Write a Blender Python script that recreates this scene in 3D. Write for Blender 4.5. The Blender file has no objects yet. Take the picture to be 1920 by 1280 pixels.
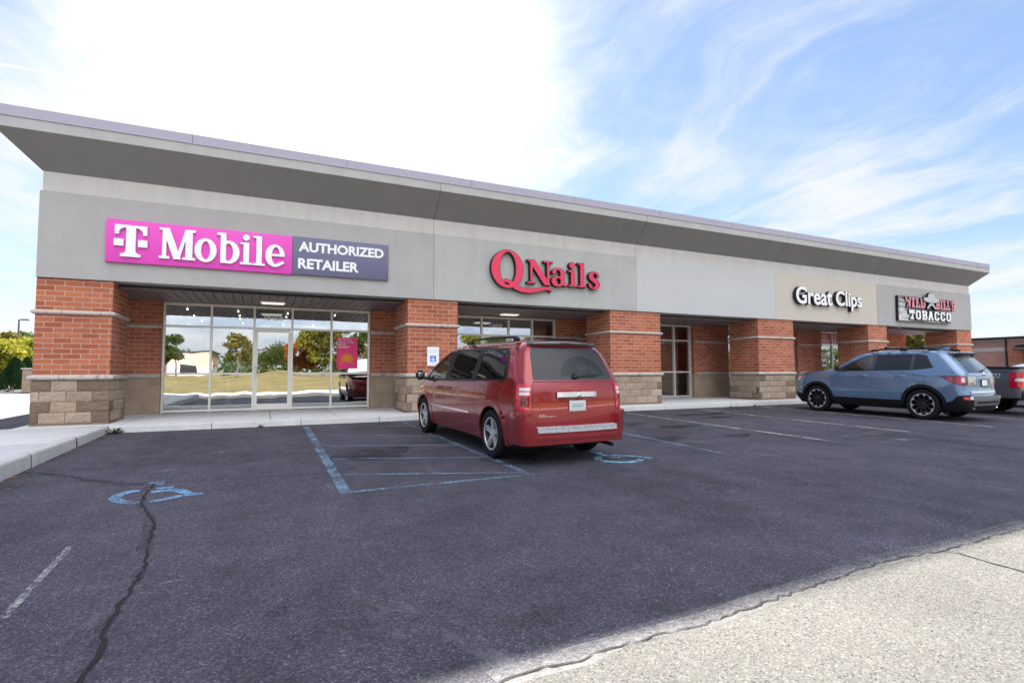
import bpy, bmesh, math, random
import numpy as np
from mathutils import Vector, Matrix
from mathutils.geometry import delaunay_2d_cdt
PI = math.pi
scene = bpy.context.scene
C = scene.collection
random.seed(7)

# ---------------------------------------------------------------- camera
cam_data = bpy.data.cameras.new("camera")
cam = bpy.data.objects.new("camera", cam_data)
C.objects.link(cam)
cam_data.sensor_width = 36.0
cam_data.lens = 983.87 / 1920 * 36
cam_data.clip_start = 0.05
cam_data.clip_end = 2000
cam.location = (0, 0, 1.2)
YAW, PIT = math.radians(25.25), math.radians(3.087)
cam.rotation_euler = (Matrix.Rotation(-YAW, 4, 'Z') @ Matrix.Rotation(PI / 2 + PIT, 4, 'X') @ Matrix.Rotation(math.radians(-0.08), 4, 'Z')).to_euler()
scene.camera = cam

# ---------------------------------------------------------------- exposure
scene.view_settings.view_transform = 'Standard'
scene.view_settings.look = 'None'
scene.view_settings.gamma = 1.0
scene.view_settings.exposure = EXPOSURE = 2.6

# ---------------------------------------------------------------- sun and sky
SUN_AZ, SUN_EL = math.radians(7.7), math.radians(31.05)
sd = Vector((math.sin(SUN_AZ) * math.cos(SUN_EL), math.cos(SUN_AZ) * math.cos(SUN_EL), math.sin(SUN_EL)))
sl = bpy.data.lights.new("sun", 'SUN')
sl.energy = 5.0
sl.angle = math.radians(0.55)
sl.color = (1.0, 0.95, 0.86)
so = bpy.data.objects.new("sun", sl)
so.rotation_euler = sd.to_track_quat('Z', 'Y').to_euler()
so.location = sd * 100
C.objects.link(so)

world = bpy.data.worlds.new("World")
scene.world = world
world.use_nodes = True
wt = world.node_tree
for n in list(wt.nodes): wt.nodes.remove(n)

def node(nt, typ, ins=None, **props):
    n = nt.nodes.new(typ)
    for k, v in props.items(): setattr(n, k, v)
    for k, v in (ins or {}).items():
        s = n.inputs[k]
        if isinstance(v, bpy.types.NodeSocket): nt.links.new(v, s)
        elif hasattr(v, 'outputs'): nt.links.new(v.outputs[0], s)
        else:
            if s.type == 'RGBA' and len(v) == 3: v = (*v, 1)
            s.default_value = v
    return n
def math_(nt, op, a, b=None, c=None, clamp=False):
    ins = {0: a}
    if b is not None: ins[1] = b
    if c is not None: ins[2] = c
    return node(nt, 'ShaderNodeMath', ins, operation=op, use_clamp=clamp).outputs[0]
def ramp(nt, fac, pts, interp='LINEAR'):
    n = node(nt, 'ShaderNodeValToRGB', {0: fac})
    cr = n.color_ramp; cr.interpolation = interp
    while len(cr.elements) > 1: cr.elements.remove(cr.elements[-1])
    for i, (p, c) in enumerate(pts):
        e = cr.elements[0] if i == 0 else cr.elements.new(p)
        e.position = p
        if not hasattr(c, '__len__'): c = (c, c, c)
        e.color = (*c[:3], 1)
    return n.outputs[0]
def mixc(nt, fac, a, b, blend='MIX'):
    n = node(nt, 'ShaderNodeMix', data_type='RGBA', blend_type=blend)
    n.clamp_factor = True
    for s, v in ((n.inputs[0], fac), (n.inputs[6], a), (n.inputs[7], b)):
        if isinstance(v, bpy.types.NodeSocket): nt.links.new(v, s)
        elif hasattr(v, '__len__'): s.default_value = (*v[:3], 1)
        else: s.default_value = v
    return n.outputs[2]
def noise(nt, vec, scale, detail=3, rough=0.55, dist=0.0):
    ins = {'Scale': scale, 'Detail': detail, 'Roughness': rough, 'Distortion': dist}
    if vec is not None: ins['Vector'] = vec
    return node(nt, 'ShaderNodeTexNoise', ins).outputs['Fac']

tc = node(wt, 'ShaderNodeTexCoord')
gdir = tc.outputs['Generated']
sky = node(wt, 'ShaderNodeTexSky', sky_type='NISHITA')
sky.sun_disc = False
sky.sun_elevation = SUN_EL
sky.sun_rotation = SUN_AZ
sky.altitude = 200; sky.air_density = 1.0; sky.dust_density = 0.25; sky.ozone_density = 1.2
sep = node(wt, 'ShaderNodeSeparateXYZ', {0: gdir})
zc = math_(wt, 'ADD', math_(wt, 'MAXIMUM', sep.outputs[2], 0.0), 0.14)
px = math_(wt, 'DIVIDE', sep.outputs[0], zc)
py = math_(wt, 'DIVIDE', sep.outputs[1], zc)
pv = node(wt, 'ShaderNodeCombineXYZ', {0: px, 1: py, 2: 0.0})
# cirrus streaks run along the sun's azimuth, on a high flat layer
warp = node(wt, 'ShaderNodeTexNoise', {'Vector': pv, 'Scale': 0.9, 'Detail': 4.0})
wv = node(wt, 'ShaderNodeVectorMath', {0: warp.outputs['Color'], 1: (0.5, 0.5, 0.5)}, operation='SUBTRACT').outputs[0]
wv = node(wt, 'ShaderNodeVectorMath', {0: wv, 'Scale': 1.1}, operation='SCALE').outputs[0]
pw = node(wt, 'ShaderNodeVectorMath', {0: pv.outputs[0], 1: wv}, operation='ADD').outputs[0]
mr = node(wt, 'ShaderNodeMapping', {'Vector': pw, 'Rotation': (0, 0, math.radians(4))})
mp = node(wt, 'ShaderNodeMapping', {'Vector': mr, 'Scale': (1.0, 0.26, 1.0), 'Location': (6.3, 12.7, 0)})
c1 = noise(wt, mp.outputs[0], 2.1, 11, 0.62, 0.1)
c3 = noise(wt, node(wt, 'ShaderNodeMapping', {'Vector': mr, 'Scale': (1.0, 0.14, 1.0)}), 7.0, 6, 0.65, 0.2)
c2 = noise(wt, node(wt, 'ShaderNodeMapping', {'Vector': pv, 'Location': (6.1, 18.4, 0)}), 0.8, 4, 0.55)
cover = math_(wt, 'ADD', math_(wt, 'MULTIPLY', c1, 1.0), math_(wt, 'ADD', math_(wt, 'MULTIPLY', c2, 0.8), math_(wt, 'MULTIPLY', c3, 0.35)))
# thicker veil around the sun and towards the horizon
dots = node(wt, 'ShaderNodeVectorMath', {0: gdir, 1: tuple(sd)}, operation='DOT_PRODUCT').outputs['Value']
near = node(wt, 'ShaderNodeMapRange', {'Value': dots, 'From Min': 0.89, 'From Max': 1.0, 'To Min': 0.0, 'To Max': 0.40}, interpolation_type='SMOOTHSTEP').outputs[0]
low = node(wt, 'ShaderNodeMapRange', {'Value': sep.outputs[2], 'From Min': 0.0, 'From Max': 0.40, 'To Min': 0.22, 'To Max': 0.0}).outputs[0]
cover = math_(wt, 'ADD', math_(wt, 'ADD', cover, near), low)
mask = node(wt, 'ShaderNodeMapRange', {'Value': cover, 'From Min': 0.94, 'From Max': 1.44}, interpolation_type='SMOOTHSTEP').outputs[0]
glow = math_(wt, 'POWER', math_(wt, 'MAXIMUM', dots, 0.0), 30.0)
# unseen cloud bank, added high behind the camera to light the shaded facade
bank = node(wt, 'ShaderNodeVectorMath', {0: gdir, 1: (0.0, -math.cos(math.radians(52)), math.sin(math.radians(52)))}, operation='DOT_PRODUCT').outputs['Value']
front = node(wt, 'ShaderNodeMapRange', {'Value': bank, 'From Min': 0.52, 'From Max': 0.95, 'To Min': 0.0, 'To Max': 1.0}, interpolation_type='SMOOTHSTEP').outputs[0]
mask = math_(wt, 'MAXIMUM', mask, math_(wt, 'MULTIPLY', front, 0.75))
# a thin vapour trail, a straight line on the sky
zg = math_(wt, 'MAXIMUM', sep.outputs[2], 0.05)
gx = math_(wt, 'DIVIDE', sep.outputs[0], zg); gy = math_(wt, 'DIVIDE', sep.outputs[1], zg)
def sky_xy(x, y):
    a_, b2 = (x - 960) / 983.87, (640 - y) / 983.87
    F = math.cos(PIT) - b2 * math.sin(PIT); Z = math.sin(PIT) + b2 * math.cos(PIT)
    return Vector(((a_ * math.cos(YAW) + F * math.sin(YAW)) / Z, (-a_ * math.sin(YAW) + F * math.cos(YAW)) / Z))
ta, tb = sky_xy(-250, 75), sky_xy(385, 187); td = (tb - ta).normalized(); tn = Vector((-td.y, td.x))
dl = math_(wt, 'ADD', math_(wt, 'ADD', math_(wt, 'MULTIPLY', gx, tn.x), math_(wt, 'MULTIPLY', gy, tn.y)), -ta.dot(tn))
al = math_(wt, 'ADD', math_(wt, 'ADD', math_(wt, 'MULTIPLY', gx, td.x), math_(wt, 'MULTIPLY', gy, td.y)), -ta.dot(td))
dl = math_(wt, 'ADD', math_(wt, 'ABSOLUTE', dl), math_(wt, 'MULTIPLY', math_(wt, 'SUBTRACT', noise(wt, pv.outputs[0], 14, 3, 0.6), 0.5), 0.012))
trail = node(wt, 'ShaderNodeMapRange', {'Value': dl, 'From Min': 0.006, 'From Max': 0.026, 'To Min': 0.9, 'To Max': 0.0}).outputs[0]
trail = math_(wt, 'MULTIPLY', trail, node(wt, 'ShaderNodeMapRange', {'Value': al, 'From Min': (tb - ta).length * 0.8, 'From Max': (tb - ta).length, 'To Min': 1.0, 'To Max': 0.0}).outputs[0])
trail = math_(wt, 'MULTIPLY', trail, math_(wt, 'GREATER_THAN', al, 0.0))
mask = math_(wt, 'MAXIMUM', mask, trail)
cb = math_(wt, 'ADD', math_(wt, 'ADD', 2.05, math_(wt, 'MULTIPLY', front, 6.2)), math_(wt, 'MULTIPLY', glow, 3.0))
cloud = node(wt, 'ShaderNodeVectorMath', {0: (0.985, 1.0, 1.03), 'Scale': cb}, operation='SCALE').outputs[0]
soft = node(wt, 'ShaderNodeGamma', {'Color': sky.outputs[0], 'Gamma': 0.5})
tint = mixc(wt, 1.0, soft.outputs[0], (0.62, 0.74, 0.96), 'MULTIPLY')
final = mixc(wt, mask, tint, cloud)
bg = node(wt, 'ShaderNodeBackground', {0: final, 1: 0.08})
wo = node(wt, 'ShaderNodeOutputWorld', {0: bg})

scene.cycles.max_bounces = 10
scene.cycles.transparent_max_bounces = 24
scene.cycles.sample_clamp_indirect = 8
scene.cycles.use_denoising = True

# ---------------------------------------------------------------- helpers
def principled(name, base=(0.5, 0.5, 0.5), rough=0.6, metal=0.0, coat=0.0, spec=0.5, emit=None, estr=0.0):
    m = bpy.data.materials.new(name); m.use_nodes = True
    nt = m.node_tree
    b = nt.nodes['Principled BSDF']
    b.inputs['Base Color'].default_value = (*base, 1)
    b.inputs['Roughness'].default_value = rough
    b.inputs['Metallic'].default_value = metal
    b.inputs['Coat Weight'].default_value = coat
    b.inputs['Coat Roughness'].default_value = 0.04
    b.inputs['Specular IOR Level'].default_value = spec
    if emit: b.inputs['Emission Color'].default_value = (*emit, 1); b.inputs['Emission Strength'].default_value = estr
    return m, nt, b
def bump(nt, b, h, strength, dist=0.01):
    n = node(nt, 'ShaderNodeBump', {'Strength': strength, 'Distance': dist, 'Height': h})
    nt.links.new(n.outputs[0], b.inputs['Normal'])
    return n
def lk(nt, a, s): nt.links.new(a, s)
def objco(nt): return node(nt, 'ShaderNodeTexCoord').outputs['Object']
def uvco(nt): return node(nt, 'ShaderNodeTexCoord').outputs['UV']
def wpos(nt): return node(nt, 'ShaderNodeNewGeometry').outputs['Position']

class MB:
    """collects faces, linked as one mesh object by build()"""
    def __init__(s): s.v = []; s.f = []; s.m = []; s.t = []; s.mi = 0; s.tone = 0.5
    def add(s, vs, fs):
        o = len(s.v); s.v += [tuple(p) for p in vs]
        for f in fs: s.f.append([i + o for i in f]); s.m.append(s.mi); s.t.append(s.tone)
        return s
    def box(s, x0, x1, y0, y1, z0, z1):
        return s.add([(x, y, z) for z in (z0, z1) for y in (y0, y1) for x in (x0, x1)],
                     [(0, 2, 3, 1), (4, 5, 7, 6), (0, 1, 5, 4), (2, 6, 7, 3), (0, 4, 6, 2), (1, 3, 7, 5)])
    def quad(s, *p): return s.add(p, [tuple(range(len(p)))])
    def bevbox(s, x0, x1, y0, y1, z0, z1, b=0.01):
        bm = bmesh.new(); bmesh.ops.create_cube(bm, size=1)
        for v in bm.verts: v.co = ((x0 + x1) / 2 + v.co.x * (x1 - x0), (y0 + y1) / 2 + v.co.y * (y1 - y0), (z0 + z1) / 2 + v.co.z * (z1 - z0))
        bmesh.ops.bevel(bm, geom=bm.edges[:], offset=b, segments=2, affect='EDGES', profile=0.5)
        s.bm(bm); return s
    def bm(s, bm):
        bm.verts.ensure_lookup_table(); bm.verts.index_update()
        s.add([v.co[:] for v in bm.verts], [[v.index for v in f.verts] for f in bm.faces]); bm.free()
    def tube(s, path, r, n=8, caps=True, flat=1.0):
        P = [Vector(p) for p in path]; R = r if hasattr(r, '__len__') else [r] * len(P)
        rings = []; up = None
        for i, p in enumerate(P):
            t = (P[min(i + 1, len(P) - 1)] - P[max(i - 1, 0)]).normalized()
            if up is None:
                up = Vector((0, 0, 1)) if abs(t.z) < 0.9 else Vector((1, 0, 0))
            a = t.cross(up).normalized(); b2 = a.cross(t).normalized(); up = b2
            rings.append([p + (a * math.cos(2 * PI * k / n) + b2 * math.sin(2 * PI * k / n) * flat) * R[i] for k in range(n)])
        vs = [q for rg in rings for q in rg]; fs = []
        for i in range(len(P) - 1):
            for k in range(n):
                a0 = i * n + k; a1 = i * n + (k + 1) % n
                fs.append((a0, a1, a1 + n, a0 + n))
        if caps: fs += [tuple(range(n - 1, -1, -1)), tuple(range((len(P) - 1) * n, len(P) * n))]
        return s.add(vs, fs)
    def lathe(s, prof, n=32, axis='z', c=(0, 0, 0), closed=False):
        vs = []; fs = []
        for (r, h) in prof:
            for k in range(n):
                a = 2 * PI * k / n
                x, y = r * math.cos(a), r * math.sin(a)
                p = {'z': (x, y, h), 'x': (h, x, y), 'y': (x, h, y)}[axis]
                vs.append((p[0] + c[0], p[1] + c[1], p[2] + c[2]))
        m = len(prof)
        for i in range(m if closed else m - 1):
            for k in range(n):
                a0 = i * n + k; a1 = i * n + (k + 1) % n; j = ((i + 1) % m) * n
                fs.append((a0, a1, j + (k + 1) % n, j + k))
        return s.add(vs, fs)
    def prism(s, poly, f0, f1):
        """poly in 2D, f0/f1 map 2D to 3D (front/back)"""
        n = len(poly)
        vs = [f0(*p) for p in poly] + [f1(*p) for p in poly]
        fs = [tuple(range(n)), tuple(range(2 * n - 1, n - 1, -1))] + [((i + 1) % n, i, i + n, (i + 1) % n + n) for i in range(n)]
        return s.add(vs, fs)
    def build(s, name, mats, parent=None, world=True, smooth=None, fix=True):
        off = Vector((0, 0, 0))
        if parent is not None and world:
            p = parent
            while p is not None: off += p.location; p = p.parent
        me = bpy.data.meshes.new(name)
        me.from_pydata([(x - off.x, y - off.y, z - off.z) for x, y, z in s.v], [], s.f)
        if not isinstance(mats, (list, tuple)): mats = [mats]
        for m in mats: me.materials.append(m)
        me.polygons.foreach_set('material_index', s.m)
        if fix:
            b = bmesh.new(); b.from_mesh(me); bmesh.ops.recalc_face_normals(b, faces=b.faces[:]); b.to_mesh(me); b.free()
        uv = me.uv_layers.new(name='UVMap')
        for pol in me.polygons:
            nx, ny, nz = (abs(c) for c in pol.normal)
            for li in pol.loop_indices:
                x, y, z = me.vertices[me.loops[li].vertex_index].co + off
                uv.data[li].uv = (x, y) if nz >= nx and nz >= ny else ((x, z) if ny >= nx else (y, z))
        if len(set(s.t)) > 1:
            at = me.attributes.new('tone', 'FLOAT', 'FACE'); at.data.foreach_set('value', s.t)
        if smooth is not None:
            me.shade_smooth(); me.set_sharp_from_angle(angle=math.radians(smooth))
        o = bpy.data.objects.new(name, me); C.objects.link(o)
        if parent is not None: o.parent = parent
        return o
def tag(o, label=None, cat=None, group=None, kind=None):
    for k, v in (('label', label), ('category', cat), ('group', group), ('kind', kind)):
        if v: o[k] = v
    return o
def thing(name, loc, label, cat, group=None, rz=0.0):
    o = bpy.data.objects.new(name, None); C.objects.link(o)
    o.empty_display_size = 0.3
    o.location = loc; o.rotation_euler = (0, 0, rz)
    return tag(o, label, cat, group)
def copy_tree(o, parent=None):
    c = o.copy(); C.objects.link(c)
    if parent is not None: c.parent = parent
    for ch in [k for k in bpy.data.objects if k.parent == o]: copy_tree(ch, c)
    return c
def smoothstep(a, b, x):
    t = min(1, max(0, (x - a) / (b - a))); return t * t * (3 - 2 * t)
def lerp_tab(tab, x):
    if x <= tab[0][0]: return tab[0][1]
    for (a, b), (c, d) in zip(tab, tab[1:]):
        if x <= c: return b + (d - b) * (x - a) / (c - a)
    return tab[-1][1]
def GZ(y): return -0.012 * max(0.0, min(12.45 - y, 16.5))

# 2D filled outlines: loops -> triangles by constrained Delaunay, kept where the even-odd rule says inside
def inside(loops, x, y):
    r = False
    for L in loops:
        j = L[-1]
        for p in L:
            if (p[1] > y) != (j[1] > y) and x < (j[0] - p[0]) * (y - p[1]) / (j[1] - p[1]) + p[0]: r = not r
            j = p
    return r
def fill(loops, extra=(), eps=1e-6):
    vs = []; es = []
    for L in loops:
        o = len(vs); n = len(L)
        vs += [Vector(p) for p in L]; es += [(o + i, o + (i + 1) % n) for i in range(n)]
    vs += [Vector(p) for p in extra]
    r = delaunay_2d_cdt(vs, es, [], 0, eps)
    V = [(p.x, p.y) for p in r[0]]
    F = [f for f in r[2] if inside(loops, sum(V[i][0] for i in f) / len(f), sum(V[i][1] for i in f) / len(f))]
    used = sorted({i for f in F for i in f}); mp_ = {k: i for i, k in enumerate(used)}
    V = [V[i] for i in used]; F = [[mp_[i] for i in f] for f in F]
    out = []
    for f in F:
        a, b2, c = (V[i] for i in f[:3])
        ar = (b2[0] - a[0]) * (c[1] - a[1]) - (c[0] - a[0]) * (b2[1] - a[1])
        out.append(f if ar > 0 else f[::-1])
    return V, out
def rim_edges(F):
    cnt = {}
    for f in F:
        for i in range(len(f)):
            e = (f[i], f[(i + 1) % len(f)]); cnt[e] = 1
    return [e for e in cnt if (e[1], e[0]) not in cnt]
def slab(mb, loops, f0, f1, back=False, mi_side=None):
    """solid letters: front by f0(x,y), side walls down to f1(x,y)"""
    V, F = fill(loops)
    n = len(V); m0 = mb.mi
    mb.add([f0(*p) for p in V], F)
    if mi_side is not None: mb.mi = mi_side
    E = rim_edges(F)
    mb.add([f0(*p) for p in V] + [f1(*p) for p in V], [(a, a + n, b + n, b) for a, b in E])
    if back: mb.add([f1(*p) for p in V], [f[::-1] for f in F])
    mb.mi = m0
# glyphs drawn as unions of simple shapes; the outline is found by marching squares
def sd_box(X, Y, x0, y0, x1, y1):
    return np.maximum(np.maximum(x0 - X, X - x1), np.maximum(y0 - Y, Y - y1))
def sd_cap(X, Y, x0, y0, x1, y1, r):
    dx, dy = x1 - x0, y1 - y0; t = np.clip(((X - x0) * dx + (Y - y0) * dy) / (dx * dx + dy * dy + 1e-12), 0, 1)
    return np.hypot(X - x0 - t * dx, Y - y0 - t * dy) - r
def sd_par(X, Y, x0, y0, x1, y1, w):
    """slanted bar with flat ends: horizontal width w, from (x0,y0) to (x1,y1)"""
    cx = x0 + (x1 - x0) * (Y - y0) / (y1 - y0)
    return np.maximum(np.maximum(cx - w / 2 - X, X - cx - w / 2), np.maximum(min(y0, y1) - Y, Y - max(y0, y1)))
def sd_ell(X, Y, cx, cy, rx, ry):
    k = np.hypot((X - cx) / rx, (Y - cy) / ry); return (k - 1) * min(rx, ry)
def sd_poly(X, Y, P):
    ins = np.zeros(X.shape, bool); d = np.full(X.shape, 1e9)
    j = P[-1]
    for p in P:
        c = ((p[1] > Y) != (j[1] > Y))
        with np.errstate(divide='ignore', invalid='ignore'):
            c &= X < (j[0] - p[0]) * (Y - p[1]) / ((j[1] - p[1]) if j[1] != p[1] else 1e-9) + p[0]
        ins ^= c
        d = np.minimum(d, sd_cap(X, Y, j[0], j[1], p[0], p[1], 0)); j = p
    return np.where(ins, -d, d)
def outline(fn, bx, res=64, tol=0.0035):
    x0, y0, x1, y1 = bx
    nx = int((x1 - x0) * res) + 1; ny = int((y1 - y0) * res) + 1
    xs = np.linspace(x0, x1, nx); ys = np.linspace(y0, y1, ny)
    X, Y = np.meshgrid(xs, ys); Z = fn(X, Y) + 1e-7
    nxt = {}
    def pt(i0, j0, i1, j1):
        a, b2 = Z[j0, i0], Z[j1, i1]; t = a / (a - b2)
        return (round(float(xs[i0] + (xs[i1] - xs[i0]) * t), 6), round(float(ys[j0] + (ys[j1] - ys[j0]) * t), 6))
    S = Z < 0
    act = np.argwhere((S[:-1, :-1] != S[1:, 1:]) | (S[:-1, 1:] != S[1:, :-1]) | (S[:-1, :-1] != S[:-1, 1:]))
    segs = []
    for j, i in act:
        cs = [(i, j), (i + 1, j), (i + 1, j + 1), (i, j + 1)]
        ev = []
        for k in range(4):
            a, b2 = cs[k], cs[(k + 1) % 4]
            sa, sb = S[a[1], a[0]], S[b2[1], b2[0]]
            if sa != sb: ev.append((sa, pt(*a, *b2) if a < b2 else pt(*b2, *a)))
        outs = [p for sa, p in ev if sa]; insx = [p for sa, p in ev if not sa]
        for a, b2 in zip(outs, insx): segs.append((a, b2))
    for a, b2 in segs: nxt[a] = b2
    loops = []
    while nxt:
        s0 = next(iter(nxt)); L = []; p = s0
        while p in nxt:
            q = nxt.pop(p); L.append(p); p = q
        if len(L) > 5:
            A = np.array(L)
            # Douglas-Peucker on the ring, split at two far points
            def dp(P):
                if len(P) < 3: return [P[0]]
                a, b2 = P[0], P[-1]; d = b2 - a; l = np.hypot(*d)
                if l < 1e-9: h = np.hypot(*(P - a).T)
                else: h = np.abs((P[:, 0] - a[0]) * d[1] - (P[:, 1] - a[1]) * d[0]) / l
                k = int(h.argmax())
                if h[k] < tol: return [P[0]]
                return dp(P[:k + 1]) + dp(P[k:])
            k = int(np.hypot(*(A - A[0]).T).argmax())
            R = dp(A[:k + 1]) + dp(np.vstack([A[k:], A[:1]]))
            if len(R) > 2: loops.append([tuple(map(float, r)) for r in R])
    return loops
def text_loops(txt, size=1.0, bold=0.0, spacing=1.0):
    cu = bpy.data.curves.new('txt', 'FONT'); cu.body = txt; cu.size = size; cu.offset = bold; cu.space_character = spacing
    cu.resolution_u = 4; cu.fill_mode = 'BOTH'; cu.extrude = 0
    o = bpy.data.objects.new('txt', cu); C.objects.link(o)
    dg = bpy.context.evaluated_depsgraph_get()
    me = bpy.data.meshes.new_from_object(o.evaluated_get(dg))
    V = [(v.co.x, v.co.y) for v in me.vertices]; F = [list(p.vertices) for p in me.polygons]
    bpy.data.objects.remove(o); bpy.data.curves.remove(cu); bpy.data.meshes.remove(me)
    return V, F
def text_into(mb, txt, x0, x1, y0, y1, f0, f1=None, bold=0.0, spacing=1.0):
    """fit flat text to a rectangle, front by f0, optional side walls to f1"""
    V, F = text_loops(txt, 1.0, bold, spacing)
    if not V: return
    ax = min(v[0] for v in V); bx = max(v[0] for v in V); ay = min(v[1] for v in V); by = max(v[1] for v in V)
    if y1 is None: y1 = y0 + (x1 - x0) * (by - ay) / (bx - ax)
    W = [(x0 + (v[0] - ax) / (bx - ax) * (x1 - x0), y0 + (v[1] - ay) / (by - ay) * (y1 - y0)) for v in V]
    mb.add([f0(*p) for p in W], F)
    if f1:
        n = len(W); mb.add([f0(*p) for p in W] + [f1(*p) for p in W], [(a, a + n, b + n, b) for a, b in rim_edges(F)])
# ================================================================ materials of the place
def mat_brick(name, c1, c2, mortar, bw=0.29, rh=0.1016, ms=0.009, z0=1.115, speck=0.25, bs=0.6):
    m, nt, b = principled(name, rough=0.85, spec=0.25)
    mp_ = node(nt, 'ShaderNodeMapping', {'Vector': uvco(nt), 'Location': (0.07, -z0, 0)})
    br = node(nt, 'ShaderNodeTexBrick', {'Vector': mp_, 'Color1': (*c1, 1), 'Color2': (*c2, 1), 'Mortar': (*mortar, 1), 'Scale': 1.0,
              'Mortar Size': ms, 'Mortar Smooth': 0.15, 'Bias': -0.1, 'Brick Width': bw, 'Row Height': rh})
    P = wpos(nt)
    n1 = noise(nt, P, 70, 3, 0.7); n2 = noise(nt, P, 0.9, 4, 0.6)
    v = math_(nt, 'ADD', math_(nt, 'MULTIPLY', n1, speck * 2), math_(nt, 'ADD', math_(nt, 'MULTIPLY', n2, 0.5), 0.75 - speck))
    hv = node(nt, 'ShaderNodeHueSaturation', {'Color': br.outputs['Color'], 'Value': v})
    # pale bloom on the joints and a little grime
    lk(nt, hv.outputs[0], b.inputs['Base Color'])
    h = math_(nt, 'ADD', math_(nt, 'MULTIPLY', br.outputs['Fac'], -1.0), math_(nt, 'MULTIPLY', n1, 0.5))
    bump(nt, b, h, bs, 0.006)
    return m
M = {}
M['brick'] = mat_brick('red_brick', (0.47, 0.150, 0.074), (0.31, 0.082, 0.042), (0.43, 0.345, 0.295), ms=0.0075)
M['far_brick'] = mat_brick('pink_brick', (0.40, 0.19, 0.155), (0.30, 0.13, 0.105), (0.40, 0.31, 0.28), bw=0.3, rh=0.1, ms=0.012)
def mat_stone(name, use_tone):
    m, nt, b = principled(name, rough=0.9, spec=0.2)
    P = wpos(nt)
    n1 = noise(nt, P, 45, 5, 0.7); n2 = noise(nt, P, 3.0, 4, 0.6)
    if use_tone:
        t = node(nt, 'ShaderNodeAttribute', attribute_name='tone').outputs['Fac']
        base = ramp(nt, t, [(0.0, (0.13, 0.085, 0.062)), (0.35, (0.26, 0.19, 0.14)), (0.6, (0.385, 0.29, 0.215)), (1.0, (0.46, 0.37, 0.295))])
    else:
        mp_ = node(nt, 'ShaderNodeMapping', {'Vector': uvco(nt), 'Location': (0.1, -0.19, 0)})
        br = node(nt, 'ShaderNodeTexBrick', {'Vector': mp_, 'Color1': (0.42, 0.31, 0.22, 1), 'Color2': (0.36, 0.26, 0.185, 1), 'Mortar': (0.46, 0.39, 0.33, 1),
                  'Scale': 1.0, 'Mortar Size': 0.006, 'Mortar Smooth': 0.2, 'Brick Width': 0.406, 'Row Height': 0.2032})
        base = br.outputs['Color']
    v = math_(nt, 'ADD', math_(nt, 'MULTIPLY', n1, 0.55), math_(nt, 'ADD', math_(nt, 'MULTIPLY', n2, 0.5), 0.47))
    hv = node(nt, 'ShaderNodeHueSaturation', {'Color': base, 'Value': v})
    # white salt bloom in patches
    ef = node(nt, 'ShaderNodeMapRange', {'Value': noise(nt, P, 4.5, 5, 0.65), 'From Min': 0.58, 'From Max': 0.75, 'To Max': 0.35}).outputs[0]
    lk(nt, mixc(nt, ef, hv.outputs[0], (0.58, 0.53, 0.49)), b.inputs['Base Color'])
    h = math_(nt, 'ADD', n1, math_(nt, 'MULTIPLY', noise(nt, P, 16, 4, 0.6), 1.2))
    if not use_tone: h = math_(nt, 'ADD', h, math_(nt, 'MULTIPLY', br.outputs['Fac'], -1.0))
    bump(nt, b, h, 0.8, 0.02)
    return m
M['split_stone'] = mat_stone('split_face_stone', True)
M['wall_stone'] = mat_stone('wall_stone', False)
def mat_cast():
    m, nt, b = principled('cast_stone', rough=0.8, spec=0.3)
    P = wpos(nt)
    d = node(nt, 'ShaderNodeMapRange', {'Value': noise(nt, P, 7, 5, 0.7), 'From Min': 0.52, 'From Max': 0.72}).outputs[0]
    c = mixc(nt, math_(nt, 'MULTIPLY', d, 0.75), (0.50, 0.44, 0.39), (0.12, 0.10, 0.09))
    jn = node(nt, 'ShaderNodeTexBrick', {'Vector': node(nt, 'ShaderNodeMapping', {'Vector': uvco(nt), 'Location': (0.21, 0.33, 0)}), 'Color1': (1, 1, 1, 1), 'Color2': (1, 1, 1, 1), 'Mortar': (0, 0, 0, 1), 'Scale': 1.0,
              'Mortar Size': 0.006, 'Mortar Smooth': 0.3, 'Brick Width': 0.61, 'Row Height': 50.0}).outputs['Fac']
    lk(nt, mixc(nt, math_(nt, 'MULTIPLY', jn, 0.8), c, (0.10, 0.085, 0.075)), b.inputs['Base Color'])
    bump(nt, b, noise(nt, P, 90, 4, 0.6), 0.25, 0.004)
    return m
M['cast'] = mat_cast()
def mat_stucco(name, col, stain=0.12, streak=0.0):
    m, nt, b = principled(name, rough=0.92, spec=0.2)
    P = wpos(nt)
    n1 = noise(nt, P, 1.3, 6, 0.65, 0.4); n2 = noise(nt, P, 260, 2, 0.5)
    st = node(nt, 'ShaderNodeMapping', {'Vector': P, 'Scale': (3.0, 3.0, 0.28)})
    n3 = noise(nt, st, 1.6, 4, 0.6)
    v = math_(nt, 'ADD', math_(nt, 'MULTIPLY', n1, stain * 2), math_(nt, 'ADD', math_(nt, 'MULTIPLY', n3, stain + streak), 1 - 1.5 * stain - streak / 2))
    v = math_(nt, 'MULTIPLY', v, math_(nt, 'ADD', math_(nt, 'MULTIPLY', n2, 0.14), 0.93))
    hv = node(nt, 'ShaderNodeHueSaturation', {'Color': (*col, 1), 'Value': v})
    lk(nt, hv.outputs[0], b.inputs['Base Color'])
    bump(nt, b, math_(nt, 'ADD', n2, noise(nt, P, 900, 1, 0.5)), 0.35, 0.003)
    return m
M['stucco_a'] = mat_stucco('grey_stucco', (0.385, 0.375, 0.37), 0.13)
M['stucco_b'] = mat_stucco('mottled_grey_stucco', (0.41, 0.41, 0.40), 0.16)
M['stucco_c'] = mat_stucco('pale_grey_stucco', (0.49, 0.495, 0.50), 0.05)
M['stucco_d'] = mat_stucco('beige_stucco', (0.52, 0.475, 0.42), 0.05)
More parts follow.
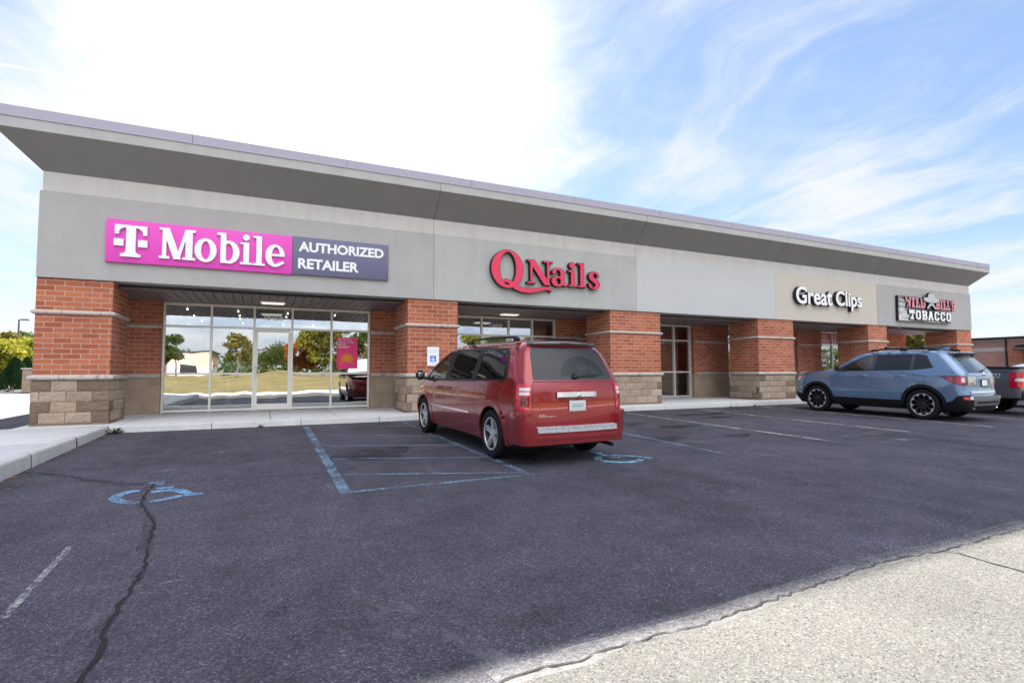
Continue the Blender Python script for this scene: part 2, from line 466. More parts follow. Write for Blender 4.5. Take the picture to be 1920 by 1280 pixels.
M['stucco_e'] = mat_stucco('light_strip_stucco', (0.51, 0.49, 0.48), 0.12, 0.15)
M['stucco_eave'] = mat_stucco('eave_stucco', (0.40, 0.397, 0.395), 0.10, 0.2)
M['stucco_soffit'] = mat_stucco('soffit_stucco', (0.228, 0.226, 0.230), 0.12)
M['coping'] = principled('lilac_grey_coping', (0.36, 0.345, 0.43), 0.6, spec=0.3)[0]
M['joint'] = principled('dark_joint', (0.05, 0.045, 0.045), 0.9)[0]
M['board'] = principled('brown_soffit_board', (0.17, 0.135, 0.14), 0.5)[0]
M['alu'] = principled('pale_aluminium', (0.74, 0.72, 0.68), 0.38, 0.25)[0]
M['alu_dark'] = principled('grey_aluminium', (0.42, 0.42, 0.42), 0.35, 0.6)[0]
M['steel'] = principled('brushed_steel', (0.62, 0.62, 0.63), 0.25, 0.9)[0]
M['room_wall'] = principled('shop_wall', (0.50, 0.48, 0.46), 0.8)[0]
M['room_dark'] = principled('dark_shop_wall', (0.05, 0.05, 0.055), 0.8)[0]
M['room_floor'] = principled('shop_floor', (0.20, 0.19, 0.18), 0.4)[0]
M['white'] = principled('white_plastic', (0.78, 0.78, 0.78), 0.4)[0]
M['black'] = principled('black_plastic', (0.008, 0.008, 0.009), 0.45)[0]
M['rubber'] = principled('tyre_rubber', (0.010, 0.010, 0.011), 0.8, spec=0.25)[0]
M['lamp'] = principled('lamp_glow', (0.9, 0.9, 0.88), 0.4, emit=(1.0, 0.93, 0.82), estr=0.12)[0]
M['spot'] = principled('spot_glow', (0.9, 0.9, 0.88), 0.4, emit=(1.0, 0.95, 0.88), estr=1.6)[0]
def mat_glass(name, tint, refl, fres, wav=0.02, wscale=0.9):
    m = bpy.data.materials.new(name); m.use_nodes = True; nt = m.node_tree
    nt.nodes.remove(nt.nodes['Principled BSDF']); out = nt.nodes['Material Output']
    P = wpos(nt)
    n = math_(nt, 'ADD', noise(nt, P, wscale, 2, 0.5, 0.3), math_(nt, 'MULTIPLY', noise(nt, P, wscale * 0.35, 1, 0.5), 1.5))
    bp = node(nt, 'ShaderNodeBump', {'Strength': 1.0, 'Distance': wav, 'Height': n})
    gl = node(nt, 'ShaderNodeBsdfGlossy', {'Color': (0.93, 0.96, 0.97, 1), 'Roughness': 0.0, 'Normal': bp})
    tr = node(nt, 'ShaderNodeBsdfTransparent', {'Color': (*tint, 1)})
    fr = node(nt, 'ShaderNodeFresnel', {'IOR': 1.5})
    fac = math_(nt, 'ADD', math_(nt, 'MULTIPLY', fr, fres), refl, clamp=True)
    mx = node(nt, 'ShaderNodeMixShader', {0: fac, 1: tr.outputs[0], 2: gl.outputs[0]})
    lk(nt, mx.outputs[0], out.inputs['Surface'])
    return m
M['shop_glass'] = mat_glass('shop_glass', (0.60, 0.64, 0.64), 0.44, 0.8, 0.006, 0.6)

def mat_asphalt():
    m, nt, b = principled('worn_asphalt', rough=0.8, spec=0.35)
    P = wpos(nt)
    vo = node(nt, 'ShaderNodeTexVoronoi', {'Vector': P, 'Scale': 95.0, 'Randomness': 1.0})
    cell = node(nt, 'ShaderNodeSeparateColor', {0: vo.outputs['Color']}).outputs[0]
    n1 = noise(nt, P, 55, 4, 0.75)
    big = noise(nt, P, 0.28, 4, 0.6, 0.6); mid = noise(nt, P, 2.2, 5, 0.7, 0.3)
    tyre = noise(nt, node(nt, 'ShaderNodeMapping', {'Vector': P, 'Scale': (1.6, 0.12, 1.0)}), 1.0, 4, 0.6)
    fine = node(nt, 'ShaderNodeSeparateColor', {0: node(nt, 'ShaderNodeTexVoronoi', {'Vector': P, 'Scale': 190.0}).outputs['Color']}).outputs[0]
    stone = ramp(nt, math_(nt, 'ADD', math_(nt, 'MULTIPLY', cell, 0.55), math_(nt, 'MULTIPLY', fine, 0.45)), [(0.0, 0.030), (0.40, 0.056), (0.68, 0.086), (0.86, 0.15), (1.0, 0.32)])
    v = math_(nt, 'ADD', math_(nt, 'MULTIPLY', big, 1.5), math_(nt, 'ADD', math_(nt, 'MULTIPLY', mid, 1.1), math_(nt, 'MULTIPLY', tyre, 0.7)))
    v = math_(nt, 'MULTIPLY', math_(nt, 'SUBTRACT', v, 0.72), math_(nt, 'ADD', math_(nt, 'MULTIPLY', n1, 1.0), 0.5))
    hv = node(nt, 'ShaderNodeHueSaturation', {'Color': mixc(nt, 0.0, stone, (0, 0, 0)), 'Value': v})
    tint = mixc(nt, 1.0, hv.outputs[0], (0.84, 0.765, 1.02), 'MULTIPLY')
    # oil and damp spots, and pale scuffs
    oil = node(nt, 'ShaderNodeMapRange', {'Value': noise(nt, P, 0.9, 5, 0.62, 0.5), 'From Min': 0.60, 'From Max': 0.72, 'To Max': 0.5}).outputs[0]
    tint = mixc(nt, oil, tint, (0.035, 0.033, 0.036))
    sc = node(nt, 'ShaderNodeMapRange', {'Value': noise(nt, node(nt, 'ShaderNodeMapping', {'Vector': P, 'Location': (7, 3, 0), 'Scale': (1.0, 0.6, 1.0)}), 1.5, 7, 0.72, 0.8), 'From Min': 0.60, 'From Max': 0.78, 'To Max': 0.55}).outputs[0]
    tint = mixc(nt, sc, tint, (0.20, 0.195, 0.20))
    lk(nt, tint, b.inputs['Base Color'])
    h = math_(nt, 'ADD', math_(nt, 'MULTIPLY', vo.outputs['Distance'], -1.0), math_(nt, 'MULTIPLY', n1, 0.6))
    bump(nt, b, h, 0.6, 0.006)
    return m
M['asphalt'] = mat_asphalt()
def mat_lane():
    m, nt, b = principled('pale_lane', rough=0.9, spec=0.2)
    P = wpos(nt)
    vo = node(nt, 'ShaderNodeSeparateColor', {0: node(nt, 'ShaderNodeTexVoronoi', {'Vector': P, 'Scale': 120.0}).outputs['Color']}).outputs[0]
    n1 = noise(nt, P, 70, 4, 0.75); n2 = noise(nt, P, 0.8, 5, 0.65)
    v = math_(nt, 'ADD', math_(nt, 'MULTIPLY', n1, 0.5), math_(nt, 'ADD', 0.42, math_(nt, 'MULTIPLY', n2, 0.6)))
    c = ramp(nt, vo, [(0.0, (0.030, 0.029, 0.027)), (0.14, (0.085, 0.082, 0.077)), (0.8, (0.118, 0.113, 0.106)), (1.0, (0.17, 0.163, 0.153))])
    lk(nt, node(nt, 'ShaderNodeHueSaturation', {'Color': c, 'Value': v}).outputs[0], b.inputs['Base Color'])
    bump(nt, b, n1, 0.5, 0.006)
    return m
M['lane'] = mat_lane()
def mat_concrete(name, col, sc=1.0):
    m, nt, b = principled(name, rough=0.88, spec=0.25)
    P = wpos(nt)
    n1 = noise(nt, P, 1.1, 6, 0.65, 0.3); n2 = noise(nt, P, 110, 3, 0.6); n3 = noise(nt, P, 9, 4, 0.6)
    v = math_(nt, 'ADD', math_(nt, 'MULTIPLY', n1, 0.4), math_(nt, 'ADD', math_(nt, 'MULTIPLY', n2, 0.25), math_(nt, 'ADD', 0.52, math_(nt, 'MULTIPLY', n3, 0.3))))
    hv = node(nt, 'ShaderNodeHueSaturation', {'Color': (*col, 1), 'Value': v})
    d = node(nt, 'ShaderNodeMapRange', {'Value': noise(nt, P, 2.6, 6, 0.7), 'From Min': 0.60, 'From Max': 0.75, 'To Max': 0.35}).outputs[0]
    lk(nt, mixc(nt, d, hv.outputs[0], (0.17, 0.15, 0.13)), b.inputs['Base Color'])
    bump(nt, b, math_(nt, 'ADD', n2, n3), 0.3, 0.006)
    return m
M['walk'] = mat_concrete('walk_concrete', (0.54, 0.53, 0.53))
M['kerb'] = mat_concrete('kerb_concrete', (0.50, 0.49, 0.48))
def mat_paint(name, col, lo, hi, seed=0.0, edge=False):
    """road paint worn through to the asphalt"""
    m, nt, b = principled(name, col, 0.75, spec=0.3)
    P = node(nt, 'ShaderNodeMapping', {'Vector': wpos(nt), 'Location': (seed, seed * 2, 0)})
    n = math_(nt, 'ADD', math_(nt, 'MULTIPLY', noise(nt, P, 38, 5, 0.8), 0.6), math_(nt, 'MULTIPLY', noise(nt, P, 3.0, 4, 0.7), 0.4))
    if edge:
        u = node(nt, 'ShaderNodeSeparateXYZ', {0: node(nt, 'ShaderNodeAttribute', attribute_name='across').outputs['Vector']}).outputs[0]
        e = node(nt, 'ShaderNodeMapRange', {'Value': math_(nt, 'ABSOLUTE', u), 'From Min': 0.6, 'From Max': 1.0, 'To Max': 0.10}).outputs[0]
        n = math_(nt, 'ADD', n, e)
    a = node(nt, 'ShaderNodeMapRange', {'Value': n, 'From Min': lo, 'From Max': hi}).outputs[0]
    lk(nt, a, b.inputs['Alpha'])
    return m
M['paint_white'] = mat_paint('worn_white_paint', (0.52, 0.50, 0.47), 0.44, 0.58)
M['paint_faint'] = mat_paint('faint_white_paint', (0.40, 0.39, 0.39), 0.44, 0.62, 3.0)
M['paint_blue'] = mat_paint('worn_blue_paint', (0.23, 0.36, 0.50), 0.45, 0.64, 5.0)
M['paint_blue_thin'] = mat_paint('faded_blue_paint', (0.23, 0.35, 0.48), 0.43, 0.68, 8.0)
M['paint_sky'] = mat_paint('pale_blue_paint', (0.20, 0.48, 0.62), 0.40, 0.56, 2.0)
def mat_crack():
    m, nt, b = principled('crack_dark', (0.008, 0.008, 0.009), 0.95)
    return m
M['crack'] = mat_crack()
M['paint_sym'] = mat_paint('blue_symbol_paint', (0.20, 0.37, 0.58), 0.40, 0.58, 6.0)
M['oil'] = mat_paint('oil_stain', (0.014, 0.013, 0.015), 0.42, 0.72, 7.0)
M['scuff'] = mat_paint('pale_scuff', (0.26, 0.25, 0.26), 0.46, 0.66, 9.0)
M['seal'] = mat_paint('crack_sealer', (0.055, 0.052, 0.062), 0.46, 0.80, 1.0)
M['dust'] = mat_paint('pale_dust', (0.22, 0.215, 0.215), 0.42, 0.68, 4.0)

# ================================================================ ground, kerbs, walks
def sheet(mb, x0, x1, y0, y1, zf, nx=1, ny=1):
    vs = [(x0 + (x1 - x0) * i / nx, y0 + (y1 - y0) * j / ny, zf(y0 + (y1 - y0) * j / ny)) for j in range(ny + 1) for i in range(nx + 1)]
    return mb.add(vs, [(j * (nx + 1) + i, j * (nx + 1) + i + 1, (j + 1) * (nx + 1) + i + 1, (j + 1) * (nx + 1) + i) for j in range(ny) for i in range(nx)])
m_, nt_, b_ = principled('dry_grass_ground', rough=0.95, spec=0.1)
P_ = wpos(nt_)
lk(nt_, ramp(nt_, math_(nt_, 'ADD', math_(nt_, 'MULTIPLY', noise(nt_, P_, 0.35, 6, 0.65), 0.6), math_(nt_, 'MULTIPLY', noise(nt_, P_, 40, 4, 0.7), 0.4)),
     [(0.3, (0.085, 0.085, 0.030)), (0.5, (0.19, 0.155, 0.070)), (0.7, (0.30, 0.235, 0.125))]), b_.inputs['Base Color'])
bump(nt_, b_, noise(nt_, P_, 60, 3, 0.7), 0.8, 0.03)
M['grass'] = m_
g = MB(); sheet(g, -900, 900, -900, 900, lambda y: -0.42)
tag(g.build('ground', M['grass']), kind='structure')
a = MB()
ys = [-3.6, 12.45, 62]
for y0, y1 in zip(ys, ys[1:]): sheet(a, -90, 90, y0, y1, GZ)
tag(a.build('parking_lot', M['asphalt']), kind='structure')

def kerb_profile(mb, p0, p1, inward, h=0.135, w=0.15):
    """kerb from p0 to p1 (road level), leaning face, rounded top, inward = unit vector to the walk side"""
    prof = [(0.0, -0.12), (0.012, h * 0.75), (0.022, h * 0.93), (0.045, h), (w, h + 0.002), (w, -0.12)]
    n = 24; L = math.dist(p0, p1); rnd = random.Random(int(L * 100))
    rows = []
    for i in range(n + 1):
        t = i / n; x = p0[0] + (p1[0] - p0[0]) * t; y = p0[1] + (p1[1] - p0[1]) * t
        j = rnd.uniform(-0.006, 0.006)
        rows.append([(x + inward[0] * (a + j), y + inward[1] * (a + j), max(z, -0.25) if z > 0 else z) for a, z in prof])
    k = len(prof)
    mb.add([p for r in rows for p in r], [(i * k + j, i * k + j + 1, (i + 1) * k + j + 1, (i + 1) * k + j) for i in range(n) for j in range(k - 1)])
WZ = 0.14
KY, KX = 12.42, -2.67
w = MB()
w.box(-2.52, 30.6, KY + 0.15, 15.6, -0.3, WZ); w.build('x', M['walk'])
bpy.data.objects.remove(bpy.data.objects['x'])
# walk slabs with scored joints: separate slabs, 8 mm open joint over a dark bed
w = MB(); jn = [-4.15, -2.52, 0.15, 1.55, 3.05, 4.6, 6.1, 7.6, 9.1, 11.3, 13.4, 15.5, 17.5, 19.6, 21.7, 23.8, 25.9, 28.0, 30.6]
for x0, x1 in zip(jn, jn[1:]):
    w.bevbox(x0 + 0.005, x1 - 0.005, KY + 0.153, 15.62, -0.2, WZ, 0.012)
pj = [12.57, 9.9, 8.2, 6.5, 4.8, 3.2]
for y1, y0 in zip(pj, pj[1:]):
    w.bevbox(-4.15, -2.823, y0 + 0.005, y1 - 0.005, -0.3, WZ, 0.012)
w.bevbox(-4.15, 30.6, 15.63, 36.0, -0.2, WZ - 0.004, 0.01)
tag(w.build('sidewalk', M['walk'], smooth=35), kind='structure')
k = MB()
kn = [-2.67, -0.95, 0.75, 2.45, 4.15, 5.85, 7.55, 9.25, 10.95, 12.65, 14.35, 16.05, 17.75, 19.45, 21.15, 22.85, 24.55, 26.25, 27.95, 30.6]
for x0, x1 in zip(kn, kn[1:]): kerb_profile(k, (x0 + 0.006, KY), (x1 - 0.006, KY), (0, 1), WZ - 0.002)
kp = [12.57, 10.6, 8.8, 7.0, 5.2, 3.2]
for y1, y0 in zip(kp, kp[1:]): kerb_profile(k, (KX, y1 - 0.006), (KX, y0 + 0.006), (-1, 0), WZ - 0.002)
for y1, y0 in zip(kp, kp[1:]): kerb_profile(k, (-4.30, y1 - 0.006), (-4.30, y0 + 0.006), (1, 0), WZ - 0.002)
tag(k.build('kerb', M['kerb'], smooth=50), kind='structure')
bd = MB(); bd.box(-4.2, 30.5, KY + 0.05, 35.9, -0.1, WZ - 0.03)
bd.box(-4.2, -2.72, 3.3, KY + 0.05, -0.35, WZ - 0.03)
tag(bd.build('sidewalk_bed', M['joint']), kind='structure')


def px_ground(x, y):
    """measured photo position on the lot surface -> (X, Y)"""
    a_, b2 = (x - 960) / 983.87, (640 - y) / 983.87
    cp, sp = math.cos(PIT), math.sin(PIT); cw, sw = math.cos(YAW), math.sin(YAW)
    F = cp - b2 * sp; Zd = sp + b2 * cp
    dx, dy = a_ * cw + F * sw, -a_ * sw + F * cw
    s_ = 0.012; t = (-1.2 - 12.45 * s_) / (Zd - s_ * dy)
    return (dx * t, dy * t)
# painted marks, each a thin sheet above the asphalt
def strip(mb, p0, p1, wd, lift=0.004, n=8):
    d = Vector((p1[0] - p0[0], p1[1] - p0[1])); L = d.length; d /= L; q = Vector((-d.y, d.x)) * wd / 2
    vs = []
    for i in range(n + 1):
        c = Vector(p0) + d * L * i / n
        for s_ in (-1, 0, 1):
            p = c + q * s_; vs.append((p.x, p.y, GZ(p.y) + lift))
    fs = []
    for i in range(n):
        for j in range(2): fs.append((i * 3 + j, i * 3 + j + 1, i * 3 + j + 4, i * 3 + j + 3))
    mb.add(vs, fs)
def across(o, nper=3):
    at = o.data.attributes.new('across', 'FLOAT_VECTOR', 'POINT')
    at.data.foreach_set('vector', [c for i in range(len(o.data.vertices)) for c in ((i % 3) - 1.0, 0, 0)])
mark = MB(); strip(mark, (9.15, 11.9), (9.15, 5.95), 0.10)
tag(mark.build('stall_line', M['paint_white'], fix=False), 'worn white stall line right of the red minivan, ending before the open bay', 'road marking', kind='structure')
for i, (x, y0, y1) in enumerate(((11.9, 12.0, 6.05), (14.62, 12.1, 6.0), (17.35, 12.2, 6.0), (20.1, 12.2, 6.0), (22.8, 12.2, 6.0))):
    mark = MB(); strip(mark, (x, y0), (x, y1), 0.10)
    tag(mark.build('stall_line', M['paint_white'], fix=False), kind='structure')
mark = MB(); strip(mark, (6.42, 9.6), (6.36, 5.78), 0.10)
tag(mark.build('stall_line', M['paint_blue_thin'], fix=False), kind='structure')
mark = MB(); strip(mark, px_ground(131, 1024), px_ground(2, 1160), 0.045)
tag(mark.build('stall_line', M['paint_faint'], fix=False), kind='structure')
# blue access aisle
def bordered(mb, p0, p1, wd, lift):
    strip(mb, p0, p1, wd, lift)
ai = MB()
strip(ai, (0.83, 12.0), (0.80, 5.72), 0.12); strip(ai, (2.93, 12.2), (2.97, 5.72), 0.10, 0.0045)
strip(ai, (0.85, 5.77), (3.03, 5.79), 0.09, 0.005)
for y in (11.85, 10.75, 9.55, 8.15, 6.85):
    pass
ai.build('access_aisle_outline', M['paint_blue'], fix=False)
tag(bpy.data.objects['access_aisle_outline'], kind='structure')
ah = MB()
for (x0, y0, x1, y1) in ((0.9, 11.95, 2.9, 11.2), (0.9, 10.6, 2.9, 9.55), (0.9, 9.15, 2.9, 8.35), (0.9, 7.85, 2.9, 7.1), (0.9, 6.7, 2.95, 5.9)):
    strip(ah, (x0, y0), (x1, y1), 0.07, 0.006)
tag(ah.build('access_aisle_hatching', M['paint_blue_thin'], fix=False), kind='structure')
def seg_sheet(mb, pts, wd, lift, taper=None, jit=0.0, rnd=random):
    """ribbon along a polyline on the asphalt"""
    vs = []; n = len(pts)
    for i, p in enumerate(pts):
        a_, c_ = Vector(pts[max(i - 1, 0)]), Vector(pts[min(i + 1, n - 1)])
        d = (c_ - a_).normalized(); q = Vector((-d.y, d.x)); w_ = (wd[i] if hasattr(wd, '__len__') else wd) / 2
        for s_ in (-1, 0, 1):
            o = Vector(p) + q * (w_ * s_ + (rnd.uniform(-jit, jit) if s_ else 0)); vs.append((o.x, o.y, GZ(o.y) + lift))
    mb.add(vs, [(i * 3 + j, i * 3 + j + 1, i * 3 + j + 4, i * 3 + j + 3) for i in range(n - 1) for j in range(2)])
# wheelchair stencils: traced strokes
def stencil(name, strokes, mat, lab):
    mb = MB()
    for i, (pts, w_) in enumerate(strokes):
        P = [px_ground(*p) for p in pts]
        seg_sheet(mb, P, w_ * 1.05, 0.0045 + 0.0006 * i)
    tag(mb.build(name, mat, fix=False), lab, 'road marking', kind='structure')
def zb(x, y): return (x / 3.2, 760 + y / 3.2)
stencil('wheelchair_symbol', [([zb(835, 508), zb(770, 517), zb(710, 537), zb(682, 556), zb(712, 572), zb(760, 580), zb(826, 583)], 0.10),
    ([zb(893, 576), zb(960, 567), zb(1030, 552), zb(1085, 538)], 0.09), ([zb(905, 518), zb(960, 512), zb(1030, 506), zb(1085, 510), zb(1120, 525), zb(1150, 537)], 0.10),
    ([zb(1130, 535), zb(1215, 526)], 0.10), ([zb(940, 498), zb(1040, 490)], 0.09), ([zb(885, 466), zb(985, 459)], 0.07), ([zb(935, 475), zb(985, 470)], 0.05)], M['paint_sym'],
    'cracked faded blue wheelchair symbol on the empty stall before the phone shop')
def zc_(x, y): return (1080 + x / 4.571, 740 + y / 4.571)
stencil('wheelchair_symbol', [([zc_(120, 494), zc_(220, 497)], 0.11), ([zc_(175, 500), zc_(225, 515), zc_(275, 528)], 0.09), ([zc_(215, 530), zc_(180, 545), zc_(195, 560), zc_(250, 572), zc_(340, 580), zc_(460, 580), zc_(530, 570), zc_(556, 555)], 0.10),
    ([zc_(290, 538), zc_(375, 535)], 0.10), ([zc_(385, 527), zc_(470, 527), zc_(560, 538), zc_(645, 545)], 0.10), ([zc_(300, 522), zc_(375, 518)], 0.06)], M['paint_sky'],
    'pale blue wheelchair symbol just behind the red minivan')
# paler drive lane beyond the seam
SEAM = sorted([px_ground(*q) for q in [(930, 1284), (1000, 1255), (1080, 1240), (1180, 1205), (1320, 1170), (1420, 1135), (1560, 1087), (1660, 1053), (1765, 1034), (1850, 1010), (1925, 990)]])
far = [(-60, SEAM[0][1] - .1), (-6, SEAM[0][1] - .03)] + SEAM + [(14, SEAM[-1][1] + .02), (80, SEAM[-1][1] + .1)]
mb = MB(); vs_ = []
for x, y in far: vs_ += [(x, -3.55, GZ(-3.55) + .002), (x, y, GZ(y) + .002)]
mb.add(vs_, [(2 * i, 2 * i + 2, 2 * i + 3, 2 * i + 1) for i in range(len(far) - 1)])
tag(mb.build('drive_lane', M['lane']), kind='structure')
# cracks
def crack(pts, wd, seal, name='asphalt_crack', seedn=1, off=0.0):
    r = random.Random(seedn)
    P = []
    W = [px_ground(*p) for p in pts]
    for (p, q) in zip(W, W[1:]):
        n = max(2, int(math.dist(p, q) / 0.05))
        for i in range(n):
            t = i / n; P.append((p[0] + (q[0] - p[0]) * t + r.uniform(-1, 1) * 0.012, p[1] + (q[1] - p[1]) * t + r.uniform(-1, 1) * 0.012))
    P.append(W[-1])
    if seal:
        mb = MB(); Q = P[::3] + [P[-1]]
        seg_sheet(mb, [(x + off, y) for x, y in Q], [seal * r.uniform(0.7, 1.2) for _ in Q], 0.003, jit=seal * 0.12, rnd=r)
        tag(mb.build('crack_sealer', M['seal'], fix=False), kind='structure')
    if wd:
        mb = MB(); seg_sheet(mb, P, [wd * r.uniform(0.5, 1.4) for _ in P], 0.0062, jit=wd * 0.3, rnd=r)
        tag(mb.build(name, M['crack'], fix=False), kind='structure')
def zd(x, y): return (x / 3.368, 900 + y / 3.368)
crack([zd(975, 25), zd(940, 55), zd(908, 95), zd(885, 150), zd(925, 195), zd(965, 250), zd(970, 290), zd(945, 360), zd(930, 420), zd(930, 470), zd(910, 545), zd(880, 600), zd(850, 660), zd(795, 730), zd(740, 810), zd(690, 900), zd(650, 980), zd(620, 1080), zd(560, 1180), zd(495, 1285)], 0.019, 0.085, seedn=4, off=-0.02)
crack([zb(120, 402), zb(210, 400), zb(360, 415), zb(480, 437), zb(600, 452), zb(760, 470), zb(880, 468)], 0.010, 0.16, seedn=5)
crack([zb(880, 468), zb(1100, 455), zb(1400, 435), zb(1700, 418), zb(1920, 405), (600, 887), (650, 879)], 0.012, 0.0, seedn=6)
crack([(650, 879), (670, 872), (720, 863), (770, 852), (825, 841)], 0.0, 0.10, seedn=7)
crack([(1590, 805), (1660, 813), (1780, 828), (1920, 846)], 0.015, 0.05, seedn=8)
# seams at the lit edge of the lot
crack([(930, 1284), (1000, 1255), (1080, 1240), (1180, 1205), (1320, 1170), (1420, 1135), (1560, 1087), (1660, 1053), (1765, 1034), (1850, 1010), (1925, 990)], 0.010, 0.0, seedn=9)
crack([(1765, 1034), (1800, 1040), (1860, 1058), (1925, 1076)], 0.014, 0.03, seedn=10)
mb = MB(); W = [px_ground(*p) for p in [(930, 1280), (1010, 1247), (1090, 1230), (1180, 1196), (1320, 1160), (1420, 1125), (1560, 1078), (1660, 1045), (1765, 1026), (1925, 982)]]
seg_sheet(mb, W, 0.14, 0.003, jit=0.03)
tag(mb.build('seam_dust', M['dust'], fix=False), kind='structure')
rs = random.Random(31)
def blot(px_, py_, rx, ry, mat, name):
    X, Y = px_ground(px_, py_); mb = MB(); n = 26; ph = [rs.uniform(0, 6.3) for _ in range(4)]
    ring_p = []
    for i in range(n):
        a_ = 2 * PI * i / n; k_ = 1 + .22 * math.sin(2 * a_ + ph[0]) + .16 * math.sin(3 * a_ + ph[1]) + .10 * math.sin(7 * a_ + ph[2])
        ring_p.append((X + rx * k_ * math.cos(a_), Y + ry * k_ * math.sin(a_)))
    mb.add([(x, y, GZ(y) + .0026) for x, y in ring_p] + [(X, Y, GZ(Y) + .0026)], [(i, (i + 1) % n, n) for i in range(n)])
    tag(mb.build(name, M[mat], fix=False), kind='structure')
for q in ((1250, 823, .42, .28, 'oil'), (1320, 777, .9, .3, 'oil'), (1345, 783, .5, .22, 'oil'), (1395, 767, .8, .25, 'oil'), (1385, 816, .35, .2, 'oil'), (1270, 800, .5, .3, 'oil'), (1180, 795, .4, .35, 'oil'), (700, 850, .6, .5, 'oil'), (960, 860, .5, .35, 'oil'), (520, 1147, .06, .05, 'oil'), (1045, 830, .8, .5, 'oil')):
    blot(*q, 'oil_stain')
for q in ((1345, 797, .7, .16, 'scuff'), (1300, 828, .25, .10, 'scuff'), (1620, 815, .8, .12, 'scuff'), (1700, 825, .4, .10, 'scuff'), (195, 871, .11, .06, 'scuff'), (322, 1089, .05, .022, 'scuff'), (560, 1105, .03, .02, 'scuff')):
    blot(*q, 'pale_scuff')

# ================================================================ the shop building
BX0, BX1 = -3.98, 29.62
bld = thing('shop_building', (12.8, 20.0, WZ), 'long low strip mall of red brick piers under a grey stucco fascia and sloping eave', 'building')
COLS = [(-3.98, -2.78), (3.21, 4.52), (9.33, 11.24), (15.60, 17.43), (21.87, 23.12), (28.42, 29.66)]
CY0, CY1 = 12.90, 14.15
JX = [BX0, 3.86, 10.29, 16.48, 22.44, BX1]
def ring(mb, x0, x1, y0, y1, prof):
    vs = []; n = len(prof)
    for o, z in prof: vs += [(x0 - o, y0 - o, z), (x1 + o, y0 - o, z), (x1 + o, y1 + o, z), (x0 - o, y1 + o, z)]
    mb.add(vs, [(i * 4 + j, i * 4 + (j + 1) % 4, (i + 1) * 4 + (j + 1) % 4, (i + 1) * 4 + j) for i in range(n - 1) for j in range(4)])
def halfround(z, r): return [(-0.02, z - r)] + [(0.012 + r * math.cos(t), z + r * math.sin(t)) for t in [(-90 + 22.5 * i) * PI / 180 for i in range(9)]] + [(-0.02, z + r)]
def rock(mb, u0, u1, z0, z1, pos, tone, rnd, nx=9, ny=5, depth=0.015):
    ph = [rnd.uniform(0, 6.28) for _ in range(6)]
    vs = []; 
    for j in range(ny + 1):
        for i in range(nx + 1):
            s_, t = i / nx, j / ny
            e = min(s_, 1 - s_) * nx / 1.2; f_ = min(t, 1 - t) * ny / 1.0
            k_ = min(1, e) * min(1, f_)
            d = 0.35 + 0.65 * k_ * (0.55 + 0.45 * math.sin(s_ * 5 + ph[0]) * math.sin(t * 4 + ph[1])) + rnd.uniform(-0.45, 0.45) * k_
            if e == 0 or f_ == 0: d = 0.0
            vs.append(pos(u0 + (u1 - u0) * s_, z0 + (z1 - z0) * t, depth * d))
    mb.tone = tone
    mb.add(vs, [(j * (nx + 1) + i, j * (nx + 1) + i + 1, (j + 1) * (nx + 1) + i + 1, (j + 1) * (nx + 1) + i) for j in range(ny) for i in range(nx)])
for ci, (x0, x1) in enumerate(COLS):
    c = MB(); c.box(x0, x1, CY0, CY1, 1.08, 2.985)
    pier = c.build('brick_pier', M['brick'], bld)
    rnd = random.Random(20 + ci)
    s = MB(); s.tone = 0.3
    s.box(x0 + 0.005, x1 - 0.005, CY0 + 0.005, CY1 - 0.005, WZ - 0.02, 1.02)
    faces = [(x0, x1, lambda u, z, d: (u, CY0 - 0.012 - d, z)), (CY0, CY1, lambda u, z, d, x=x0: (x - 0.012 - d, u, z)), (CY0, CY1, lambda u, z, d, x=x1: (x + 0.012 + d, u, z))]
    for fi, (u0, u1, pos) in enumerate(faces):
        u0 -= 0.012; u1 += 0.012
        z = WZ
        rock(s, u0, u1, z, z + 0.042, pos, 0.28, rnd, 14, 1, 0.008)
        z += 0.046
        for r_ in range(4):
            zt = z + 0.2032
            first = 0.30 if (r_ + fi) % 2 else 0.13
            edges = [u0, u0 + first]
            while edges[-1] + 0.406 < u1 - 0.12: edges.append(edges[-1] + 0.406)
            edges.append(u1)
            for bi, (e0, e1) in enumerate(zip(edges, edges[1:])):
                corner = bi == 0 or bi == len(edges) - 2
                big = (e1 - e0) > 0.2
                tn = rnd.uniform(0.5, 0.75)
                if corner and rnd.random() < (0.62 if ci == 0 else 0.36): tn = rnd.uniform(0.08, 0.32)
                elif corner: tn = rnd.uniform(0.6, 0.95)
                rock(s, e0 + 0.004, e1 - 0.004, z + 0.003, zt - 0.003, pos, tn, rnd, max(4, int((e1 - e0) / 0.045)), 5)
            z = zt
    s.build('stone_base', M['split_stone'], pier, fix=False)
    l = MB(); ring(l, x0, x1, CY0, CY1, halfround(1.062, 0.052)); l.build('stone_ledge', M['cast'], pier, smooth=50)
    l = MB(); ring(l, x0, x1, CY0, CY1, halfround(2.325, 0.044)); l.build('stone_ledge', M['cast'], pier, smooth=50)
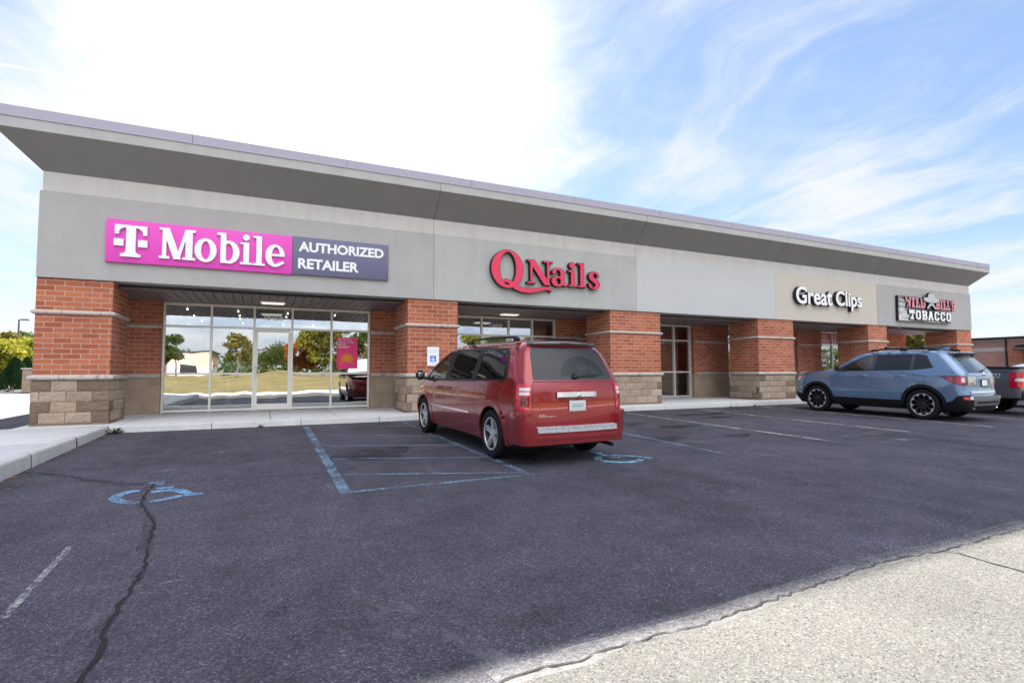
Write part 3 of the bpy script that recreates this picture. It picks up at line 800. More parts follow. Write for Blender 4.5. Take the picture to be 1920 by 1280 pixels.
# fascia
for i, (x0, x1) in enumerate(zip(JX, JX[1:])):
    g_ = 0.004
    f = MB(); f.box(x0 + (g_ if i else 0), x1 - (g_ if i < 4 else 0), 12.85, 13.25, 2.99, 4.67)
    f.build('fascia_panel', M['stucco_' + 'abcda'[i]], bld)
    f = MB(); f.box(x0 + (g_ if i else 0.03), x1 - (g_ if i < 4 else 0.03), 12.885, 13.25, 4.672, 5.075)
    f.build('fascia_strip', M['stucco_e' if i else 'stucco_e'], bld)
f = MB(); f.box(BX0 + 0.1, BX1 - 0.1, 12.92, 13.24, 3.0, 5.04)
for sx0, sx1 in ((BX0 + 0.02, BX0 + 0.42), (BX1 - 0.42, BX1 - 0.02)): f.box(sx0, sx1, 13.26, 15.6, 2.99, 5.05)
f.build('fascia_core', M['stucco_a'], bld)
# eave: sloping soffit, upright band, metal coping; mitred at both ends
OV = 0.57
def eave_ring(mb, prof, y_back=34.0):
    """profile points (out, z) swept round left side, front and right side"""
    n = len(prof); vs = []
    for o, z in prof: vs += [(BX0 + 0.02 - o, y_back, z), (BX0 + 0.02 - o, 12.88 - o, z), (BX1 - 0.02 + o, 12.88 - o, z), (BX1 - 0.02 + o, y_back, z)]
    mb.add(vs, [(i * 4 + j, i * 4 + j + 1, (i + 1) * 4 + j + 1, (i + 1) * 4 + j) for i in range(n - 1) for j in range(3)])
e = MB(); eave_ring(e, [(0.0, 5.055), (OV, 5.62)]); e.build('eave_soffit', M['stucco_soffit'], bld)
e = MB(); eave_ring(e, [(OV, 5.621), (OV + 0.004, 5.63), (OV + 0.004, 5.828), (OV - 0.1, 5.83)]); e.build('eave_band', M['stucco_eave'], bld)
e = MB(); eave_ring(e, [(OV - 0.1, 5.822), (OV + 0.022, 5.824), (OV + 0.022, 5.838), (OV + 0.016, 5.842), (OV + 0.02, 6.02), (OV - 0.3, 6.06), (OV - 0.32, 5.7)]); e.build('roof_coping', M['coping'], bld)
e = MB(); e.box(BX0, BX1, 12.9, 34, 5.70, 5.78); e.build('flat_roof', M['joint'], bld)
e = MB()
def joint_part():
    global e
    e.build('eave_joint', M['joint'], bld); e = MB()
for x in JX[1:-1]:
    for o0, z0, o1, z1 in ((0.0, 5.05, OV, 5.615),):
        y0, y1 = 12.88 - o0 - 0.003, 12.88 - o1 - 0.003
        e.add([(x - 0.006, y0, z0), (x + 0.006, y0, z0), (x + 0.006, y1, z1), (x - 0.006, y1, z1)], [(0, 1, 2, 3)])
    joint_part()
    e.box(x - 0.004, x + 0.004, 12.88 - OV - 0.0065, 12.88 - OV, 5.622, 5.82); joint_part()
for x in [BX0 - 0.5 + 3.05 * i for i in range(12)]:
    e.box(x - 0.003, x + 0.003, 12.88 - OV - 0.0215, 12.88 - OV - 0.01, 5.85, 6.02); joint_part()
# walkway ceiling of brown boards
cl = MB(); x = BX0 + 0.45
while x < BX1 - 0.5:
    cl.box(x, x + 0.172, 13.26, 15.55, 2.90, 2.925); x += 0.19
cl.build('ceiling_boards', M['board'], bld)
cl = MB(); cl.box(BX0 + 0.4, BX1 - 0.4, 13.26, 15.6, 2.93, 2.97); cl.build('ceiling_back', M['joint'], bld)
# rear wall: brick piers between the shop windows
WY = 15.30
WALLS = [(-3.95, -2.30), (2.745, 5.36), (8.92, 12.62), (14.965, 16.80), (20.92, 22.50), (25.2, 28.95)]
for x0, x1 in WALLS:
    c = MB(); c.box(x0, x1, WY, 15.62 if x1 < 28 else 34.0, 1.02, 2.95); wl = c.build('brick_wall', M['brick'], bld)
    c = MB(); c.box(x0 - 0.006, x1 + 0.006, WY - 0.012, 15.63 if x1 < 28 else 34.01, WZ - 0.01, 1.015); c.build('stone_base', M['wall_stone'], wl)
    for z, r in ((1.062, 0.05), (2.27, 0.042)):
        c = MB(); pr = halfround(z, r); n = len(pr)
        c.add([(xx, WY - o, zz) for xx in (x0 - 0.004, x1 + 0.004) for o, zz in pr], [(i, i + 1, i + 1 + n, i + n) for i in range(n - 1)])
        c.build('stone_ledge', M['cast'], wl, smooth=50)
c = MB(); c.box(-3.94, -3.6, 15.63, 34, 0.1, 2.99); c.box(-3.9, 28.9, 33.7, 34.0, 0.1, 5.0); c.box(-3.9, 28.9, 15.62, 15.9, 2.96, 5.05)
c.box(-3.94, -3.6, 15.7, 34, 2.99, 5.05); c.box(28.5, 28.94, 15.7, 34, 2.96, 5.05)
c.build('outer_wall', M['stucco_a'], bld)
# shop fronts
GY = 15.50
def frame_bars(xs, zs, skip=()):
    f = MB(); w_ = 0.026
    for x in xs: f.box(x - w_, x + w_, GY - 0.055, GY + 0.055, WZ, 2.90)
    for a_, b2 in zip(xs, xs[1:]):
        for z in zs:
            if (a_, z) in skip: continue
            f.box(a_ + w_, b2 - w_, GY - 0.05, GY + 0.05, z - w_, z + w_)
    return f
def panes(xs, zs, skip=()):
    g2 = MB()
    for a_, b2 in zip(xs, xs[1:]):
        for z0, z1 in zip(zs, zs[1:]):
            if (a_, z0) in skip: continue
            t_ = 0.0165 if z0 > 2 else 0.0
            g2.quad((a_, GY - t_ / 2, z0), (b2, GY - t_ / 2, z0), (b2, GY + t_ / 2, z1), (a_, GY + t_ / 2, z1))
    return g2
def door(x0, x1, z1, handle_side):
    d = MB(); y0, y1 = GY - 0.04, GY + 0.02
    d.box(x0 + .028, x0 + .095, y0, y1, WZ + .012, z1 - .03); d.box(x1 - .095, x1 - .028, y0, y1, WZ + .012, z1 - .03)
    d.box(x0 + .095, x1 - .095, y0, y1, WZ + .012, WZ + 0.17); d.box(x0 + .095, x1 - .095, y0, y1, z1 - 0.10, z1 - .03)
    dr = d.build('door', M['alu'], bld)
    q = MB(); q.quad((x0 + .095, GY - 0.01, WZ + .17), (x1 - .095, GY - 0.01, WZ + .17), (x1 - .095, GY - 0.01, z1 - .10), (x0 + .095, GY - 0.01, z1 - .10))
    q.build('door_glass', M['shop_glass'], dr, fix=False)
    h = MB(); hx = x0 + 0.06 if handle_side < 0 else x1 - 0.06
    h.tube([(hx, y0, 1.02), (hx, y0 - 0.06, 1.03), (hx + 0.02, y0 - 0.07, 1.15), (hx, y0 - 0.06, 1.30), (hx, y0, 1.31)], 0.012)
    h.lathe([(0.0, y0 - 0.012), (0.022, y0 - 0.012), (0.022, y0)], 12, 'y', (hx, 0, 1.22))
    h.build('door_handle', M['steel'], dr, smooth=40)
    h = MB(); h.tube([(x0 + 0.1, GY + 0.06, 1.32), (x1 - 0.1, GY + 0.06, 1.32)], 0.014); h.build('push_bar', M['steel'], dr, smooth=40)
    h = MB(); h.box(x1 - 0.05, x1 - 0.02, y0 - 0.03, y0, z1 - 0.12, z1 - 0.03); h.build('hinge', M['steel'], dr)
def storefront(xs, zs, dr=None, hs=-1):
    sk = {(xs[dr], z) for z in zs if z < 2.0} if dr is not None else set()
    fr = frame_bars(xs, zs, sk).build('shop_window', M['alu'], bld)
    panes(xs, zs, {(xs[dr], zs[0]), (xs[dr], zs[1])} if dr is not None else set()).build('window_glass', M['shop_glass'], fr, fix=False)
    if dr is not None: door(xs[dr], xs[dr + 1], 2.31, hs)
ZS = [0.18, 1.11, 2.31, 2.87]
storefront([-2.275, -1.25, -0.26, 0.67, 1.69, 2.72], ZS, 2, -1)
storefront([5.385, 6.23, 7.18, 8.04, 8.895], ZS, 1, 1)
storefront([12.645, 13.4, 14.14, 14.94], ZS)
storefront([16.825, 17.8, 18.8, 19.8, 20.895], ZS, 2, -1)
storefront([22.525, 23.5, 24.4, 25.175], ZS)
# plain rooms behind the glass
def room(x0, x1, wallm, y1=23.0):
    r = MB(); r.box(x0, x1, 15.64, y1, 0.10, 0.146); r.build('room_floor', M['room_floor'], bld)
    r = MB(); r.box(x0, x1, y1, y1 + 0.1, 0.15, 3.3); r.box(x0 - 0.1, x0, 15.64, y1, 0.15, 3.3); r.box(x1, x1 + 0.1, 15.64, y1, 0.15, 3.3)
    r.build('room_wall', wallm, bld)
    r = MB(); r.box(x0, x1, 15.64, y1, 3.05, 3.1); r.build('room_ceiling', M['room_wall'] if wallm is M['room_wall'] else M['room_dark'], bld)
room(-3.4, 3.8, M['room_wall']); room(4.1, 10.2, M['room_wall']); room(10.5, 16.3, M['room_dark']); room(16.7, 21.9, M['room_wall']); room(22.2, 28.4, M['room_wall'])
# ================================================================ signs and shop things
def P_at(y): return lambda x, z: (x, y, z)
def reray(x, z, yref, ynew):
    k_ = ynew / yref; return (x * k_, 1.2 + (z - 1.2) * k_)
M['pink'] = principled('magenta_panel', (0.70, 0.055, 0.46), 0.45)[0]
M['slate'] = principled('slate_panel', (0.125, 0.125, 0.215), 0.5)[0]
M['letter_white'] = principled('white_letter', (0.80, 0.80, 0.81), 0.4)[0]
M['letter_red'] = principled('red_acrylic', (0.68, 0.022, 0.085), 0.28)[0]
M['letter_pink'] = principled('pink_acrylic', (0.62, 0.22, 0.28), 0.4)[0]
M['can_black'] = principled('black_letter_can', (0.014, 0.012, 0.013), 0.5)[0]
M['backer'] = principled('grey_backer', (0.45, 0.46, 0.48), 0.5)[0]

def letter(name, fn, bx, y0, y1, mat, parent, res=120, mat_side=None):
    mb = MB(); L = outline(fn, bx, res)
    slab(mb, L, P_at(y0), P_at(y1), mi_side=1 if mat_side else None)
    return mb.build(name, [mat, mat_side] if mat_side else mat, parent, fix=False)
U = lambda *a: np.minimum.reduce(a)
I_ = lambda *a: np.maximum.reduce(a)

# --- magenta and slate sign
sg = thing('shop_sign', (-0.1, 12.85, 3.80), 'long magenta and slate sign reading T Mobile authorized retailer', 'sign')
p = MB(); p.bevbox(-2.91, 0.517, 12.785, 12.848, 3.365, 4.235, 0.004); p.build('pink_panel', M['pink'], sg, smooth=30)
p = MB(); p.bevbox(0.523, 2.69, 12.787, 12.848, 3.375, 4.245, 0.004); p.build('slate_panel', M['slate'], sg, smooth=30)
LY0, LY1 = 12.735, 12.785
def g_T(X, Y):
    bar = sd_box(X, Y, -2.76, 3.99, -2.22, 4.12)
    legs = U(sd_box(X, Y, -2.76, 3.93, -2.69, 4.1), sd_box(X, Y, -2.29, 3.93, -2.22, 4.1))
    arms = I_(U(sd_box(X, Y, -2.76, 3.93, -2.22, 4.12)), -U(sd_ell(X, Y, -2.58, 3.915, 0.125, 0.155), sd_ell(X, Y, -2.40, 3.915, 0.125, 0.155)), -sd_box(X, Y, -2.62, 3.8, -2.36, 3.985))
    stem = sd_box(X, Y, -2.57, 3.48, -2.41, 4.08)
    foot = I_(sd_box(X, Y, -2.66, 3.48, -2.32, 3.60), -U(sd_ell(X, Y, -2.66, 3.61, 0.09, 0.075), sd_ell(X, Y, -2.32, 3.61, 0.09, 0.075)))
    return U(arms, legs, stem, foot, sd_box(X, Y, -2.77, 3.69, -2.61, 3.835), sd_box(X, Y, -2.37, 3.69, -2.21, 3.835))
letter('letter', g_T, (-2.85, 3.4, -2.1, 4.2), LY0, LY1, M['letter_white'], sg, 150)
zb0, zx, zc0 = 3.50, 3.985, 4.14
def g_M(X, Y):
    return U(sd_box(X, Y, -1.955, zb0, -1.885, zc0), sd_par(X, Y, -1.90, zc0, -1.685, zb0, 0.135), sd_par(X, Y, -1.52, zc0, -1.685, zb0, 0.065),
             sd_box(X, Y, -1.545, zb0, -1.42, zc0), sd_box(X, Y, -2.01, zb0, -1.825, zb0 + .05), sd_box(X, Y, -1.60, zb0, -1.365, zb0 + .05),
             sd_box(X, Y, -2.01, zc0 - .05, -1.86, zc0), sd_box(X, Y, -1.55, zc0 - .05, -1.365, zc0))
def g_o(X, Y): return I_(sd_ell(X, Y, -1.18, 3.74, 0.205, 0.255), -sd_ell(X, Y, -1.18, 3.74, 0.085, 0.195))
def g_b(X, Y):
    return U(sd_box(X, Y, -0.905, zb0 - .005, -0.80, zc0 + .01), sd_box(X, Y, -0.975, zc0 - .045, -0.82, zc0 + .01),
             I_(sd_ell(X, Y, -0.745, 3.74, 0.205, 0.25), -sd_ell(X, Y, -0.755, 3.74, 0.09, 0.19), sd_box(X, Y, -0.86, 3.4, -0.4, 4.1)))
def g_i(X, Y): return U(sd_box(X, Y, -0.465, zb0, -0.355, zx), sd_box(X, Y, -0.53, zb0, -0.29, zb0 + .045), sd_box(X, Y, -0.53, zx - .045, -0.40, zx), sd_ell(X, Y, -0.415, 4.095, 0.068, 0.068))
def g_l(X, Y): return U(sd_box(X, Y, -0.215, zb0, -0.105, zc0 + .01), sd_box(X, Y, -0.28, zb0, -0.04, zb0 + .045), sd_box(X, Y, -0.28, zc0 - .035, -0.15, zc0 + .01))
def g_e(X, Y):
    r_ = I_(sd_ell(X, Y, 0.165, 3.745, 0.198, 0.252), -sd_ell(X, Y, 0.18, 3.745, 0.085, 0.195), -sd_box(X, Y, 0.18, 3.60, 0.5, 3.745))
    return U(r_, sd_box(X, Y, 0.05, 3.735, 0.345, 3.785), sd_cap(X, Y, 0.19, 3.535, 0.32, 3.60, 0.030))
for fn, bx in ((g_M, (-2.06, 3.45, -1.32, 4.2)), (g_o, (-1.42, 3.45, -0.94, 4.02)), (g_b, (-1.02, 3.45, -0.5, 4.2)), (g_i, (-0.57, 3.45, -0.25, 4.2)), (g_l, (-0.32, 3.45, 0.0, 4.2)), (g_e, (-0.07, 3.45, 0.42, 4.05))):
    letter('letter', fn, bx, LY0, LY1, M['letter_white'], sg, 130)
t = MB(); text_into(t, 'AUTHORIZED', 0.65, 2.57, 3.905, 4.135, P_at(12.780), P_at(12.787), bold=0.034)
t.build('lettering', M['letter_white'], sg, fix=False)
t = MB(); text_into(t, 'RETAILER', 0.645, 1.985, 3.515, 3.75, P_at(12.780), P_at(12.787), bold=0.034)
t.build('lettering', M['letter_white'], sg, fix=False)

# --- red nail shop letters
qs = thing('letter_sign', (7.1, 12.85, 3.85), 'red channel letters reading Q Nails on the mottled grey fascia', 'sign')
def can(fn, bx, face, y0=12.715, gap=0.011, res=110, side=None, yb=12.849):
    x0, z0, x1, z1 = bx
    mb = MB(); slab(mb, outline(lambda X, Y: fn(X, Y) - gap, bx, res), P_at(y0 + 0.003), P_at(yb)); o = mb.build('letter', M['can_black'] if side is None else side, PAR[0], fix=False)
    mb = MB(); slab(mb, outline(fn, bx, res), P_at(y0), P_at(y0 + 0.006)); mb.build('letter_face', face, o, fix=False)
PAR = [qs]
def q_Q(X, Y):
    body = I_(sd_ell(X, Y, 5.875, 3.915, 0.475, 0.515), -sd_ell(X, Y, 5.885, 3.93, 0.245, 0.455))
    tail = U(*[sd_cap(X, Y, *a_, *b2, r) for a_, b2, r in (((5.72, 3.56), (5.83, 3.60), 0.028), ((5.83, 3.60), (5.95, 3.56), 0.040), ((5.95, 3.56), (6.10, 3.44), 0.055), ((6.10, 3.44), (6.30, 3.375), 0.062), ((6.30, 3.375), (6.55, 3.355), 0.058), ((6.55, 3.355), (6.8, 3.40), 0.052), ((6.8, 3.40), (7.0, 3.455), 0.045), ((7.0, 3.455), (7.12, 3.455), 0.038), ((7.12, 3.455), (7.22, 3.40), 0.026))])
    return U(body, tail)
def q_N(X, Y): return U(sd_box(X, Y, 6.565, 3.57, 6.625, 4.20), sd_par(X, Y, 6.60, 4.225, 7.10, 3.555, 0.20), sd_box(X, Y, 7.09, 3.58, 7.15, 4.225), sd_box(X, Y, 6.47, 3.57, 6.73, 3.612), sd_box(X, Y, 6.48, 4.185, 6.66, 4.225), sd_box(X, Y, 6.98, 4.185, 7.27, 4.225))
def q_a(X, Y): return U(sd_box(X, Y, 7.52, 3.58, 7.645, 3.93), sd_cap(X, Y, 7.64, 3.60, 7.70, 3.585, 0.03), I_(sd_ell(X, Y, 7.45, 3.92, 0.195, 0.145), -sd_ell(X, Y, 7.44, 3.90, 0.085, 0.115), sd_box(X, Y, 7.2, 3.90, 7.7, 4.2)), sd_ell(X, Y, 7.315, 3.945, 0.062, 0.055),
             I_(sd_ell(X, Y, 7.43, 3.685, 0.20, 0.145), -sd_ell(X, Y, 7.455, 3.69, 0.085, 0.095)))
def q_i(X, Y): return U(sd_box(X, Y, 7.865, 3.57, 7.99, 4.03), sd_box(X, Y, 7.79, 3.57, 8.065, 3.61), sd_box(X, Y, 7.785, 3.985, 7.9, 4.03), sd_ell(X, Y, 7.905, 4.175, 0.088, 0.088))
def q_l(X, Y): return U(sd_box(X, Y, 8.18, 3.57, 8.305, 4.265), sd_box(X, Y, 8.105, 3.57, 8.385, 3.61), sd_box(X, Y, 8.10, 4.22, 8.22, 4.265))
def q_s(X, Y):
    up = I_(sd_ell(X, Y, 8.65, 3.91, 0.175, 0.145), -sd_ell(X, Y, 8.68, 3.915, 0.075, 0.098), -sd_box(X, Y, 8.68, 3.6, 9.0, 3.905))
    lo = I_(sd_ell(X, Y, 8.655, 3.69, 0.19, 0.15), -sd_ell(X, Y, 8.62, 3.685, 0.085, 0.10), -sd_box(X, Y, 8.3, 3.695, 8.62, 4.0))
    return U(up, lo, sd_cap(X, Y, 8.56, 3.86, 8.74, 3.74, 0.062), sd_ell(X, Y, 8.79, 3.95, 0.035, 0.045), sd_ell(X, Y, 8.505, 3.65, 0.035, 0.045))
for fn, bx in ((q_Q, (5.3, 3.2, 7.35, 4.55)), (q_N, (6.4, 3.5, 7.35, 4.3)), (q_a, (7.15, 3.45, 7.8, 4.15)), (q_i, (7.72, 3.5, 8.13, 4.35)), (q_l, (8.03, 3.5, 8.45, 4.35)), (q_s, (8.4, 3.45, 8.92, 4.15))):
    can(fn, bx, M['letter_red'])

# --- white hair salon letters
gs = thing('letter_sign', (19.2, 12.85, 3.85), 'white letters with deep black sides reading Great Clips on the beige fascia', 'sign')
GF = 12.70
def gtext(txt, x0, x1, z0, z1):
    (a_, c_), (b2, d_) = reray(x0, z0, 12.6, GF), reray(x1, z1, 12.6, GF)
    mb = MB(); text_into(mb, txt, a_, b2, c_, d_, P_at(GF), P_at(GF + 0.008), bold=0.022)
    fc = mb
    mb = MB(); text_into(mb, txt, a_ - 0.012, b2 + 0.012, c_ - 0.012, d_ + 0.012, P_at(GF + 0.004), P_at(12.845), bold=0.03)
    o = mb.build('word', M['can_black'], gs, fix=False)
    fc.build('letter_faces', M['letter_white'], o, fix=False)
    mb = MB(); text_into(mb, txt, a_ - 0.03, b2 + 0.03, c_ - 0.04, d_ + 0.03, P_at(12.844), None, bold=0.05)
    mb.build('backer', M['backer'], o, fix=False)
gtext('Great', 17.25, 19.26, 3.57, 4.21); gtext('Clips', 19.48, 21.05, 3.43, 4.17)

# --- western tobacco shop sign
ws = thing('shop_sign', (25.5, 12.85, 3.75), 'plank sign with pink and white western letters reading Wild Bills Tobacco under a hat', 'sign')
WF = 12.72
m_, nt_, b_ = principled('painted_plank', rough=0.6)
P_ = wpos(nt_)
n_ = noise(nt_, node(nt_, 'ShaderNodeMapping', {'Vector': P_, 'Scale': (1.2, 1.0, 22.0)}), 1.0, 4, 0.6)
n2_ = noise(nt_, node(nt_, 'ShaderNodeMapping', {'Vector': P_, 'Scale': (0.9, 1.0, 1.6)}), 1.0, 3, 0.6)
lk(nt_, ramp(nt_, math_(nt_, 'ADD', math_(nt_, 'MULTIPLY', n_, 0.5), math_(nt_, 'MULTIPLY', n2_, 0.5)), [(0.40, (0.02, 0.02, 0.025)), (0.50, (0.24, 0.23, 0.26)), (0.60, (0.58, 0.57, 0.60))]), b_.inputs['Base Color'])
M['plank'] = m_
def WP(x, z): return reray(x, z, 12.6, WF)
p = MB(); (a_, c_), (b2, d_) = WP(23.48, 3.745), WP(27.6, 4.245); p.bevbox(a_, b2, WF, WF + .012, c_, d_, 0.003); o = p.build('sign_panel', M['plank'], ws); p = MB(); p.bevbox(a_ + .004, b2 - .004, WF + .013, 12.846, c_ + .004, d_ - .004, 0.004); p.build('sign_box', M['can_black'], o)
p = MB(); (a_, c_), (b2, d_) = WP(23.47, 3.20), WP(27.35, 3.735); p.bevbox(a_, b2, WF, WF + .012, c_, d_, 0.003); o = p.build('sign_panel', M['plank'], ws); p = MB(); p.bevbox(a_ + .004, b2 - .004, WF + .013, 12.846, c_ + .004, d_ - .004, 0.004); p.build('sign_box', M['can_black'], o)
def ring_(X, Y, x0, y0, x1, y1, tx, ty, r=0.18):
    def rb(a0, c0, a1, c1, rr):
        cx, cy = (a0 + a1) / 2, (c0 + c1) / 2; qx = np.abs(X - cx) - (a1 - a0) / 2 + rr; qy = np.abs(Y - cy) - (c1 - c0) / 2 + rr
        return np.hypot(np.maximum(qx, 0), np.maximum(qy, 0)) + np.minimum(np.maximum(qx, qy), 0) - rr
    return I_(rb(x0, y0, x1, y1, r), -rb(x0 + tx, y0 + ty, x1 - tx, y1 - ty, r * 0.4))
W_ = {
 'W': lambda X, Y: U(sd_par(X, Y, .14, 1, .30, 0, .22), sd_par(X, Y, .50, .8, .30, 0, .18), sd_par(X, Y, .50, .8, .70, 0, .18), sd_par(X, Y, .86, 1, .70, 0, .22), sd_box(X, Y, 0, .86, .34, 1), sd_box(X, Y, .66, .86, 1, 1)),
 'I': lambda X, Y: U(sd_box(X, Y, .3, 0, .7, 1), sd_box(X, Y, .08, 0, .92, .17), sd_box(X, Y, .08, .83, .92, 1)),
 'L': lambda X, Y: U(sd_box(X, Y, .16, 0, .5, 1), sd_box(X, Y, .02, 0, .98, .17), sd_box(X, Y, .02, .83, .64, 1), sd_box(X, Y, .78, 0, .98, .38)),
 'D': lambda X, Y: U(ring_(X, Y, .12, 0, .98, 1, .30, .17, .3), sd_box(X, Y, .02, 0, .4, .17), sd_box(X, Y, .02, .83, .4, 1), sd_box(X, Y, .12, 0, .42, 1)),
 'B': lambda X, Y: U(ring_(X, Y, .12, 0, .98, .54, .30, .15, .22), ring_(X, Y, .12, .44, .94, 1, .30, .15, .22), sd_box(X, Y, .02, 0, .4, .16), sd_box(X, Y, .02, .84, .4, 1), sd_box(X, Y, .12, 0, .42, 1)),
 'S': lambda X, Y: U(sd_box(X, Y, .06, .82, .94, 1), sd_box(X, Y, .06, .42, .94, .6), sd_box(X, Y, .06, 0, .94, .18), sd_box(X, Y, .06, .42, .36, 1), sd_box(X, Y, .64, 0, .94, .6), sd_box(X, Y, .74, .66, .94, 1), sd_box(X, Y, .06, 0, .26, .34)),
 "'": lambda X, Y: sd_par(X, Y, .55, 1, .42, .62, .4),
 'T': lambda X, Y: U(sd_box(X, Y, .33, 0, .67, 1), sd_box(X, Y, .02, .8, .98, 1), sd_box(X, Y, .02, .6, .18, 1), sd_box(X, Y, .82, .6, .98, 1), sd_box(X, Y, .16, 0, .84, .15)),
 'O': lambda X, Y: ring_(X, Y, .04, 0, .96, 1, .30, .17, .3),
 'A': lambda X, Y: U(sd_par(X, Y, .42, 1, .18, 0, .24), sd_par(X, Y, .58, 1, .82, 0, .24), sd_box(X, Y, .25, .28, .75, .42), sd_box(X, Y, 0, 0, .38, .14), sd_box(X, Y, .62, 0, 1, .14), sd_box(X, Y, .3, .86, .7, 1)),
 'C': lambda X, Y: U(I_(ring_(X, Y, .04, 0, .96, 1, .30, .17, .3), -sd_box(X, Y, .5, .36, 1.1, .64)), sd_box(X, Y, .74, .64, .94, .9)),
}
def western(ch, x0, x1, z0, z1, face):
    (a_, c_), (b2, d_) = WP(x0, z0), WP(x1, z1)
    def emb(gap):
        out = []
        for L in outline(lambda X, Y: W_[ch](X, Y) - gap, (-0.1, -0.1, 1.1, 1.1), 60, 0.006): out.append([(a_ + q[0] * (b2 - a_), c_ + q[1] * (d_ - c_)) for q in L])
        return out
    mb = MB(); slab(mb, emb(0.05), P_at(WF - 0.06), P_at(WF + 0.004)); o = mb.build('letter', M['can_black'], ws, fix=False)
    mb = MB(); slab(mb, emb(0.0), P_at(WF - 0.066), P_at(WF - 0.058)); mb.build('letter_face', face, o, fix=False)
for i, ch in enumerate('WILD'):
    xs_ = [23.84, 24.28, 24.56, 24.92, 25.30]; western(ch, xs_[i] + 0.01, xs_[i + 1] - 0.02, 3.77, 4.18, M['letter_pink'])
for i, ch in enumerate("BILL'S"):
    xs_ = [26.07, 26.42, 26.64, 26.94, 27.22, 27.32, 27.6]; western(ch, xs_[i] + 0.01, xs_[i + 1] - 0.015, 3.77, 4.17, M['letter_pink'])
for i, ch in enumerate('TOBACCO'):
    x_ = 24.08 + i * 0.462; western(ch, x_, x_ + 0.40, 3.28, 3.66, M['letter_white'])
def zone(name, fn, bx, face, yb=WF):
    (a_, c_), (b2, d_) = WP(bx[0], bx[1]), WP(bx[2], bx[3])
    mb = MB(); slab(mb, outline(lambda X, Y: fn(X, Y) - 0.012, (a_, c_, b2, d_), 110), P_at(yb - 0.10), P_at(yb + 0.004)); o = mb.build(name, M['can_black'], ws, fix=False)
    mb = MB(); slab(mb, outline(fn, (a_, c_, b2, d_), 110), P_at(yb - 0.106), P_at(yb - 0.098)); mb.build(name + '_face', M['backer'], o, fix=False)
hx, hz = WP(25.70, 4.16)
zone('hat', lambda X, Y: U(I_(sd_ell(X, Y, hx, hz - 0.01, 0.60, 0.13), -sd_ell(X, Y, hx, hz + 0.17, 0.62, 0.12)), I_(sd_ell(X, Y, hx, hz + 0.06, 0.28, 0.24), -sd_ell(X, Y, hx, hz + 0.31, 0.10, 0.05))), (24.9, 3.9, 26.5, 4.55), M['backer'])
mx_, mz_ = WP(25.68, 3.94)
zone('moustache', lambda X, Y: U(*[U(sd_cap(X, Y, mx_, mz_ + .03, mx_ + s_ * .14, mz_ - .02, .055), sd_cap(X, Y, mx_ + s_ * .14, mz_ - .02, mx_ + s_ * .27, mz_ - .14, .045), sd_cap(X, Y, mx_ + s_ * .27, mz_ - .14, mx_ + s_ * .33, mz_ - .15, .02)) for s_ in (-1, 1)]), (25.2, 3.65, 26.2, 4.1), M['backer'])

# --- accessible parking plate on the second pier
ad = thing('parking_plate', (3.865, 12.885, 1.54), 'white plate with a blue wheelchair square on the pier beside the minivan', 'sign')
p = MB(); p.bevbox(3.71, 4.02, 12.878, 12.886, 1.30, 1.78, 0.003); p.build('plate', M['letter_white'], ad)
M['ada_blue'] = principled('sign_blue', (0.13, 0.20, 0.58), 0.45)[0]
p = MB(); p.box(3.785, 3.94, 12.8765, 12.8785, 1.405, 1.56); p.build('blue_square', M['ada_blue'], ad)
def isa(X, Y):
    ox, oz, s_ = 3.862, 1.482, 0.062
    X = (X - ox) / s_; Y = (Y - oz) / s_
    wheel = I_(np.abs(np.hypot(X + .10, Y + .32) - .50) - .085, -I_(sd_box(X, Y, -.05, -.1, .9, .6)))
    return U(sd_ell(X, Y, -.12, .80, .15, .15), sd_cap(X, Y, -.12, .52, -.08, -.05, .11), sd_cap(X, Y, -.08, -.05, .36, -.08, .10), sd_cap(X, Y, .36, -.08, .56, -.60, .10), sd_cap(X, Y, -.1, .28, .28, .25, .07), wheel)
p = MB(); slab(p, outline(isa, (3.78, 1.40, 3.945, 1.565), 700, 0.0008), P_at(12.8745), P_at(12.877)); p.build('wheelchair_figure', M['letter_white'], ad, fix=False)
M['pale_ink'] = principled('faded_ink', (0.50, 0.64, 0.68), 0.5)[0]
p = MB()
for z, w2 in ((1.715, 0.11), (1.665, 0.12), (1.35, 0.05)): p.box(3.865 - w2, 3.865 + w2, 12.8765, 12.8785, z - 0.008, z + 0.008)
p.build('faded_line', M['pale_ink'], ad)

# --- street numbers on the glass
def number(txt, x0, x1, z0, z1, lab):
    mb = MB(); text_into(mb, txt, x0, x1, z0, z1, P_at(15.4965), None, bold=0.022)
    tag(mb.build('street_number', M['letter_white'], fix=False), lab, 'number')
number('10458', -0.03, 0.435, 2.535, 2.655, 'white street number 10458 over the phone shop door')
number('10456', 6.53, 6.96, 2.555, 2.675, 'white street number 10456 over the nail shop door')

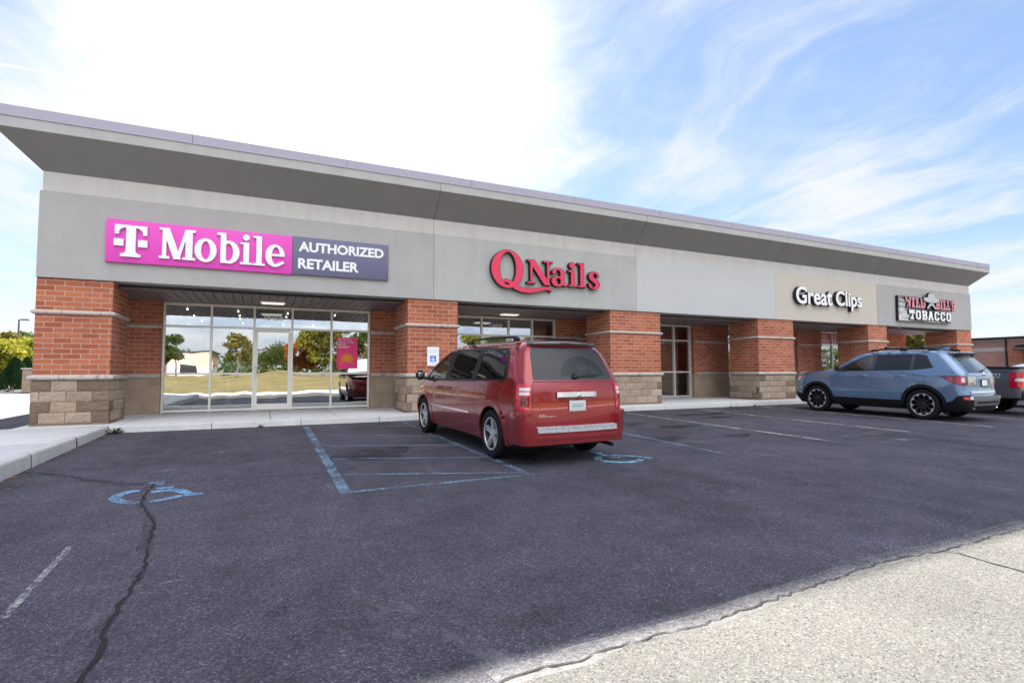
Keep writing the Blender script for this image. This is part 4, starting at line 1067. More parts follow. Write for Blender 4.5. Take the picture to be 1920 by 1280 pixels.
# --- posters
def poster(name, x0, x1, z0, z1, y, base, lab, cat='poster'):
    t = thing(name, ((x0 + x1) / 2, y, z0), lab, cat)
    mb = MB(); mb.box(x0, x1, y, y + 0.003, z0, z1); mb.build('sheet', base, t)
    return t
def words(t, lines, y, mat, name='lettering'):
    mb = MB()
    for txt, x0, x1, z0, z1, bd in lines: text_into(mb, txt, x0, x1, z0, z1, P_at(y), None, bold=bd)
    return mb.build(name, mat, t, fix=False)
M['poster_pink'] = principled('poster_pink', (0.88, 0.016, 0.20), 0.4)[0]
M['poster_orange'] = principled('poster_orange', (0.95, 0.30, 0.03), 0.5)[0]
M['poster_pale'] = principled('poster_pale', (0.78, 0.60, 0.70), 0.5)[0]
M['banner_red'] = principled('banner_red', (0.40, 0.015, 0.025), 0.45)[0]
t = poster('poster', 1.84, 2.41, 1.24, 2.12, 15.488, M['poster_pink'], 'bright pink poster with an orange burst on the phone shop glass')
words(t, [('Introducing', 1.875, 2.235, 2.035, 2.09, .01), ('iPhone 17 Pro', 1.875, 2.30, 1.965, 2.02, .01), ('on us', 1.875, 2.08, 1.90, 1.945, .02)], 15.4865, M['letter_white'])
rb = random.Random(3)
for z_, x1_ in ((1.865, 2.19), (1.838, 2.16)):
    mb = MB(); mb.box(1.875, x1_, 15.4865, 15.488, z_ - .007, z_ + .007); mb.build('small_print', M['letter_white'], t)
mb = MB()
for k_ in range(300):
    an = rb.uniform(-.35, PI + .35); r1 = rb.uniform(0.16, 0.27); r0 = rb.uniform(0, 0.16); cx, cz = 2.125, 1.44
    a2 = an + rb.uniform(-0.25, 0.25); w2 = 0.007
    q = [(cx + r0 * math.cos(an) - w2, cz + r0 * math.sin(an)), (cx + r0 * math.cos(an) + w2, cz + r0 * math.sin(an)), (cx + r1 * math.cos(a2) * 0.95, cz + r1 * math.sin(a2) * 1.1)]
    mb.quad(*[(x, 15.4868 - 0.00001 * k_, z) for x, z in q])
mb.build('orange_burst', M['poster_orange'], t, fix=False)
t = poster('poster', -2.02, -1.45, 1.27, 2.10, 15.56, M['poster_pale'], 'pale pink poster behind the leftmost phone shop pane')
words(t, [('Introducing', -1.97, -1.66, 1.99, 2.05, .01), ('iPhone 17 Pro', -1.97, -1.50, 1.91, 1.97, .01), ('on us', -1.97, -1.75, 1.83, 1.88, .02)], 15.556, M['letter_white'])
t = poster('banner', 22.56, 23.46, 2.36, 2.84, 15.485, M['banner_red'], 'dark red window banner reading Wild Wednesday', 'banner')
words(t, [('WILD', 22.80, 23.22, 2.62, 2.77, .02), ('WEDNESDAY', 22.60, 23.42, 2.42, 2.57, .02)], 15.483, M['letter_white'])
t = poster('banner', 23.54, 24.36, 2.36, 2.84, 15.485, M['banner_red'], 'dark red window banner half hidden by the fifth pier', 'banner')
words(t, [('G', 23.72, 23.83, 2.62, 2.77, .02), ('GA', 23.62, 23.86, 2.42, 2.57, .02)], 15.483, M['letter_white'])
t = poster('notice', 22.72, 23.12, 1.32, 1.98, 15.485, M['letter_white'], 'white notice with a red border on the glass under the red banner', 'notice')
mb = MB()
for x0, x1, z0, z1 in ((22.72, 23.12, 1.955, 1.98), (22.72, 23.12, 1.32, 1.345), (22.72, 22.735, 1.345, 1.955), (23.105, 23.12, 1.345, 1.955)): mb.box(x0, x1, 15.482, 15.486, z0, z1)
mb.build('red_border', M['banner_red'], t)
for x0, x1, z0, z1 in ((22.82, 23.02, 1.88, 1.92), (22.86, 22.98, 1.80, 1.84), (22.80, 23.04, 1.70, 1.76), (22.78, 22.88, 1.42, 1.54), (22.92, 23.06, 1.43, 1.55)):
    mb = MB(); mb.box(x0, x1, 15.482, 15.486, z0, z1); mb.build('printed_mark', M['can_black'], t)
# --- lamps under the walkway ceiling
def px_plane(x, y, axis, val):
    a_, b2 = (x - 960) / 983.87, (640 - y) / 983.87
    cp, sp = math.cos(PIT), math.sin(PIT); cw, sw = math.cos(YAW), math.sin(YAW)
    F = cp - b2 * sp; d = (a_ * cw + F * sw, -a_ * sw + F * cw, sp + b2 * cp); o = (0, 0, 1.2)
    t_ = (val - o[axis]) / d[axis]; return tuple(o[i] + d[i] * t_ for i in range(3))
for (x, y), lab in (((512, 568), 'lit ceiling light outside the phone shop door'), ((955, 590), 'lit ceiling light outside the nail shop door')):
    X, Y, Z = px_plane(x, y, 2, 2.87)
    t = thing('ceiling_light', (X, Y, 2.90), lab, 'light', 'walkway ceiling lights')
    p = MB(); p.bevbox(X - .30, X + .30, Y - .16, Y + .16, 2.875, 2.901, .006); p.build('housing', M['alu'], t)
    p = MB(); p.bevbox(X - .26, X + .26, Y - .13, Y + .13, 2.850, 2.8745, .01); p.build('diffuser', M['lamp'], t)
# --- things inside the phone shop
for i, q in enumerate([(351.7, 579), (364, 591), (447, 583), (449.5, 591), (450.5, 597), (539.5, 587.5), (537, 594), (628, 591), (584, 613), (379, 601), (455.5, 605.5), (531, 608.5)]):
    X, Y, Z = px_plane(*q, 2, 2.98)
    Y = min(Y, 22.5)
    t = MB(); t.lathe([(0.0, 0.0), (0.02, 0.0), (0.022, 0.03), (0.015, 0.05), (0.0, 0.05)], 12, 'z', (X, Y, 2.96))
    o = t.build('spot_lamp', M['spot'])
    col_ = 'left' if X < -0.3 else ('middle' if X < 1.2 else 'right')
    tag(o, 'small glowing ceiling spot inside the phone shop', 'spotlight', 'ceiling spots inside the phone shop')
def table(x, y, w2, d2, h, mat, lab):
    t = thing('display_table', (x, y, 0.146), lab, 'table', 'display tables inside the phone shop')
    p = MB(); p.bevbox(x - w2, x + w2, y - d2, y + d2, h - .05, h, .008); p.build('tabletop', mat, t)
    for sx in (-1, 1):
        p = MB(); p.bevbox(x + sx * (w2 - .08) - .05, x + sx * (w2 - .08) + .05, y - d2 + .05, y + d2 - .05, 0.146, h - .052, .008); p.build('leg', mat, t)
table(-1.6, 17.6, 0.75, 0.4, 0.95, M['white'], 'pale display table behind the left phone shop panes')
table(1.5, 17.9, 0.8, 0.4, 0.95, M['white'], 'pale display table behind the right phone shop panes')
M['mint'] = principled('mint_board', (0.46, 0.80, 0.66), 0.5)[0]
t = MB(); t.bevbox(-1.16, -0.42, 15.70, 15.72, 1.16, 1.42, .004)
tag(t.build('display_board', M['mint']), 'mint green display board behind the second phone shop pane', 'board')
t = thing('potted_plant', (0.13, 16.3, 0.146), 'pink flowers in a tall grey planter inside the phone shop door', 'plant')
p = MB(); p.lathe([(0.0, 0.0), (0.13, 0.0), (0.17, 0.72), (0.15, 0.73), (0.13, 0.66), (0.0, 0.66)], 20, 'z', (0.13, 16.3, 0.147)); p.build('planter', M['alu_dark'], t, smooth=40)
p = MB(); rb = random.Random(8)
for k_ in range(160):
    an = rb.uniform(0, 2 * PI); r = rb.uniform(0, .2); z = .80 + rb.uniform(0, .42); s_ = .022
    c = Vector((0.13 + r * math.cos(an), 16.3 + r * math.sin(an), z + .1)); d1 = Vector([rb.gauss(0, 1) for _ in range(3)]).normalized(); d2 = d1.orthogonal().normalized()
    p.mi = 0 if k_ % 3 else 1
    p.quad(c + d1 * s_ * 2, c + d2 * s_, c - d1 * s_ * 2, c - d2 * s_)
M['leaf_mid'] = principled('leaf_green', (0.07, 0.13, 0.03), 0.6)[0]; M['petal'] = principled('petal_pink', (0.60, 0.16, 0.25), 0.6)[0]
p.build('flowers', [M['leaf_mid'], M['petal']], t, fix=False)
# ================================================================ vehicles
def cat(tab, x):
    """smooth interpolation through a table"""
    X = [t[0] for t in tab]
    if x <= X[0]: return tab[0][1]
    if x >= X[-1]: return tab[-1][1]
    i = max(k for k in range(len(X) - 1) if X[k] <= x)
    def slope(k):
        if k == 0 or k == len(X) - 1: a_, b2 = (0, 1) if k == 0 else (k - 1, k); return (tab[b2][1] - tab[a_][1]) / (X[b2] - X[a_])
        d0 = (tab[k][1] - tab[k - 1][1]) / (X[k] - X[k - 1]); d1 = (tab[k + 1][1] - tab[k][1]) / (X[k + 1] - X[k])
        return 0.0 if d0 * d1 <= 0 else 2 * d0 * d1 / (d0 + d1)
    h = X[i + 1] - X[i]; t = (x - X[i]) / h; m0, m1 = slope(i) * h, slope(i + 1) * h
    return (2 * t**3 - 3 * t * t + 1) * tab[i][1] + (t**3 - 2 * t * t + t) * m0 + (-2 * t**3 + 3 * t * t) * tab[i + 1][1] + (t**3 - t * t) * m1
class Shell:
    def __init__(s, w, xr, xf, zt, pt, rr, rf, rb=0.04, fb=0.10, zref=0.8, B=0.55, Bf=0.5):
        s.w, s.xr, s.xf, s.zt, s.pt, s.rr, s.rf, s.rb, s.fb, s.B, s.Bf = w, xr, xf, zt, pt, rr, rf, rb, fb, B, Bf
        s.xr0, s.xf0 = cat(xr, zref), cat(xf, zref); s.W0 = cat(w, zref)
        s.E = s.W0 - rr; s.U0 = s.E + rr * PI / 2
        s.UF = s.U0 + (s.xf0 - rf - s.xr0 - rr); s.UE = s.UF + rf * PI / 2 + (s.W0 - rf)
    def u(s, l): return s.U0 + l - s.xr0 - s.rr
    def W(s, l, z): return cat(s.w, z) * cat(s.pt, l)
    def pos(s, u, z):
        sg = 1 if u >= 0 else -1; u = abs(u); xr, xf = cat(s.xr, z), cat(s.xf, z)
        if u < s.U0:
            W = s.W(xr, z)
            if u < s.E: y = (W - s.rr) * u / s.E; l = xr - s.rb * (1 - (u / s.E) ** 2)
            else: f = (u - s.E) / s.rr; y = W - s.rr + s.rr * math.sin(f); l = xr + s.rr * (1 - math.cos(f))
        elif u <= s.UF:
            lr = s.xr0 + s.rr + u - s.U0
            l = lr + (xr - s.xr0) * (1 - smoothstep(0, s.B, lr - s.xr0 - s.rr)) + (xf - s.xf0) * smoothstep(s.xf0 - s.rf - s.Bf, s.xf0 - s.rf, lr)
            y = s.W(l, z)
        else:
            v = u - s.UF; W = s.W(xf, z)
            if v < s.rf * PI / 2: f = v / s.rf; y = W - s.rf + s.rf * math.cos(f); l = xf - s.rf + s.rf * math.sin(f)
            else: k_ = min(1, (v - s.rf * PI / 2) / (s.W0 - s.rf)); y = (W - s.rf) * (1 - k_); l = xf + s.fb * (1 - (1 - k_) ** 2)
        return Vector((-sg * y, l, z))
    def nrm(s, u, z):
        e = 0.004; du = s.pos(u + e, z) - s.pos(u - e, z); dz = s.pos(u, z + e) - s.pos(u, z - e)
        n = dz.cross(du)
        if n.length < 1e-12: return Vector((0, -1, 0))
        n.normalize()
        return n
    def put(s, u, z, off=0.0): return s.pos(u, z) + s.nrm(u, z) * off
    def panel(s, mb, loops, off=0.0, h=0.06, thick=0.012, mirror=True):
        """patch of the shell given by loops in (u, z); the first loop is the outside, others are holes"""
        D = []
        for L in loops:
            R = []
            for (p, q) in zip(L, L[1:] + L[:1]):
                n = max(1, int(math.dist(p, q) / h + 0.5)); R += [(p[0] + (q[0] - p[0]) * i / n, p[1] + (q[1] - p[1]) * i / n) for i in range(n)]
            D.append(R)
        us = [p[0] for p in loops[0]]; zs = [p[1] for p in loops[0]]
        allp = np.array([p for R in D for p in R]); ex = []
        nu = int((max(us) - min(us)) / h); nz = int((max(zs) - min(zs)) / h)
        for i in range(1, nu + 1):
            for j in range(1, nz + 1):
                p = (min(us) + (max(us) - min(us)) * i / (nu + 1), min(zs) + (max(zs) - min(zs)) * j / (nz + 1))
                if np.hypot(allp[:, 0] - p[0], allp[:, 1] - p[1]).min() > h * 0.45 and inside(D, *p): ex.append(p)
        V, F = fill(D, ex)
        for sg in ((1, -1) if mirror else (1,)):
            A = [s.put(sg * u, z, off) for u, z in V]
            G = []
            for f in F:
                n = (A[f[1]] - A[f[0]]).cross(A[f[2]] - A[f[0]]); m = s.nrm(sg * V[f[0]][0], V[f[0]][1])
                G.append(f if n.dot(m) > 0 else f[::-1])
            mb.add(A, G)
            if thick:
                E_ = rim_edges(G); n_ = len(A)
                mb.add(A + [s.put(sg * u, z, off - thick) for u, z in V], [(b2, a_, a_ + n_, b2 + n_) for a_, b2 in E_])
        return mb
    def line(s, mb, pts, wd=0.007, off=0.0012, mirror=True, h=0.05):
        """thin seam along a polyline in (u, z)"""
        P = []
        for p, q in zip(pts, pts[1:]):
            n = max(1, int(math.dist(p, q) / h)); P += [(p[0] + (q[0] - p[0]) * i / n, p[1] + (q[1] - p[1]) * i / n) for i in range(n)]
        P.append(pts[-1])
        for sg in ((1, -1) if mirror else (1,)):
            vs = []
            for i, p in enumerate(P):
                a_, c_ = P[max(i - 1, 0)], P[min(i + 1, len(P) - 1)]; d = Vector((c_[0] - a_[0], c_[1] - a_[1])).normalized() * wd / 2
                vs += [s.put(sg * (p[0] - d.y), p[1] + d.x, off), s.put(sg * (p[0] + d.y), p[1] - d.x, off)]
            mb.add(vs, [(2 * i, 2 * i + 1, 2 * i + 3, 2 * i + 2) for i in range(len(P) - 1)])
    def cap(s, mb, us, zt, crown, nt=14, tr=(-1, 1), off=0.0):
        """skin across the car between the two top edges"""
        vs = []
        for u in us:
            z = zt(u); p = s.pos(u, z); c_ = crown(u)
            for k in range(nt + 1):
                t = tr[0] + (tr[1] - tr[0]) * k / nt
                vs.append((p.x * t, p.y, z + c_ * (1 - abs(t) ** 2.4) + off))
        n = nt + 1
        mb.add(vs, [(i * n + k, i * n + k + 1, (i + 1) * n + k + 1, (i + 1) * n + k) for i in range(len(us) - 1) for k in range(nt)])
def rounded(poly, r=0.04, n=4):
    out = []; m = len(poly)
    for i, p in enumerate(poly):
        rr = r[i] if hasattr(r, '__len__') else r
        a_ = Vector(poly[i - 1]); b2 = Vector(p); c_ = Vector(poly[(i + 1) % m]); d0, d1 = a_ - b2, c_ - b2
        if rr <= 0: out.append(tuple(p)); continue
        k_ = min(rr, d0.length * .45, d1.length * .45); p0 = b2 + d0.normalized() * k_; p1 = b2 + d1.normalized() * k_
        for j in range(n + 1): t = j / n; q = p0 * (1 - t) ** 2 + b2 * 2 * t * (1 - t) + p1 * t * t; out.append((q.x, q.y))
    return out
def arch(s, lc, zc_, r, a0, a1, n=16): return [(s.u(lc) + r * math.cos(a0 + (a1 - a0) * i / n), zc_ + r * math.sin(a0 + (a1 - a0) * i / n)) for i in range(n + 1)]
def shell_build(mb, name, mat, par, smooth=40): return mb.build(name, mat, par, world=False, smooth=smooth, fix=False)

def mat_paint_car(name, col, rough=0.32, metal=0.35, dirt=0.0, dcol=(0.20, 0.17, 0.16)):
    m, nt, b = principled(name, col, rough, metal, coat=1.0)
    if dirt:
        o = objco(nt); z = node(nt, 'ShaderNodeSeparateXYZ', {0: o}).outputs[2]
        k_ = node(nt, 'ShaderNodeMapRange', {'Value': z, 'From Min': 0.25, 'From Max': 0.85, 'To Min': 1.0, 'To Max': 0.12}).outputs[0]
        n = math_(nt, 'ADD', math_(nt, 'MULTIPLY', noise(nt, o, 5, 6, 0.7), 0.7), math_(nt, 'MULTIPLY', noise(nt, o, 60, 3, 0.7), 0.5))
        f = math_(nt, 'MULTIPLY', math_(nt, 'MULTIPLY', n, k_), dirt, clamp=True)
        lk(nt, mixc(nt, f, col, dcol), b.inputs['Base Color'])
        lk(nt, math_(nt, 'ADD', math_(nt, 'MULTIPLY', f, 0.6), rough, clamp=True), b.inputs['Roughness'])
        lk(nt, math_(nt, 'SUBTRACT', 1.0, f, clamp=True), b.inputs['Coat Weight'])
    return m
M['red_paint'] = mat_paint_car('dusty_red_paint', (0.28, 0.010, 0.015), 0.15, 0.35, 0.22)
M['blue_paint'] = mat_paint_car('pale_blue_paint_metal', (0.145, 0.232, 0.365), 0.15, 0.35)
M['grey_paint'] = mat_paint_car('graphite_paint', (0.16, 0.155, 0.165), 0.30, 0.45, 0.3)
M['white_paint'] = mat_paint_car('white_car_paint', (0.70, 0.70, 0.70), 0.35, 0.0)
M['privacy'] = mat_glass('privacy_glass', (0.03, 0.032, 0.036), 0.02, 1.0, 0.0)
M['car_glass'] = mat_glass('car_glass', (0.42, 0.50, 0.48), 0.06, 1.0, 0.0)
M['trim'] = principled('black_trim', (0.010, 0.010, 0.011), 0.4, spec=0.4)[0]
M['gloss_black'] = principled('gloss_black', (0.02, 0.02, 0.022), 0.12, coat=1.0)[0]
M['cladding'] = principled('black_cladding', (0.008, 0.008, 0.009), 0.6, spec=0.3)[0]
M['grey_plastic'] = principled('grey_plastic', (0.11, 0.11, 0.115), 0.45)[0]
M['step'] = principled('step_pad', (0.42, 0.41, 0.42), 0.7)[0]
M['satin'] = principled('satin_silver', (0.72, 0.72, 0.74), 0.38, 0.6)[0]
M['mirror'] = principled('dim_mirror', (0.22, 0.24, 0.26), 0.05, 1.0)[0]
M['chrome'] = principled('chrome', (0.80, 0.80, 0.82), 0.12, 1.0)[0]
M['alloy'] = principled('silver_alloy', (0.60, 0.60, 0.62), 0.32, 0.5)[0]
M['dark_alloy'] = principled('dark_alloy', (0.03, 0.03, 0.033), 0.4, 0.5)[0]
M['lens_red'] = principled('red_lens', (0.52, 0.004, 0.032), 0.12, coat=1.0)[0]
M['lens_dark'] = principled('dark_red_lens', (0.11, 0.003, 0.009), 0.12, coat=1.0)[0]
M['lens_white'] = principled('clear_lens', (0.62, 0.60, 0.62), 0.15, coat=1.0)[0]
M['lens_amber'] = principled('amber_lens', (0.60, 0.16, 0.02), 0.15, coat=1.0)[0]
M['plate_white'] = principled('number_plate', (0.55, 0.60, 0.58), 0.5)[0]
M['cabin'] = principled('dark_cabin', (0.035, 0.034, 0.036), 0.8)[0]

def wheel(par, l, side, half, r, rim, width, style, zc_):
    """side +1 = left"""
    x = -side * (half - width / 2)
    e = MB(); w2 = width / 2
    prof = [(rim - 0.004, -w2 * .9), (rim + 0.02, -w2), (r - 0.045, -w2 * 1.02), (r - 0.012, -w2 * .92), (r, -w2 * .74)]
    for g_ in (-.42, 0, .42): prof += [(r, w2 * (g_ - .09)), (r - .009, w2 * (g_ - .06)), (r - .009, w2 * (g_ + .06)), (r, w2 * (g_ + .09))]
    prof += [(r, w2 * .74), (r - 0.012, w2 * .92), (r - 0.045, w2 * 1.02), (rim + 0.022, w2), (rim - 0.004, w2 * .9)]
    e.lathe(prof, 48, 'x'); ty = e.build('wheel', M['rubber'], par, world=False, smooth=35)
    ty.location = (x, l, zc_)
    if side > 0: ty.rotation_euler = (0, 0, PI)
    b = MB(); b.mi = 2
    b.lathe([(rim - .004, w2 * .9), (rim - .028, w2 * .84), (rim - .045, w2 * .3), (rim - .055, -w2 * .8)], 48, 'x')
    b.mi = 2; b.lathe([(0.0, -w2 * .2), (rim * .72, -w2 * .2), (rim * .72, -w2 * .3), (0, -w2 * .3)], 32, 'x')
    b.mi = 0
    def spoke(an, pts, x0, x1, dish=0.0):
        c_, s_ = math.cos(an), math.sin(an)
        b.prism(pts, lambda a_, t: (x1 - dish * (1 - a_ / rim), a_ * c_ - t * s_, a_ * s_ + t * c_), lambda a_, t: (x0 - dish * (1 - a_ / rim), a_ * c_ - t * s_, a_ * s_ + t * c_))
    if style == 'five':
        for k in range(5):
            an = 2 * PI * k / 5 + 0.3
            spoke(an, [(0.03, -.034), (rim * .5, -.027), (rim - .022, -.042), (rim - .018, -.012), (rim * .5, -.006), (rim * .5, .006), (rim - .018, .012), (rim - .022, .042), (rim * .5, .027), (0.03, .034)], w2 * .35, w2 * .80, 0.012)
        b.lathe([(0, w2 * .74), (.038, w2 * .74), (.05, w2 * .62), (.05, w2 * .3)], 24, 'x'); b.mi = 1
        b.lathe([(rim - .002, w2 * .95), (rim - .02, w2 * .93), (rim - .026, w2 * .8)], 48, 'x')
        mats = [M['alloy'], M['alloy'], M['dark_alloy']]
    else:
        for k in range(10):
            an = 2 * PI * k / 10 + 0.12
            b.mi = 1; spoke(an, [(0.03, -.018), (rim * .7, -.024), (rim - .03, -.034), (rim - .03, .034), (rim * .7, .024), (0.03, .018)], w2 * .35, w2 * .76, 0.02)
            b.mi = 0; spoke(an, [(rim * .80, -.022), (rim - .004, -.047), (rim - .004, .047), (rim * .80, .022)], w2 * .7, w2 * .86, 0.0)
            spoke(an + PI / 10, [(rim * .93, -.055), (rim - .002, -.055), (rim - .002, .055), (rim * .93, .055)], w2 * .7, w2 * .85, 0.0)
        b.mi = 0; b.lathe([(rim - .001, w2 * .90), (rim - .020, w2 * .88), (rim - .024, w2 * .7)], 48, 'x')
        b.mi = 1; b.lathe([(0, w2 * .70), (.04, w2 * .70), (.055, w2 * .6), (.055, w2 * .3)], 24, 'x')
        mats = [M['alloy'], M['dark_alloy'], M['cladding']]
    b.build('rim', mats, ty, world=False, smooth=35)
    return ty
def well(mb, s, lc, zc_, r, half, depth=0.30):
    for sg in (-1, 1):
        n = 18; vs = []
        for i in range(n + 1):
            a_ = PI * i / n
            vs += [(sg * (half - .02), lc + r * math.cos(a_), zc_ + r * math.sin(a_)), (sg * (half - depth), lc + r * math.cos(a_), zc_ + r * math.sin(a_))]
        mb.add(vs, [(2 * i, 2 * i + 1, 2 * i + 3, 2 * i + 2) for i in range(n)])
        mb.add([vs[2 * i + 1] for i in range(n + 1)], [tuple(range(n + 1))])
def seats(mb, rows, w2=0.52, zs=0.55, top=1.08):
    for l in rows:
        for sx in (-1, 1):
            mb.bevbox(sx * .38 - .24, sx * .38 + .24, l - .1, l + .38, zs - .1, zs + .06, .03)
            mb.bevbox(sx * .38 - .23, sx * .38 + .23, l - .22, l - .06, zs, top - .06, .03)
            mb.bevbox(sx * .38 - .12, sx * .38 + .12, l - .22, l - .12, top - .03, top + .17, .03)

# ---------------------------------------------------------------- red minivan
van = thing('minivan', (3.93, 6.10, GZ(8.6) - 0.0), 'dusty red minivan with roof rails parked nose in before the second pier', 'minivan')
van.rotation_euler = (math.atan(0.012), 0, math.radians(2.2))
van.location = (3.885, 6.12, GZ(6.12))
van.scale = (0.90, 1, 1)
S = Shell(w=[(.18, .88), (.35, .945), (.60, .97), (.85, .97), (1.08, .94), (1.30, .865), (1.50, .785), (1.57, .745), (1.62, .69), (1.66, .60)],
          xr=[(.15, .12), (.35, .09), (.75, .085), (1.08, .11), (1.16, .14), (1.5, .33), (1.58, .39), (1.66, .52)],
          xf=[(.2, 4.95), (.5, 5.04), (.72, 5.0), (.88, 4.86), (1.0, 4.6)],
          zt=None, pt=[(0, .955), (.5, .985), (1.3, 1.0), (3.4, 1.0), (4.3, .975), (5.1, .90)], rr=.13, rf=.42, rb=.045, fb=.14, zref=.8, B=.8)
ZT = [(.1, 1.655), (.6, 1.66), (1.6, 1.675), (2.5, 1.665), (2.85, 1.635), (3.1, 1.56), (4.35, 1.02), (4.55, .96), (4.85, .88), (5.05, .80)]
def vzt(u):
    l = S.xr0 + S.rr + u - S.U0; return cat(ZT, max(l, .1))
RW, FW, WZc = 0.98, 4.08, 0.345
Lr = lambda l, z: (S.u(l), z)
lo = 0.23
side = [Lr(.35, .30)] + arch(S, RW, WZc, .405, PI - .12, .12)[0:0]
def arch_lo(lc, r): 
    a0 = math.asin((lo - WZc) / r)
    return arch(S, lc, WZc, r, PI - a0, a0, 20)
side = [(S.U0 * .985, .30), Lr(.44, .24)] + arch_lo(RW, .405) + [Lr(1.5, lo), Lr(3.6, lo)] + arch_lo(FW, .405) + [Lr(4.58, .24), Lr(4.6, .5), Lr(4.6, .945)]
top = [(S.u(l), vzt(S.u(l)) - .002) for l in [4.5, 4.35, 4.1, 3.8, 3.5, 3.2, 3.0, 2.8, 2.5, 2.0, 1.5, 1.0, .6, .42]]
side += top + [(S.U0 * .985, 1.655)]
dlo = rounded([Lr(.50, 1.11), Lr(2.0, 1.075), Lr(3.9, 1.035), Lr(4.02, 1.035), Lr(4.0, 1.09), Lr(3.05, 1.555), Lr(2.75, 1.60), Lr(1.6, 1.61), Lr(.64, 1.575), Lr(.50, 1.50)], [.05, .02, .01, .01, .01, .08, .05, .02, .10, .10])
b = MB(); S.panel(b, [side, dlo], h=.07); body = shell_build(b, 'body', M['red_paint'], van)
q1 = rounded([Lr(.56, 1.14), Lr(1.58, 1.12), Lr(1.58, 1.575), Lr(.70, 1.545)], [.05, .02, .02, .09])
q2 = rounded([Lr(1.76, 1.115), Lr(2.76, 1.095), Lr(2.68, 1.57), Lr(1.76, 1.575)], .02)
q3 = rounded([Lr(2.94, 1.09), Lr(3.80, 1.07), Lr(3.80, 1.165), Lr(3.05, 1.52), Lr(2.94, 1.535)], [.02, .01, .02, .05, .02])
b = MB(); S.panel(b, [dlo, q1, q2, q3], off=-.004, h=.07); shell_build(b, 'window_trim', M['trim'], van)
for q, mt, nm in ((q1, 'privacy', 'quarter_window'), (q2, 'privacy', 'side_window'), (q3, 'car_glass', 'door_window')):
    for sg in (1, -1):
        b = MB(); S.panel(b, [[(sg * u, z) for u, z in q]], off=-.007, h=.09, thick=0, mirror=False); shell_build(b, nm, M[mt], van)
# rear: D pillars and tailgate
rear = [(-.985 * S.U0, .30), (.985 * S.U0, .30), (.985 * S.U0, 1.655), (-.985 * S.U0, 1.655)]
gl = rounded([(-.80, 1.135), (.80, 1.135), (.86, 1.585), (-.86, 1.585)], [.03, .03, .10, .10])
b = MB(); S.panel(b, [rear, gl], h=.07, mirror=False); shell_build(b, 'tailgate', M['red_paint'], van)
b = MB(); S.panel(b, [gl], off=-.004, h=.09, thick=.01, mirror=False)
m_, nt_, b_ = principled('dusty_rear_glass', (0.008, 0.009, 0.012), 0.06, spec=0.35)
o_ = objco(nt_); sp_ = node(nt_, 'ShaderNodeSeparateXYZ', {0: o_})
dx_ = math_(nt_, 'SUBTRACT', sp_.outputs[0], 0.18); dz_ = math_(nt_, 'SUBTRACT', sp_.outputs[2], 1.13)
rad_ = math_(nt_, 'SQRT', math_(nt_, 'ADD', math_(nt_, 'MULTIPLY', dx_, dx_), math_(nt_, 'MULTIPLY', math_(nt_, 'MULTIPLY', dz_, dz_), 1.6)))
wp_ = node(nt_, 'ShaderNodeMapRange', {'Value': rad_, 'From Min': .42, 'From Max': .435}).outputs[0]
wp_ = math_(nt_, 'MAXIMUM', wp_, node(nt_, 'ShaderNodeMapRange', {'Value': dz_, 'From Min': .06, 'From Max': .045}).outputs[0])
du_ = math_(nt_, 'MULTIPLY', wp_, math_(nt_, 'ADD', .02, math_(nt_, 'MULTIPLY', noise(nt_, o_, 30, 5, .7), .12)))
lk(nt_, mixc(nt_, du_, (0.008, 0.009, 0.012), (0.26, 0.26, 0.27)), b_.inputs['Base Color']); lk(nt_, math_(nt_, 'ADD', math_(nt_, 'MULTIPLY', du_, .9), .03), b_.inputs['Roughness'])
shell_build(b, 'rear_window', m_, van)
b = MB(); S.line(b, [(-.80, .5), (-.79, 1.12)], .009, mirror=True); S.line(b, [(-.80, 1.115), (.80, 1.115)], .008, mirror=False)
S.line(b, [Lr(2.96, .26), Lr(2.95, 1.06)]); S.line(b, [Lr(1.62, .72), Lr(1.56, 1.05)]); S.line(b, [Lr(3.62, .26), Lr(4.02, .62), Lr(4.04, 1.0)]); S.line(b, [Lr(1.30, .245), Lr(3.6, .245)], .004)
S.line(b, [Lr(1.42, .36), Lr(1.62, .72)]); S.line(b, [Lr(1.56, 1.075), Lr(3.9, 1.03)], .006)
fc_ = [(S.u(1.30) + .085 * math.cos(a_), .93 + .095 * math.sin(a_)) for a_ in [2 * PI * i / 24 for i in range(25)]]
S.line(b, fc_, .007, mirror=False)
S.line(b, [Lr(1.48, .40), Lr(3.62, .385)], .010, off=.0015)
shell_build(b, 'panel_gap', M['joint'], van)
# lamps
def lamp(par, s, zs, us, mats, off=.006):
    for sg in (1, -1):
        b = MB(); s.panel(b, [rounded([(sg * us[0], zs[0]), (sg * us[1], zs[0]), (sg * us[1], zs[1]), (sg * us[0], zs[1])], .015)], off=off, h=.05, thick=.02, mirror=False)
        o = shell_build(b, 'tail_light', M[mats], par)
        yield sg, o
for sg, o in lamp(van, S, (.735, 1.085), (.81, 1.045), 'lens_red'):
    for z0, z1 in ((.995, 1.035), (.94, .978)):
        b = MB(); S.panel(b, [rounded([(sg * .84, z0), (sg * .995, z0), (sg * .995, z1), (sg * .84, z1)], .006)], off=.009, h=.05, thick=.004, mirror=False); shell_build(b, 'reversing_lens', M['lens_white'], o)
    b = MB(); S.panel(b, [rounded([(sg * .85, .79), (sg * .97, .79), (sg * .97, .92), (sg * .85, .92)], .02)], off=.008, h=.05, thick=.004, mirror=False); shell_build(b, 'lamp_core', M['lens_dark'], o)
